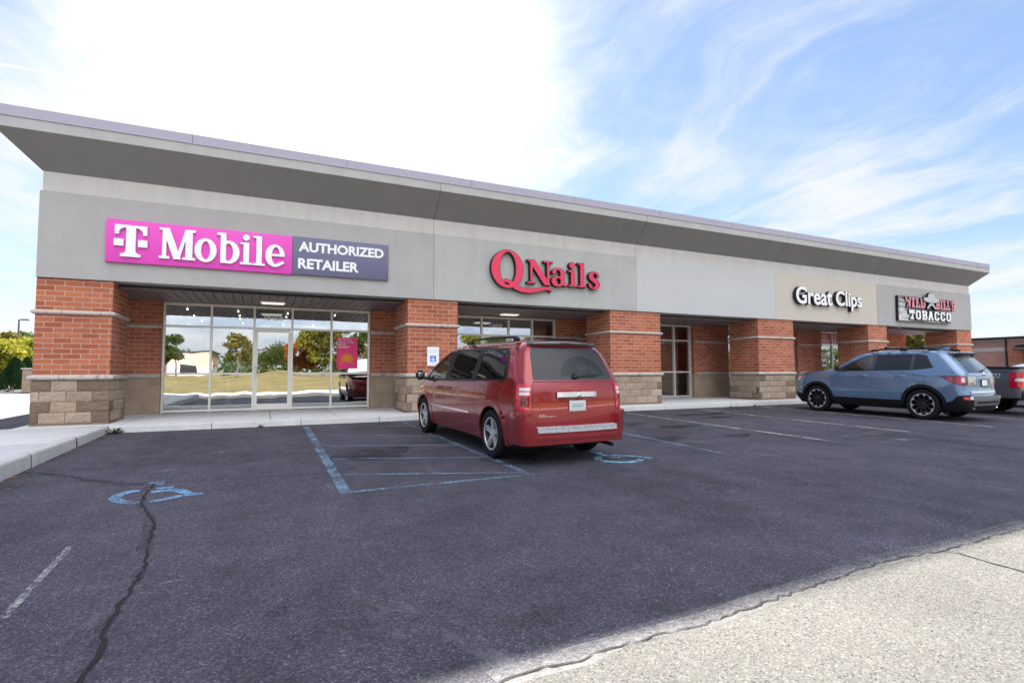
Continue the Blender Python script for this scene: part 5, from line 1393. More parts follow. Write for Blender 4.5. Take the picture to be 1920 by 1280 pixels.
# bumper: raised at the corners, stepped in the middle
bu = rounded([(-S.u(.50), .30), (S.u(.50), .30), (S.u(.56), .42), (S.u(.50), .60), (S.u(.30), .715), (.86, .705), (.79, .66), (.78, .50), (-.78, .50), (-.79, .66), (-.86, .705), (-S.u(.30), .715), (-S.u(.50), .60), (-S.u(.56), .42)], [.03] * 14)
b = MB(); S.panel(b, [[(u, z) for u, z in bu]], off=.0, h=.06, thick=.0, mirror=False)
V_ = b.v
b2_ = MB()
def bump_off(u): return .012 + .07 * (1 - smoothstep(.80, 1.25, abs(u)))
class Bump(Shell): pass
Bm = Bump.__new__(Bump); Bm.__dict__.update(S.__dict__)
Bm.put = lambda u, z, off=0.0: S.pos(u, z) + S.nrm(u, z) * (off if off < -.05 else bump_off(u) + off)
b = MB(); Bm.panel(b, [bu], off=0.0, h=.05, thick=.09, mirror=False); bp = shell_build(b, 'bumper', M['red_paint'], van, 30)
b = MB(); Bm.panel(b, [rounded([(-.74, .365), (.74, .365), (.74, .40), (-.74, .40)], .008)], off=.014, h=.05, thick=.03, mirror=False); shell_build(b, 'bumper_ridge', M['red_paint'], bp, 30)
b = MB()
us_ = [-.75 + 1.5 * i / 30 for i in range(31)]
vs_ = []
for u in us_:
    p0 = S.put(u, .497, .004); p1 = Bm.put(u, .497, -.004); p2 = Bm.put(u, .448, .010)
    vs_ += [(p0.x, p0.y, .522), (p1.x, p1.y, .516), (p2.x, p2.y, .448)]
b.add(vs_, [(3 * i + k, 3 * i + k + 1, 3 * i + k + 4, 3 * i + k + 3) for i in range(30) for k in range(2)])
m_, nt_, b_ = principled('scuffed_step', (.45, .45, .46), .7)
lk(nt_, ramp(nt_, noise(nt_, objco(nt_), 42, 5, .75), [(.36, (.12, .12, .15)), (.5, (.36, .36, .38)), (.7, (.44, .43, .43))]), b_.inputs['Base Color'])
shell_build(b, 'step_pad', m_, bp)
# arch lips, sill, trims
for lc, nm in ((RW, 'wheel_arch'), (FW, 'wheel_arch')):
    for sg in (1, -1):
        a0 = math.asin((lo - WZc) / .405); a1 = math.asin((lo - WZc) / .49)
        L = arch(S, lc, WZc, .402, PI - a0, a0, 22) + arch(S, lc, WZc, .485, a1, PI - a1, 22)
        b = MB(); S.panel(b, [[(sg * u, z) for u, z in L]], off=.016, h=.05, thick=.03, mirror=False); shell_build(b, nm, M['red_paint'], van, 50)
b = MB(); well(b, S, RW, WZc, .405, .95); well(b, S, FW, WZc, .405, .93)
b.box(-.80, .80, .35, 4.6, .20, .30); b.box(-.66, .66, .14, .4, .33, .36)
shell_build(b, 'underbody', M['cladding'], van)
for sg in (1, -1):
    b = MB(); S.panel(b, [[(sg * S.u(1.78), .575), (sg * S.u(3.62), .575), (sg * S.u(3.64), .603), (sg * S.u(1.78), .603)]], off=.010, h=.06, thick=.012, mirror=False); shell_build(b, 'side_moulding', M['chrome'], van)
    for l in (3.14, 2.72):
        b = MB(); P0 = [S.put(sg * S.u(l + d), .935 + z, o) for d, z, o in ((-.11, 0, .002), (-.09, .004, .035), (0, .006, .042), (.09, .004, .035), (.11, 0, .002))]
        b.tube(P0, .016, 8); shell_build(b, 'door_handle', M['red_paint'], van, 60)
    # mirror
    p = S.put(sg * S.u(3.93), 1.10, .0); b = MB()
    bm_ = bmesh.new(); bmesh.ops.create_cube(bm_, size=1)
    for v in bm_.verts: v.co = (v.co.x * .20, v.co.y * .11, v.co.z * .185)
    bmesh.ops.bevel(bm_, geom=bm_.edges[:], offset=.045, segments=4, affect='EDGES')
    for v in bm_.verts: v.co += Vector((p.x - sg * .17, p.y + .02, 1.13))
    b.bm(bm_); b.tube([(p.x + sg * .02, p.y, 1.07), (p.x - sg * .11, p.y + .03, 1.08)], .028, 8)
    mr = shell_build(b, 'wing_mirror', M['trim'], van, 50)
    b = MB(); b.bevbox(p.x - sg * .17 - .062, p.x - sg * .17 + .062, p.y - .0385, p.y - .036, 1.075, 1.185, .001); shell_build(b, 'mirror_glass', M['mirror'], mr)
# roof, windscreen, bonnet
crown = lambda u: .055 * smoothstep(.9, 2.0, u)
lu = lambda a_, b2, n: [S.u(a_) + (S.u(b2) - S.u(a_)) * i / n for i in range(n + 1)]
b = MB(); S.cap(b, [0.02 + (S.U0 - .02) * i / 10 for i in range(11)] + lu(.30, 2.86, 24), lambda u: 1.655 if u < S.u(.42) else vzt(u), crown); shell_build(b, 'roof', M['red_paint'], van)
b = MB(); S.cap(b, lu(2.9, 4.36, 16), vzt, lambda u: .055); shell_build(b, 'windscreen', M['car_glass'], van)
b = MB(); S.cap(b, lu(4.34, 4.62, 4) + [S.UF + (S.UE - S.UF) * i / 8 for i in range(9)], lambda u: max(vzt(min(u, S.UF)) - .03 * smoothstep(S.UF, S.UE, u), .8), lambda u: .05); shell_build(b, 'bonnet', M['red_paint'], van)
fr = [(S.u(4.57), .24), (S.UE - .01, .24), (S.UE - .01, .80), (S.UF + .3, .86), (S.u(4.6), .945), (S.u(4.57), .95)]
b = MB(); S.panel(b, [fr], h=.08, thick=0); shell_build(b, 'front_bumper', M['red_paint'], van)
# spoiler over the rear window
b = MB(); vs_ = []
for i in range(33):
    u = -.92 + 1.84 * i / 32; k_ = 1 - .55 * (abs(u) / .92) ** 6
    p0 = S.pos(u, 1.615); p1 = S.pos(u, 1.655)
    vs_ += [(p1.x, p1.y + .16, 1.663 + .01 * (1 - (u / .92) ** 2)), (p1.x, p1.y + .02, 1.672 + .02 * (1 - (u / .92) ** 2)), (p0.x, p0.y - .055 * k_, 1.655 + .02 * (1 - (u / .92) ** 2)), (p0.x, p0.y - .07 * k_, 1.63 + .012 * (1 - (u / .92) ** 2)), (p0.x, p0.y - .02, 1.592), (p0.x, p0.y + .04, 1.59)]
b.add(vs_, [(6 * i + k, 6 * i + k + 1, 6 * i + k + 7, 6 * i + k + 6) for i in range(32) for k in range(5)])
sp = shell_build(b, 'spoiler', M['gloss_black'], van, 50)
b = MB(); p0 = S.pos(0, 1.615); b.bevbox(-.09, .09, p0.y - .073, p0.y - .05, 1.642, 1.656, .003); shell_build(b, 'brake_light', M['lens_dark'], sp)
# roof rails
for sg in (1, -1):
    b = MB(); b.tube([(sg * .60, .70, 1.70), (sg * .605, .82, 1.742), (sg * .61, 1.6, 1.765), (sg * .61, 2.35, 1.75), (sg * .60, 2.62, 1.70)], .016, 8, flat=1.2)
    for l in (.80, 2.42): b.bevbox(sg * .605 - .025, sg * .605 + .025, l - .06, l + .06, 1.68, 1.745, .012)
    shell_build(b, 'roof_rail', M['trim'], van, 50)
# tailgate handle, plate, badge, wiper, exhaust
b = MB(); V_ = []
for i in range(21):
    t = -1 + 2 * i / 20; x = .36 * t; k_ = max(0.2, 1 - abs(t) ** 8)
    for z, o in ((.975, .012), (.968, .055 * k_ + .012), (.905, .05 * k_ + .012), (.892, .012)):
        p = S.put(-x * S.E / (S.W(.1, .9) - S.rr), z, o); V_.append(p)
b.add(V_, [(4 * i + k, 4 * i + k + 1, 4 * i + k + 5, 4 * i + k + 4) for i in range(20) for k in range(3)])
hb = shell_build(b, 'handle_bar', M['satin'], van, 50)
b = MB(); b.lathe([(0, -.006), (.028, -.004), (.034, .0), (.034, .008)], 20, 'y', (0, S.put(0, .927, .065).y, .927)); shell_build(b, 'badge', M['steel'], hb, 50)
yb_ = S.put(0, .80, .0).y
pl = rounded([(-.36, .66), (.36, .66), (.36, .885), (-.36, .885)], .07)
b = MB(); S.line(b, pl + pl[:1], .006, .0012, mirror=False); shell_build(b, 'plate_recess', M['red_paint'], van)
b = MB(); b.bevbox(-.15, .15, yb_ - .018, yb_ - .006, .715, .86, .004); pt_ = shell_build(b, 'number_plate', M['plate_white'], van)
M['plate_ink'] = principled('plate_blur', (0.36, 0.42, 0.45), 0.6)[0]
b = MB(); b.box(-.10, .10, yb_ - .0185, yb_ - .0182, .765, .815); shell_build(b, 'blurred_mark', M['plate_ink'], pt_)
b = MB()
text_into(b, 'GRAND', -.655, -.545, .668, .682, lambda x, z: tuple(S.put(-x * S.E / (S.W(.1, z) - S.rr), z, .004)), None, .01)
text_into(b, 'CARAVAN S', -.655, -.375, .645, .663, lambda x, z: tuple(S.put(-x * S.E / (S.W(.1, z) - S.rr), z, .004)), None, .015)
shell_build(b, 'lettering', M['chrome'], van)
b = MB(); p0, p1 = S.put(-.03, 1.17, .02), S.put(-.50, 1.19, .03)
b.tube([S.put(-.02, 1.17, .0), p0, S.put(-.2, 1.185, .035), p1], .009, 6); b.lathe([(0, -.03), (.035, -.02), (.05, .02)], 16, 'y', tuple(S.put(-.0, 1.17, .01))); shell_build(b, 'wiper', M['trim'], van, 40)
b = MB(); b.tube([(.62, .35, .245), (.63, .10, .235), (.66, .02, .222)], .028, 12); shell_build(b, 'exhaust_pipe', M['dark_alloy'], van, 40)
b = MB(); seats(b, (1.15, 2.0, 3.0)); b.bevbox(-.75, .75, 3.7, 4.2, .85, 1.04, .05); b.box(-.86, .86, .5, 4.3, .5, .54)
b.lathe([(.17, 3.55), (.185, 3.56), (.19, 3.575), (.17, 3.58)], 24, 'y', (-.38, 0, 1.02))
shell_build(b, 'interior', M['cabin'], van, 40)
wh = [wheel(van, l, sg, .965, WZc, .238, .225, 'five', WZc) for l in (RW, FW) for sg in (1, -1)]

# ---------------------------------------------------------------- pale blue SUV
suv = thing('suv', (16.02, 6.62, GZ(6.62)), 'pale blue SUV with black cladding and roof rack parked before the hair salon', 'SUV')
suv.rotation_euler = (math.atan(0.012), 0, math.radians(3.0))
suv.scale = (0.92, 0.935, 0.985)
suv.location = (15.90, 6.70, GZ(6.7))
S = Shell(w=[(.25, .90), (.45, .975), (.70, .995), (.98, .985), (1.18, .955), (1.40, .875), (1.60, .79), (1.67, .74), (1.72, .66), (1.76, .56)],
          xr=[(.22, .18), (.40, .06), (.55, .03), (.68, .05), (.80, .075), (1.0, .085), (1.16, .10), (1.26, .17), (1.60, .47), (1.68, .55), (1.76, .70)],
          xf=[(.25, 4.62), (.5, 4.76), (.8, 4.75), (1.0, 4.68), (1.12, 4.52), (1.2, 4.3)], zt=None,
          pt=[(0, .95), (.6, .985), (1.3, 1.0), (3.4, 1.0), (4.1, .975), (4.8, .90)], rr=.18, rf=.38, rb=.06, fb=.08, zref=.8, B=.8)
ZT = [(.1, 1.69), (.7, 1.72), (1.5, 1.755), (2.2, 1.75), (2.5, 1.715), (2.75, 1.62), (3.45, 1.235), (3.7, 1.205), (4.2, 1.15), (4.5, 1.09), (4.7, 1.0)]
RW, FW, WZc, lo, AR = 1.00, 3.86, 0.385, .44, .44
side = [(S.U0 * .985, .50), Lr(.40, .46)] + arch_lo(RW, AR) + [Lr(1.7, lo), Lr(3.2, lo)] + arch_lo(FW, AR) + [Lr(4.34, .46), Lr(4.36, .8), Lr(4.36, 1.11)]
side += [(S.u(l), vzt(S.u(l)) - .002) for l in [4.2, 3.9, 3.6, 3.4, 3.1, 2.9, 2.7, 2.5, 2.2, 1.8, 1.4, 1.0, .7]] + [(S.U0 * .985, 1.69)]
dlo = rounded([Lr(.66, 1.315), Lr(1.25, 1.245), Lr(3.05, 1.20), Lr(3.30, 1.20), Lr(3.20, 1.27), Lr(2.55, 1.625), Lr(2.2, 1.685), Lr(1.3, 1.685), Lr(.86, 1.635)], [.04, .05, .01, .01, .01, .08, .05, .03, .05])
b = MB(); S.panel(b, [side, dlo], h=.08); shell_build(b, 'body', M['blue_paint'], suv)
q1 = rounded([Lr(.72, 1.325), Lr(1.21, 1.268), Lr(1.21, 1.655), Lr(.90, 1.615)], .02)
q2 = rounded([Lr(1.29, 1.262), Lr(2.20, 1.238), Lr(2.17, 1.66), Lr(1.29, 1.658)], .02)
q3 = rounded([Lr(2.29, 1.236), Lr(3.04, 1.222), Lr(3.02, 1.30), Lr(2.55, 1.585), Lr(2.27, 1.65)], [.02, .01, .02, .06, .02])
b = MB(); S.panel(b, [dlo, q1, q2, q3], off=-.004, h=.08); shell_build(b, 'window_trim', M['gloss_black'], suv)
for q, mt, nm in ((q1, 'privacy', 'quarter_window'), (q2, 'privacy', 'side_window'), (q3, 'car_glass', 'door_window')):
    for sg in (1, -1):
        b = MB(); S.panel(b, [[(sg * u, z) for u, z in q]], off=-.007, h=.1, thick=0, mirror=False); shell_build(b, nm, M[mt], suv)
rear = [(-.985 * S.U0, .50), (.985 * S.U0, .50), (.985 * S.U0, 1.69), (-.985 * S.U0, 1.69)]
gl = rounded([(-.72, 1.20), (.72, 1.20), (.69, 1.63), (-.69, 1.63)], [.05, .05, .08, .08])
b = MB(); S.panel(b, [rear, gl], h=.08, mirror=False); shell_build(b, 'tailgate', M['blue_paint'], suv)
b = MB(); S.panel(b, [gl], off=-.004, h=.1, thick=.01, mirror=False); shell_build(b, 'rear_window', M['gloss_black'], suv)
b = MB(); S.line(b, [Lr(2.24, .46), Lr(2.26, .9), Lr(2.25, 1.21)]); S.line(b, [Lr(1.24, .80), Lr(1.20, 1.22)]); S.line(b, [Lr(3.28, .46), Lr(3.36, .8), Lr(3.28, 1.17)])
S.line(b, [(-.76, .66), (-.74, 1.10)]); S.line(b, [(-.76, .68), (.76, .68)], mirror=False); S.line(b, [Lr(.62, .62), Lr(.45, .86), Lr(.34, .92)], .006); S.line(b, [Lr(1.25, .56), Lr(1.52, .46)], .006)
fc_ = rounded([Lr(.92, .96), Lr(1.14, .96), Lr(1.14, 1.12), Lr(.92, 1.12)], .05); S.line(b, fc_ + fc_[:1], .006, mirror=False)
S.line(b, [Lr(.80, 1.76 - .05), Lr(.72, 1.66), Lr(.55, 1.62)], .008)
shell_build(b, 'panel_gap', M['joint'], suv)
# tail lamps: dark wedge on the flank, red and clear lens at the corner
for sg in (1, -1):
    L = [(sg * S.u(.62), 1.125), (sg * S.u(.30), .93), (sg * (S.U0 - .10), .895), (sg * .80, .90), (sg * .80, 1.125)]
    b = MB(); S.panel(b, [rounded(L, [.02, .04, .03, .02, .02])], off=.008, h=.05, thick=.02, mirror=False); o = shell_build(b, 'tail_light', M['lens_dark'], suv)
    b = MB(); S.panel(b, [rounded([(sg * (S.U0 + .20), 1.09), (sg * (S.U0 + .06), 1.09), (sg * (S.U0 + .04), .965), (sg * (S.U0 + .08), .965)], .01)], off=.011, h=.04, thick=.004, mirror=False); shell_build(b, 'red_lens', M['lens_red'], o)
    b = MB(); S.panel(b, [rounded([(sg * (S.U0 - .0), 1.10), (sg * .90, 1.10), (sg * .88, .93), (sg * (S.U0 - .02), .93)], .03)], off=.011, h=.04, thick=.004, mirror=False); shell_build(b, 'red_lens', M['lens_red'], o)
    b = MB(); S.panel(b, [rounded([(sg * .98, 1.07), (sg * .90, 1.07), (sg * .90, .96), (sg * .98, .96)], .025)], off=.014, h=.04, thick=.004, mirror=False); shell_build(b, 'lamp_ring', M['lens_white'], o)
    b = MB(); S.panel(b, [rounded([(sg * .78, 1.115), (sg * .42, 1.10), (sg * .44, .92), (sg * .78, .90)], .02)], off=.006, h=.06, thick=.015, mirror=False); shell_build(b, 'gate_lens', M['steel'], suv)
b = MB(); S.panel(b, [rounded([(.50, .928), (.74, .924), (.74, .946), (.50, .950)], .004)], off=.010, h=.06, thick=.003, mirror=False); shell_build(b, 'badge_strip', M['trim'], suv)
b = MB(); S.panel(b, [rounded([(-.76, 1.145), (.76, 1.145), (.76, 1.165), (-.76, 1.165)], .006)], off=.014, h=.06, thick=.02, mirror=False); shell_build(b, 'garnish_bar', M['chrome'], suv)
b = MB(); S.panel(b, [rounded([(-.72, .70), (.72, .70), (.74, .755), (-.74, .755)], .02)], off=.012, h=.06, thick=.02, mirror=False); shell_build(b, 'chrome_strip', M['chrome'], suv)
# cladding, bumpers
for sg in (1, -1):
    for lc in (RW, FW):
        a0 = math.asin((.36 - WZc) / (AR - .004)); a1 = math.asin((.36 - WZc) / (AR + .075))
        L = arch(S, lc, WZc, AR - .004, PI - a0, a0, 22) + arch(S, lc, WZc, AR + .075, a1, PI - a1, 22)
        b = MB(); S.panel(b, [[(sg * u, z) for u, z in L]], off=.014, h=.06, thick=.03, mirror=False); shell_build(b, 'wheel_arch', M['cladding'], suv, 50)
    b = MB(); S.panel(b, [[(sg * S.u(1.51), .27), (sg * S.u(3.35), .27), (sg * S.u(3.36), .47), (sg * S.u(1.50), .47)]], off=.012, h=.08, thick=.03, mirror=False); shell_build(b, 'sill_cladding', M['cladding'], suv, 50)
    for l in (2.50, 1.52):
        b = MB(); P0 = [S.put(sg * S.u(l + d), 1.09 + z, o) for d, z, o in ((-.11, 0, .002), (-.09, .004, .03), (0, .006, .036), (.09, .004, .03), (.11, 0, .002))]
        b.tube(P0, .015, 8); shell_build(b, 'door_handle', M['blue_paint'], suv, 60)
    p = S.put(sg * S.u(3.12), 1.25, 0); bm_ = bmesh.new(); bmesh.ops.create_cube(bm_, size=1)
    for v in bm_.verts: v.co = (v.co.x * .22, v.co.y * .13, v.co.z * .15)
    bmesh.ops.bevel(bm_, geom=bm_.edges[:], offset=.045, segments=4, affect='EDGES')
    for v in bm_.verts: v.co += Vector((p.x - sg * .18, p.y + .02, 1.275))
    b = MB(); b.bm(bm_); b.tube([(p.x + sg * .02, p.y, 1.22), (p.x - sg * .10, p.y, 1.235)], .025, 8); shell_build(b, 'wing_mirror', M['gloss_black'], suv, 50)
    b = MB(); b.bevbox(sg * .80 - .09, sg * .80 + .09, RW - .50, RW - .49, .16, .45, .002); shell_build(b, 'mud_flap', M['cladding'], suv)
    b = MB(); S.panel(b, [rounded([(sg * (S.UF - .05), 1.04), (sg * (S.UF + .45), 1.0), (sg * (S.UF + .45), .90), (sg * (S.UF + .12), .92)], .03)], off=.008, h=.06, thick=.02, mirror=False); o = shell_build(b, 'headlight', M['lens_white'], suv)
    b = MB(); S.panel(b, [rounded([(sg * (S.UF - .03), 1.03), (sg * (S.UF + .10), 1.02), (sg * (S.UF + .16), .925), (sg * (S.UF + .11), .925)], .02)], off=.012, h=.05, thick=.004, mirror=False); shell_build(b, 'amber_lens', M['lens_amber'], o)
Bm = Bump.__new__(Bump); Bm.__dict__.update(S.__dict__); bo = lambda u: .012 + .05 * (1 - smoothstep(.9, 1.3, abs(u)))
Bm.put = lambda u, z, off=0.0: S.pos(u, z) + S.nrm(u, z) * (off if off < -.04 else bo(u) + off)
bu = rounded([(-S.u(.50), .30), (S.u(.50), .30), (S.u(.50), .47), (S.U0 + .12, .50), (S.U0, .64), (.86, .66), (.80, .60), (-.80, .60), (-.86, .66), (-S.U0, .64), (-S.U0 - .12, .50), (-S.u(.50), .47)], .03)
b = MB(); Bm.panel(b, [bu], h=.06, thick=.07, mirror=False); bp = shell_build(b, 'bumper', M['cladding'], suv, 40)
b = MB(); Bm.panel(b, [rounded([(-.78, .42), (.78, .42), (.80, .58), (.70, .625), (-.70, .625), (-.80, .58)], .03)], off=.014, h=.06, thick=.02, mirror=False); shell_build(b, 'bumper_guard', M['grey_plastic'], bp, 40)
b = MB(); Bm.panel(b, [rounded([(-.66, .475), (.66, .475), (.66, .515), (-.66, .515)], .01)], off=.018, h=.06, thick=.01, mirror=False); shell_build(b, 'guard_slot', M['trim'], bp, 40)
for sg in (1, -1):
    b = MB(); Bm.panel(b, [rounded([(sg * .90, .555), (sg * 1.0, .555), (sg * 1.0, .615), (sg * .90, .615)], .01)], off=.014, h=.05, thick=.01, mirror=False); o = shell_build(b, 'reflector', M['lens_red'], bp)
    b = MB(); Bm.panel(b, [rounded([(sg * .82, .555), (sg * .895, .555), (sg * .895, .615), (sg * .82, .615)], .01)], off=.014, h=.05, thick=.01, mirror=False); shell_build(b, 'reflector', M['lens_white'], bp)
    b = MB(); b.lathe([(.034, .02), (.046, .0), (.05, .01), (.048, .16)], 24, 'y', (sg * .66, .0, .36)); shell_build(b, 'exhaust_tip', M['chrome'], suv, 40)
    b = MB(); b.lathe([(0, .06), (.038, .06), (.034, .02)], 24, 'y', (sg * .66, .0, .36)); shell_build(b, 'exhaust_hole', M['trim'], suv, 40)
b = MB(); b.box(-.04, .04, .02, .3, .30, .37)
for x in (-.30, -.18, .16, .30): b.bevbox(x - .04, x + .04, .04, .1, .36, .40, .005)
shell_build(b, 'tow_hitch', M['grey_plastic'], suv)
b = MB(); well(b, S, RW, WZc, AR, .97); well(b, S, FW, WZc, AR, .95); b.box(-.80, .80, .3, 4.3, .24, .36); shell_build(b, 'underbody', M['cladding'], suv)
# roof
b = MB(); S.cap(b, [0.02 + (S.U0 - .02) * i / 10 for i in range(11)] + lu(.30, 2.46, 24), lambda u: 1.69 if u < S.u(.35) else vzt(u), lambda u: .05 * smoothstep(.9, 2.0, u)); shell_build(b, 'roof', M['blue_paint'], suv)
b = MB(); S.cap(b, lu(2.5, 3.46, 14), vzt, lambda u: .05); shell_build(b, 'windscreen', M['car_glass'], suv)
b = MB(); S.cap(b, lu(3.44, 4.37, 8) + [S.UF + (S.UE - S.UF) * i / 8 for i in range(9)], lambda u: vzt(min(u, S.UF)) - .03 * smoothstep(S.UF, S.UE, u), lambda u: .06); shell_build(b, 'bonnet', M['blue_paint'], suv)
fr = [(S.u(4.33), .46), (S.UE - .01, .46), (S.UE - .01, 1.0), (S.UF + .3, 1.05), (S.u(4.36), 1.11), (S.u(4.34), 1.1)]
b = MB(); S.panel(b, [fr], h=.08, thick=0); shell_build(b, 'front_bumper', M['blue_paint'], suv)
b = MB(); S.panel(b, [[(S.u(4.28), .24), (S.UE - .01, .24), (S.UE - .01, .60), (S.UF + .2, .56), (S.u(4.30), .44)]], off=.012, h=.08, thick=.02); shell_build(b, 'chin_cladding', M['cladding'], suv)
b = MB(); vs_ = []
for i in range(25):
    u = -.80 + 1.6 * i / 24; k_ = 1 - .25 * (abs(u) / .8) ** 4; p0 = S.pos(u, 1.66); p1 = S.pos(u, 1.60)
    vs_ += [(p0.x, p0.y + .20, 1.735 - .02 * (u / .8) ** 2), (p0.x, p0.y - .16 * k_, 1.715 - .02 * (u / .8) ** 2), (p0.x, p0.y - .20 * k_, 1.695), (p0.x, p0.y - .17 * k_, 1.672)]
b.add(vs_, [(4 * i + k, 4 * i + k + 1, 4 * i + k + 5, 4 * i + k + 4) for i in range(24) for k in range(3)])
sp = shell_build(b, 'spoiler', M['blue_paint'], suv, 40)
b = MB(); vs_ = []
for i in range(25):
    u = -.79 + 1.58 * i / 24; k_ = 1 - .25 * (abs(u) / .8) ** 4; p0 = S.pos(u, 1.66); p1 = S.pos(u, 1.58)
    vs_ += [(p0.x, p0.y - .168 * k_, 1.671), (p1.x, p1.y + .0, 1.585), (p1.x, p1.y + .03, 1.60), (p0.x, p0.y + .1, 1.69)]
b.add(vs_, [(4 * i + k, 4 * i + k + 1, 4 * i + k + 5, 4 * i + k + 4) for i in range(24) for k in range(3)]); b.add([vs_[k] for k in range(4)] + [vs_[96 + k] for k in range(4)], [(0, 1, 2, 3), (4, 5, 6, 7)])
shell_build(b, 'spoiler_underside', M['gloss_black'], sp, 40)
for sg in (1, -1):
    b = MB(); b.tube([(sg * .64, .75, 1.765), (sg * .645, .90, 1.80), (sg * .65, 1.6, 1.825), (sg * .65, 2.15, 1.81), (sg * .64, 2.45, 1.755)], .018, 8, flat=1.3)
    for l in (.86, 1.55, 2.30): b.bevbox(sg * .645 - .025, sg * .645 + .025, l - .09, l + .09, 1.755, 1.812, .012)
    shell_build(b, 'roof_rail', M['trim'], suv, 50)
for l in (1.1, 2.0):
    b = MB(); b.tube([(-.65, l, 1.845), (.65, l, 1.845)], .02, 8, flat=.6)
    for sg in (1, -1): b.bevbox(sg * .62 - .05, sg * .62 + .05, l - .04, l + .04, 1.815, 1.875, .012)
    shell_build(b, 'roof_crossbar', M['trim'], suv, 50)
b = MB(); b.add([(-.02, .75, 1.78), (.02, .75, 1.78), (.012, .98, 1.79), (-.012, .98, 1.79), (0, .72, 1.86), (0, .80, 1.865)], [(0, 1, 4), (1, 2, 5, 4), (3, 0, 4, 5), (2, 3, 5)]); shell_build(b, 'aerial_fin', M['blue_paint'], suv)
yb_ = S.put(0, .93, 0).y
b = MB(); b.bevbox(-.17, .17, yb_ - .016, yb_ - .006, .86, 1.04, .004); o = shell_build(b, 'number_plate', M['trim'], suv)
b = MB(); b.box(-.145, .145, yb_ - .018, yb_ - .0165, .88, 1.02); shell_build(b, 'plate_face', M['white'], o)
b = MB(); p0 = S.put(-.0, 1.225, .0); b.tube([p0, S.put(-.0, 1.235, .03), S.put(-.42, 1.27, .035)], .014, 6); shell_build(b, 'wiper', M['trim'], suv, 40)
b = MB(); b.lathe([(0, -.02), (.03, -.015), (.045, 0)], 16, 'y', tuple(S.put(0, 1.155, .03))); shell_build(b, 'badge', M['chrome'], suv, 40)
b = MB(); seats(b, (1.25, 2.2), zs=.68, top=1.24); b.bevbox(-.78, .78, 2.95, 3.35, .95, 1.19, .05); b.box(-.86, .86, .6, 3.6, .6, .64)
b.lathe([(.17, 2.80), (.185, 2.81), (.19, 2.825), (.17, 2.83)], 24, 'y', (-.38, 0, 1.16)); shell_build(b, 'interior', M['cabin'], suv, 40)
[wheel(suv, l, sg, .985, WZc, .285, .245, 'ten', WZc) for l in (RW, FW) for sg in (1, -1)]

# ---------------------------------------------------------------- graphite pickup
trk = thing('pickup_truck', (19.22, 6.98, GZ(6.98)), 'graphite grey pickup truck with red tail light beyond the blue SUV', 'pickup')
trk.rotation_euler = (math.atan(0.012), 0, 0)
trk.location = (19.35, 6.80, GZ(6.8)); trk.scale = (1, 1, .96)
S = Shell(w=[(.35, .95), (.55, 1.0), (.95, 1.01), (1.25, 1.0), (1.36, .985)], xr=[(.3, .16), (.6, .14), (1.36, .15)], xf=[(.3, 5.7), (.6, 5.8), (1.0, 5.75), (1.2, 5.6)], zt=None,
          pt=[(0, .985), (.5, 1.0), (5.0, 1.0), (5.8, .93)], rr=.08, rf=.3, rb=.02, fb=.1, zref=.9, B=.3)
RW, FW, WZc, lo, AR = 1.35, 4.95, .39, .50, .46
Lr = lambda l, z: (S.u(l), z)
bed = [(0, .52), Lr(.35, .50)] + arch_lo(RW, AR) + [Lr(1.95, lo), Lr(1.95, 1.345), Lr(.3, 1.345), (0, 1.345)]
b = MB(); S.panel(b, [bed], h=.09); shell_build(b, 'cargo_bed', M['grey_paint'], trk)
cab = [Lr(2.0, lo), Lr(4.35, lo)] + arch_lo(FW, AR) + [Lr(5.45, .5), Lr(5.5, 1.12), Lr(4.2, 1.22), Lr(2.0, 1.30)]
b = MB(); S.panel(b, [cab], h=.1); shell_build(b, 'body', M['grey_paint'], trk)
C2 = Shell(w=[(1.22, .985), (1.30, .97), (1.55, .86), (1.80, .74), (1.84, .66)], xr=[(1.2, 2.02), (1.3, 2.03), (1.84, 2.25)], xf=[(1.2, 4.35), (1.3, 4.2), (1.8, 3.45), (1.84, 3.35)], zt=None, pt=[(0, 1), (6, 1)], rr=.12, rf=.15, rb=.02, fb=.06, zref=1.3, B=.4, Bf=.9)
w1 = rounded([(C2.u(2.35), 1.34), (C2.u(3.0), 1.34), (C2.u(2.98), 1.76), (C2.u(2.40), 1.76)], .04); w2 = rounded([(C2.u(3.12), 1.34), (C2.u(3.95), 1.34), (C2.u(3.6), 1.74), (C2.u(3.12), 1.76)], .04); wr = rounded([(-.6, 1.36), (.6, 1.36), (.56, 1.74), (-.56, 1.74)], .05)
b = MB(); C2.panel(b, [[(0.0, 1.25), (C2.UE - .01, 1.25), (C2.UE - .01, 1.835), (0.0, 1.835)], w1, w2, ], h=.09); shell_build(b, 'cab', M['grey_paint'], trk)
for q in (w1, w2):
    for sg in (1, -1): b = MB(); C2.panel(b, [[(sg * u, z) for u, z in q]], off=-.004, h=.1, thick=0, mirror=False); shell_build(b, 'side_window', M['privacy'], trk)
b = MB(); C2.panel(b, [wr], off=.004, h=.1, mirror=False); shell_build(b, 'rear_window', M['gloss_black'], trk)
b = MB(); C2.cap(b, [0.02 + (C2.UE - .04) * i / 40 for i in range(41)], lambda u: 1.835, lambda u: .04 * smoothstep(0, .8, min(u, C2.UE - u))); shell_build(b, 'roof', M['grey_paint'], trk)
b = MB(); S.cap(b, lu(4.1, 5.45, 8), lambda u: cat([(4.1, 1.225), (5.5, 1.12)], S.xr0 + S.rr + u - S.U0), lambda u: .07); shell_build(b, 'bonnet', M['grey_paint'], trk)
b = MB()
for sg in (1, -1): b.bevbox(sg * .99 - .065, sg * .99 + .03, .16, 1.95, 1.335, 1.385, .012)
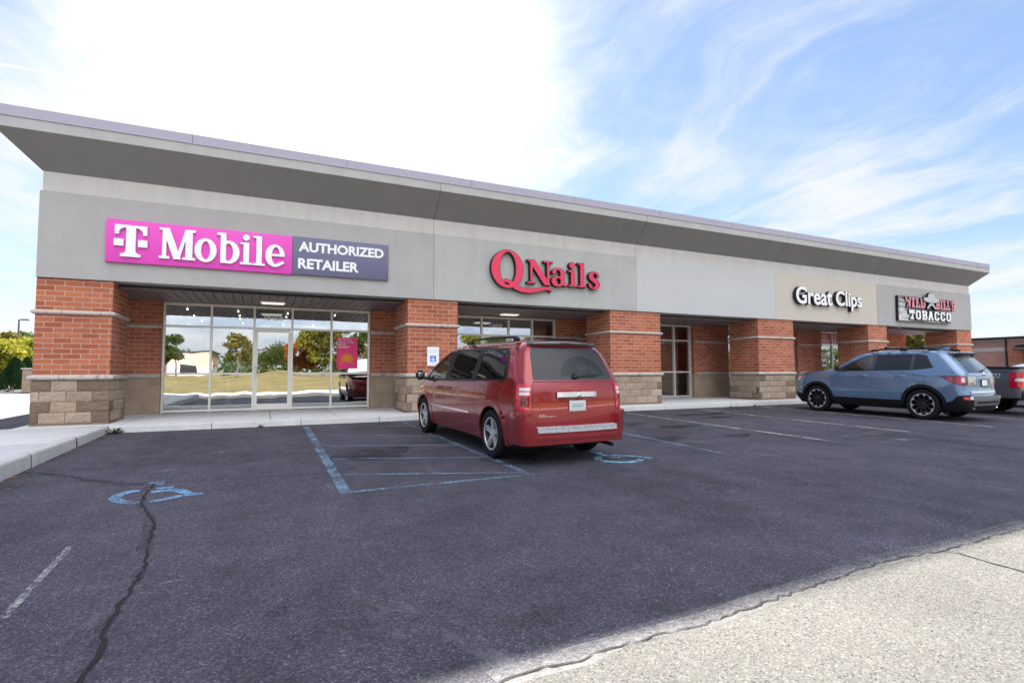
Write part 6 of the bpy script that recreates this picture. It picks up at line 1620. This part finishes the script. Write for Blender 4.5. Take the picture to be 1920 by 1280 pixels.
b.bevbox(-.95, .95, .13, .22, 1.335, 1.375, .012); shell_build(b, 'bed_rail', M['trim'], trk)
b = MB(); b.box(-.92, .92, .25, 1.95, .75, .80); b.box(-.92, .92, 1.9, 1.95, .75, 1.34); shell_build(b, 'bed_floor', M['cladding'], trk)
for sg in (1, -1):
    b = MB(); S.panel(b, [rounded([(sg * (S.U0 + .16), .79), (sg * (S.E - .10), .79), (sg * (S.E - .10), 1.23), (sg * (S.U0 + .10), 1.23), (sg * (S.U0 + .17), 1.18)], [.03, .02, .02, .06, .06])], off=.008, h=.05, thick=.02, mirror=False); o = shell_build(b, 'tail_light', M['lens_red'], trk)
    b = MB(); S.panel(b, [rounded([(sg * (S.U0 + .06), .97), (sg * (S.E - .08), .97), (sg * (S.E - .08), 1.06), (sg * (S.U0 + .02), 1.06)], .03)], off=.011, h=.05, thick=.004, mirror=False); shell_build(b, 'reversing_lens', M['lens_white'], o)
    a0 = math.asin((.48 - WZc) / AR); a1 = math.asin((.48 - WZc) / (AR + .06))
    for lc in (RW, FW):
        L = arch(S, lc, WZc, AR - .004, PI - a0, a0, 20) + arch(S, lc, WZc, AR + .06, a1, PI - a1, 20)
        b = MB(); S.panel(b, [[(sg * u, z) for u, z in L]], off=.012, h=.07, thick=.03, mirror=False); shell_build(b, 'wheel_arch', M['grey_paint'], trk, 50)
for txt, x0, x1, z0, z1, mt in (('Z71', .58, .82, 1.115, 1.185, 'white'), ('4x4', .60, .80, 1.065, 1.10, 'white')):
    b = MB(); text_into(b, txt, -x1, -x0, z0, z1, lambda x, z: tuple(S.put(S.u(-x), z, .004)), None, .02); shell_build(b, 'decal', M[mt], trk)
b = MB(); S.panel(b, [[(S.u(.84), 1.11), (S.u(1.0), 1.11), (S.u(.98), 1.19), (S.u(.82), 1.19)]], off=.003, thick=0, mirror=False); shell_build(b, 'decal', M['lens_red'], trk)
b = MB(); b.bevbox(-.98, .98, -.06, .12, .44, .70, .03); o = shell_build(b, 'bumper', M['steel'], trk, 40)
b = MB(); b.bevbox(-.93, .93, -.03, .14, .70, .715, .004); shell_build(b, 'bumper_step', M['trim'], o)
b = MB(); b.box(-.8, .8, .3, 5.3, .42, .52); b.lathe([(0, -.16), (.13, -.10), (.15, 0), (.13, .10), (0, .16)], 16, 'y', (0, RW, .40)); b.tube([(-.8, RW, .39), (.8, RW, .39)], .05); well(b, S, RW, WZc, AR, .99); well(b, S, FW, WZc, AR, .97); shell_build(b, 'underbody', M['cladding'], trk)
[wheel(trk, l, sg, .98, WZc, .23, .26, 'five', WZc) for l in (RW, FW) for sg in (1, -1)]

# ---------------------------------------------------------------- plain hatchbacks further off
def small_car(name, loc, rz, paint, lab):
    global S, ZT, RW, FW, WZc, lo, Lr
    t = thing(name, loc, lab, 'car', rz=rz)
    S = Shell(w=[(.2, .82), (.4, .87), (.7, .89), (.92, .87), (1.15, .77), (1.38, .64), (1.43, .5)], xr=[(.2, .1), (.5, 0), (.9, .06), (1.4, .55), (1.45, .65)], xf=[(.2, 4.1), (.5, 4.2), (.8, 4.1), (.95, 3.9)], zt=None,
              pt=[(0, .95), (.6, 1), (3.4, 1), (4.2, .9)], rr=.2, rf=.35, rb=.05, fb=.1, zref=.7, B=.6)
    ZT = [(.1, 1.40), (.8, 1.43), (1.8, 1.44), (2.2, 1.40), (3.1, .97), (3.9, .85), (4.1, .75)]
    Lr = lambda l, z: (S.u(l), z); RW, FW, WZc, lo = .8, 3.35, .31, .22
    sd = [(0, .25), Lr(.35, .22)] + arch_lo(RW, .36) + [Lr(1.4, lo), Lr(2.7, lo)] + arch_lo(FW, .36) + [(S.UE - .01, .25), (S.UE - .01, .78), (S.u(3.7), .86)] + [(S.u(l), vzt(S.u(l))) for l in (3.3, 3.0, 2.7, 2.4, 2.0, 1.4, .8)] + [(S.U0, 1.40), (0, 1.40)]
    g1 = rounded([Lr(.75, .98), Lr(1.75, .96), Lr(1.72, 1.36), Lr(1.0, 1.34)], .04); g2 = rounded([Lr(1.85, .96), Lr(2.85, .94), Lr(2.15, 1.33), Lr(1.83, 1.36)], .03)
    b = MB(); S.panel(b, [sd, g1, g2], h=.1); shell_build(b, 'body', paint, t)
    for q in (g1, g2):
        for sg in (1, -1): b = MB(); S.panel(b, [[(sg * u, z) for u, z in q]], off=-.004, h=.1, thick=0, mirror=False); shell_build(b, 'side_window', M['privacy'], t)
    b = MB(); S.panel(b, [rounded([(-.55, .98), (.55, .98), (.5, 1.34), (-.5, 1.34)], .05)], off=.004, h=.1, mirror=False); shell_build(b, 'rear_window', M['gloss_black'], t)
    for sg in (1, -1): b = MB(); S.panel(b, [rounded([(sg * .62, .72), (sg * .9, .72), (sg * .9, .92), (sg * .62, .92)], .03)], off=.006, h=.08, mirror=False); shell_build(b, 'tail_light', M['lens_red'], t)
    b = MB(); S.cap(b, [0.02 + (S.U0 - .02) * i / 8 for i in range(9)] + lu(.25, 2.15, 16), lambda u: 1.40 if u < S.u(.3) else vzt(u), lambda u: .04 * smoothstep(.8, 1.6, u)); shell_build(b, 'roof', paint, t)
    b = MB(); S.cap(b, lu(2.15, 3.1, 10), vzt, lambda u: .04); shell_build(b, 'windscreen', M['privacy'], t)
    b = MB(); S.cap(b, lu(3.1, 3.75, 6) + [S.UF + (S.UE - S.UF) * i / 6 for i in range(7)], lambda u: max(vzt(min(u, S.UF)), .78), lambda u: .04); shell_build(b, 'bonnet', paint, t)
    b = MB(); well(b, S, RW, WZc, .36, .86); well(b, S, FW, WZc, .36, .84); b.box(-.75, .75, .3, 3.9, .2, .3); shell_build(b, 'underbody', M['cladding'], t)
    [wheel(t, l, sg, .88, WZc, .2, .19, 'five', WZc) for l in (RW, FW) for sg in (1, -1)]
    return t
small_car('hatchback', (23.0, 6.4, GZ(6.4)), 0.0, M['white_paint'], 'white hatchback almost hidden behind the grey pickup bed')
M['plum_paint'] = mat_paint_car('plum_paint', (0.06, 0.03, 0.09), 0.3, 0.3)
small_car('hatchback', (-19.0, 56.0, -0.0), PI / 2 + 0.1, M['plum_paint'], 'dark plum car far off beyond the sunlit drive')
# ================================================================ surroundings
def mat_leaf(name, cols, trans=0.45):
    m = bpy.data.materials.new(name); m.use_nodes = True; nt = m.node_tree
    nt.nodes.remove(nt.nodes['Principled BSDF']); out = nt.nodes['Material Output']
    P = wpos(nt)
    n = math_(nt, 'ADD', math_(nt, 'MULTIPLY', noise(nt, P, 1.1, 3, 0.6), 0.55), math_(nt, 'MULTIPLY', noise(nt, P, 14, 2, 0.6), 0.45))
    k_ = len(cols); c = ramp(nt, n, [(0.32 + 0.36 * i / (k_ - 1), cols[i]) for i in range(k_)])
    d = node(nt, 'ShaderNodeBsdfDiffuse', {'Color': c}); t = node(nt, 'ShaderNodeBsdfTranslucent', {'Color': c})
    lk(nt, node(nt, 'ShaderNodeMixShader', {0: trans, 1: d.outputs[0], 2: t.outputs[0]}).outputs[0], out.inputs['Surface'])
    return m
M['leaf_yellow'] = mat_leaf('yellow_green_leaves', [(0.09, 0.12, 0.015), (0.20, 0.20, 0.03), (0.34, 0.29, 0.05)], 0.5)
M['leaf_green'] = mat_leaf('green_leaves', [(0.03, 0.055, 0.015), (0.07, 0.10, 0.025), (0.13, 0.15, 0.04)])
M['leaf_olive'] = mat_leaf('olive_leaves', [(0.06, 0.07, 0.02), (0.14, 0.13, 0.035), (0.26, 0.19, 0.05)])
M['leaf_orange'] = mat_leaf('orange_leaves', [(0.14, 0.05, 0.012), (0.36, 0.11, 0.02), (0.46, 0.20, 0.04)])
M['leaf_dark'] = mat_leaf('dark_evergreen', [(0.008, 0.022, 0.012), (0.018, 0.045, 0.02), (0.035, 0.07, 0.025)], 0.2)
m_, nt_, b_ = principled('bark', (0.09, 0.07, 0.055), 0.9); bump(nt_, b_, noise(nt_, wpos(nt_), 20, 4, .7), .8, .03); M['bark'] = m_
M['lamp_grey'] = principled('lamp_post_grey', (0.10, 0.10, 0.11), 0.5, 0.4)[0]

def leafcloud(mb, blobs, n, size, rnd, flat=0.0):
    """leaf cards scattered through overlapping blobs, denser towards the skin"""
    vol = [r[3] * r[4] * r[5] for r in blobs]; tot = sum(vol)
    for (cx, cy, cz, rx, ry, rz), v in zip(blobs, vol):
        for _ in range(int(n * v / tot)):
            d = Vector([rnd.gauss(0, 1) for _ in range(3)]).normalized(); k_ = rnd.random() ** 0.45
            c = Vector((cx + d.x * rx * k_, cy + d.y * ry * k_, cz + d.z * rz * k_))
            a_ = Vector([rnd.gauss(0, 1) for _ in range(3)]).normalized(); b2 = a_.orthogonal().normalized(); s_ = size * rnd.uniform(.6, 1.4)
            mb.quad(c + a_ * s_, c + b2 * s_ * .55, c - a_ * s_ * .9, c - b2 * s_ * .55)
def tree(name, x, y, z, h, r, mat, lab, seedn, n=3200, size=.14, trunk=.28, group=None, sparse=1.0, cat_='tree'):
    rnd = random.Random(seedn); t = thing(name, (x, y, z), lab, cat_, group)
    tr = MB(); top = h * .72
    pts = [(x + rnd.uniform(-.06, .06) * i, y + rnd.uniform(-.06, .06) * i, z + top * i / 6) for i in range(7)]
    tr.tube(pts, [.05 * h * (1 - .13 * i) * .5 for i in range(7)], 8)
    blobs = []
    for k_ in range(13):
        an = rnd.uniform(0, 2 * PI); f = rnd.uniform(.15, .85); hz = z + h * (trunk + (1 - trunk) * rnd.uniform(.12, .86))
        env = math.sin(PI * min(1, max(.12, (hz - z - h * trunk) / (h * (1 - trunk))) ** .8)) 
        rr = r * max(.3, env) * f
        bx, by = x + rr * math.cos(an), y + rr * math.sin(an); br = r * rnd.uniform(.28, .48)
        blobs.append((bx, by, hz, br, br, br * rnd.uniform(.6, .9)))
        i0 = rnd.randint(2, 5); tr.tube([pts[i0], ((pts[i0][0] + bx) / 2, (pts[i0][1] + by) / 2, (pts[i0][2] + hz) / 2 + .1), (bx, by, hz)], [.02 * h * .5, .012 * h * .5, .005 * h * .5], 6)
    tr.build('trunk', M['bark'], t, smooth=60)
    lf = MB(); leafcloud(lf, blobs, int(n * sparse), size, rnd); lf.build('crown', mat, t, fix=False)
    return t
def at(px, R, z=0.0):
    X, Y, Z = px_plane(px, 692, 1, 10); d = Vector((X, Y)).normalized() * R; return d.x, d.y, z
# --- left background
for i, (px, R, h, r, mt, lab) in enumerate(((6, 56, 3.6, 2.6, 'leaf_yellow', 'bright yellow green tree at the far left edge beyond the drive'), (34, 60, 3.9, 2.4, 'leaf_yellow', 'bright yellow green tree behind the dark evergreen bushes'), (60, 64, 4.2, 2.8, 'leaf_yellow', 'yellow green tree showing beside the left brick pier'),
        (-14, 75, 5.2, 3.4, 'leaf_olive', 'olive tree beyond the left edge of the drive'), (24, 96, 6.6, 4.0, 'leaf_olive', 'tall hazy tree behind the yellow green trees'), (52, 104, 7.0, 4.2, 'leaf_green', 'tall green tree far behind the left brick pier'))):
    x, y, z = at(px, R, -.1); tree('tree', x, y, z, h, r, M[mt], lab, 40 + i, 4200, .16 if R < 70 else .24, .06)
def cone_bush(px, R, h, r, lab, seedn):
    x, y, z = at(px, R, -.05); rnd = random.Random(seedn); t = thing('evergreen_bush', (x, y, z), lab, 'bush', 'evergreen bushes by the block wall')
    st = MB(); st.tube([(x, y, z), (x, y, z + h * .8)], [.06, .02], 6); st.build('trunk', M['bark'], t)
    lf = MB()
    for _ in range(3600):
        f = rnd.random() ** .8; zz = f * h; an = rnd.uniform(0, 2 * PI); env = r * (1 - f ** 1.6) ** .7 * min(1, (f + .12) * 4) * (1 + .16 * math.sin(an * 3 + f * 9)) * rnd.uniform(.72, 1.06)
        c = Vector((x + env * math.cos(an), y + env * math.sin(an), z + zz)); up = Vector((math.cos(an) * .4, math.sin(an) * .4, 1)).normalized(); sd_ = up.orthogonal().normalized()
        lf.quad(c + up * .09, c + sd_ * .03, c - up * .05, c - sd_ * .03)
    lf.build('foliage', M['leaf_dark'], t, fix=False)
cone_bush(28, 41, 1.95, .72, 'dark evergreen cone bush left of the block wall', 61); cone_bush(50, 44, 2.0, .62, 'dark evergreen bush half hidden behind the block wall', 62)
bw = thing('block_wall', (-10.6, 37.9, -.05), 'low tan block wall behind the left brick pier', 'wall')
M['tan_block'] = mat_stone('tan_block', False)
b = MB(); b.box(-12.05, -9.0, 37.7, 38.1, -.1, 1.25); b.build('block_face', M['tan_block'], bw); b = MB(); b.bevbox(-12.12, -8.95, 37.64, 38.16, 1.25, 1.33, .015); b.build('coping_stone', M['cast'], bw)
b = MB()
b.add([(-60, 38.6, .06), (-8, 38.6, .06), (-8, 52, .12), (-60, 52, .12), (-60, 38.6, -.2), (-8, 38.6, -.2), (-8, 52, -.2), (-60, 52, -.2)], [(0, 1, 2, 3), (0, 4, 5, 1), (1, 5, 6, 2)])
tag(b.build('planting_island', M['grass']), kind='structure')
b = MB(); kerb_profile(b, (-60, 38.45), (-8, 38.45), (0, 1), .13); tag(b.build('kerb', M['kerb'], smooth=50), kind='structure')
def lamp_post(px, R, h, heads, lab, arm=1.0):
    x, y, z = at(px, R, -.3); t = thing('lamp_post', (x, y, z), lab, 'street lamp')
    b = MB(); b.tube([(x, y, z), (x, y, z + h)], [.11, .08], 10); b.lathe([(0, 0), (.25, 0), (.25, .6), (0, .6)], 14, 'z', (x, y, z)); b.build('pole', M['lamp_grey'], t, smooth=40)
    ax = Vector((math.cos(-YAW), math.sin(-YAW)))
    for s_ in heads:
        c = Vector((x, y)) + ax * s_ * arm
        b = MB(); b.tube([(x, y, z + h - .08), (c.x, c.y, z + h - .02)], .05, 6); b.bevbox(c.x - .38, c.x + .38, c.y - .2, c.y + .2, z + h - .12, z + h + .04, .04); b.build('lamp_head', M['lamp_grey'], t)
lamp_post(31, 84, 7.45, (1,), 'tall lamp post with a single head at the far left', .75); lamp_post(30.5, 154, 7.6, (-1, 1), 'distant lamp post with two heads behind the single one', .95)

# --- brick building at the right
fb = thing('brick_building', (62, 34, -.3), 'pinkish brick building with pale bands beyond the parked vehicles on the right', 'building')
FX = 55.0
b = MB(); b.box(FX, 78, 8, 70, -.3, 3.55); b.build('wall', M['far_brick'], fb)
M['band'] = mat_stucco('pale_band', (.42, .37, .34), .08)
b = MB(); b.box(FX - .04, FX, 8, 70, 3.52, 3.64); b.box(FX - .04, FX, 8, 70, 2.66, 2.98); b.build('pale_band', M['band'], fb)
b = MB(); b.box(FX - .35, 78.3, 7.7, 70.3, 3.64, 3.83); b.build('gutter', M['trim'], fb)
M['metal_roof'] = principled('pale_metal_roof', (.50, .53, .56), .4, .4)[0]
b = MB(); b.add([(FX - .4, 7.6, 3.83), (78.4, 7.6, 3.83), (78.4, 70.4, 3.83), (FX - .4, 70.4, 3.83), (66, 18, 4.3), (66, 60, 4.3)], [(0, 1, 4), (1, 2, 5, 4), (2, 3, 5), (3, 0, 4, 5), (0, 3, 2, 1)]); b.build('roof', M['metal_roof'], fb)
b = MB(); b.tube([(FX - .06, 21.6, -.3), (FX - .06, 21.6, 3.66)], .07, 8); b.build('downspout', M['trim'], fb)
b = MB(); b.box(FX - .12, FX - .01, 20.55, 21.45, -.3, 3.0); b.build('pilaster', M['brick'], fb)
b = MB(); b.add([(FX - .9, 9, 2.78), (FX - .9, 20.9, 2.78), (FX - .02, 20.9, 3.16), (FX - .02, 9, 3.16), (FX - .9, 9, 2.70), (FX - .9, 20.9, 2.70), (FX - .02, 20.9, 2.70), (FX - .02, 9, 2.70)], [(0, 1, 2, 3), (0, 4, 5, 1), (1, 5, 6, 2), (4, 7, 6, 5)]); b.build('canopy', M['trim'], fb)
for y0 in (24.5, 29.5, 34.5, 17.6, 12.6):
    b = MB()
    for q in ((y0, y0 + .08, .9, 2.2), (y0 + 1.92, y0 + 2.0, .9, 2.2), (y0 + .08, y0 + 1.92, 2.12, 2.2), (y0 + .08, y0 + 1.92, .9, .98), (y0 + .96, y0 + 1.04, .98, 2.12)): b.box(FX - .05, FX + .02, *q)
    if y0 < 23:
        fr_ = b.build('window', M['alu'], fb); b = MB(); b.quad((FX - .02, y0 + .08, .98), (FX - .02, y0 + 1.92, .98), (FX - .02, y0 + 1.92, 2.12), (FX - .02, y0 + .08, 2.12)); b.build('pane', M['gloss_black'], fr_)
x, y, z = at(1716, 47, -.2); tree('tree', x, y, z, 6.2, 2.6, M['leaf_olive'], 'leafy green tree seen under the eave past the last brick piers', 71, 1900, .15, .3)
x, y, z = at(1752, 60, -.2); tree('tree', x, y, z, 6.0, 2.6, M['leaf_olive'], 'olive tree beyond the last brick pier', 72, 1500, .16, .3)

# --- what the shop glass mirrors: verge, trees and a low building behind the viewer
b = MB(); n_ = 40; vs_ = []
for j, (y, z) in enumerate(((-3.75, -.08), (-6, -.02), (-14, .22), (-26, .62), (-48, .62), (-90, .2), (-180, .2))):
    for i in range(n_ + 1): x = -110 + 220 * i / n_; vs_.append((x, y, z + .12 * math.sin(x * .21 + y) * min(1, max(0, (-y - 5) / 8))))
b.add(vs_, [(j * (n_ + 1) + i, (j + 1) * (n_ + 1) + i, (j + 1) * (n_ + 1) + i + 1, j * (n_ + 1) + i + 1) for j in range(6) for i in range(n_)])
tag(b.build('grass_verge', M['grass'], smooth=60), kind='structure')
b = MB(); kerb_profile(b, (-90, -3.6), (90, -3.6), (0, -1), .13); o = b.build('kerb', M['kerb'], smooth=50); o.location.z = GZ(-3.6); tag(o, kind='structure')
def mirror_at(px, Yr): X, Y, Z = px_plane(px, 692, 1, 31 - Yr); return X, Yr
def gz2(y): return lerp_tab([(-48, .62), (-26, .62), (-14, .22), (-6, -.02), (-3.7, -.1)], y)
for i, (px, Yr, h, r, mt, sp_, lab) in enumerate((
        (318, -33, 4.6, 1.5, 'leaf_green', .8, 'small green tree mirrored at the left edge of the phone shop glass'),
        (441, -30, 4.4, 1.4, 'leaf_olive', .35, 'thin half bare tree mirrored in the second phone shop pane'),
        (515, -44, 4.0, 3.2, 'leaf_green', 1, 'low green tree mirrored in the phone shop door'),
        (480, -52, 4.2, 3.0, 'leaf_olive', .8, 'low olive tree mirrored beside the phone shop door'),
        (566, -30, 4.3, 1.8, 'leaf_orange', 1, 'orange autumn tree mirrored right of the phone shop door'),
        (606, -26, 5.6, 2.4, 'leaf_yellow', 1, 'full yellow green tree mirrored in the fourth phone shop pane'),
        (640, -24, 6.3, 2.3, 'leaf_olive', 1, 'olive tree mirrored behind the pink poster'),
        (676, -23, 6.2, 2.0, 'leaf_green', 1, 'dark green tree mirrored at the right edge of the phone shop glass'),
        (735, -25, 6.6, 2.6, 'leaf_yellow', 1, 'yellow green tree on the verge opposite the second pier'),
        (820, -28, 6.2, 2.6, 'leaf_olive', 1, 'olive tree on the verge opposite the minivan'),
        (893, -27, 6.4, 2.6, 'leaf_yellow', 1, 'yellow green tree mirrored in the nail shop glass'),
        (930, -29, 7.2, 2.8, 'leaf_green', 1, 'tall green tree mirrored in the nail shop door'),
        (1010, -30, 6.0, 2.8, 'leaf_olive', 1, 'olive tree on the verge opposite the third pier'))):
    x, y = mirror_at(px, Yr); tree('tree', x, y, gz2(y), h, r, M[mt], lab, 80 + i, 3000, .15, .12 if sp_ == 1 else .3, sparse=sp_)
x, y = mirror_at(345, -52); 
lb = thing('low_building', (x, -58, .3), 'low tan building with a flat roof across the grass verge', 'building')
M['tan_wall'] = mat_stucco('tan_wall', (.36, .27, .21), .08)
b = MB(); b.box(x - 9, x + 3.2, -66, -54, .2, 1.9); b.build('lower_wall', M['band'], lb); b = MB(); b.box(x - 9.05, x + 3.25, -66.05, -53.95, 1.9, 3.6); b.build('upper_wall', M['tan_wall'], lb)
b = MB(); b.box(x - 9.2, x + 3.4, -66.2, -53.8, 3.6, 3.8); b.build('roof_edge', M['trim'], lb)
for k_ in range(3): b = MB(); b.box(x - 7.5 + 3.4 * k_, x - 5.3 + 3.4 * k_, -54, -53.93, .8, 1.8); b.build('window', M['gloss_black'], lb)
x, y = mirror_at(330, -40); t = thing('lamp_post', (x, y, .6), 'lantern lamp post on the verge before the low tan building', 'street lamp')
b = MB(); b.tube([(x, y, .5), (x, y, 4.0)], [.09, .06], 8); b.build('pole', M['lamp_grey'], t); b = MB(); b.lathe([(0, 0), (.14, .02), (.24, .45), (.28, .46), (0, .75)], 8, 'z', (x, y, 4.0)); b.build('lantern', M['lamp_grey'], t)
# far tree line all round
rnd = random.Random(5); b = MB()
for k_ in range(260):
    an = 2 * PI * k_ / 260 + rnd.uniform(-.01, .01); R = rnd.uniform(230, 290); hh = rnd.uniform(6, 11)
    cx, cy = R * math.sin(an), R * math.cos(an)
    for _ in range(130):
        f = rnd.random() ** 1.3; c = Vector((cx + rnd.gauss(0, 3.0), cy + rnd.gauss(0, 3.0), -.5 + hh * f)); a_ = Vector([rnd.gauss(0, 1) for _ in range(3)]).normalized(); q_ = a_.orthogonal().normalized(); s_ = rnd.uniform(.7, 1.5)
        b.quad(c + a_ * s_, c + q_ * s_ * .6, c - a_ * s_, c - q_ * s_ * .6)
tag(b.build('distant_woods', M['leaf_green'], fix=False), 'hazy line of woods along the horizon', 'woods', kind='stuff')
# weeds at the kerb, blown leaves on the lot
for i, (px_, py_, s_, lab) in enumerate(((226, 806, .17, 'green weed in the kerb corner near the left brick pier'), (489, 799, .09, 'small green weed at the kerb before the phone shop door'), (1368, 764, .09, 'small green weed at the kerb before the open bay'), (1412, 761, .08, 'tiny green weed at the kerb beside the fourth pier'))):
    X, Y = px_ground(px_, py_); Y = min(Y, 12.40); X = max(X, -2.6); rnd = random.Random(i + 3); b = MB(); zz = GZ(Y)
    for k_ in range(26):
        an = rnd.uniform(0, 2 * PI); L_ = s_ * rnd.uniform(.5, 1.1); w2 = L_ * .16; d = Vector((math.cos(an), math.sin(an) - .2, 0)); q_ = Vector((-d.y, d.x, 0)) * w2; rise = rnd.uniform(.2, .9)
        p0 = Vector((X, Y - .04, zz)); p1 = p0 + d * L_ * .5 + Vector((0, 0, L_ * rise * .7)); p2 = p0 + d * L_ + Vector((0, 0, L_ * rise * .55))
        b.quad(p0, p1 + q_, p2, p1 - q_)
    tag(b.build('weed', M['leaf_mid'], fix=False), lab, 'weed')
rnd = random.Random(12); b = MB()
for k_ in range(420):
    if k_ < 260: X, Y = rnd.uniform(9.5, 19), 11.9 - rnd.random() ** 1.3 * 4.5
    elif k_ < 360: X, Y = rnd.uniform(-2.6, 9), 12.36 - rnd.random() ** 2 * .5
    else: X, Y = -2.62 + rnd.random() ** 2 * .3, rnd.uniform(6.5, 12.3)
    s_ = rnd.uniform(.012, .035); an = rnd.uniform(0, 6.28); c_, d_ = math.cos(an) * s_, math.sin(an) * s_; z = GZ(Y) + .008
    b.quad((X + c_, Y + d_, z), (X - d_ * .5, Y + c_ * .5, z + s_ * .3), (X - c_, Y - d_, z), (X + d_ * .5, Y - c_ * .5, z + s_ * .2))
M['dead_leaf'] = principled('dead_leaf', (.22, .12, .06), .8)[0]
tag(b.build('fallen_leaves', M['dead_leaf'], fix=False), 'brown fallen leaves blown over the stalls', 'leaves', kind='stuff')
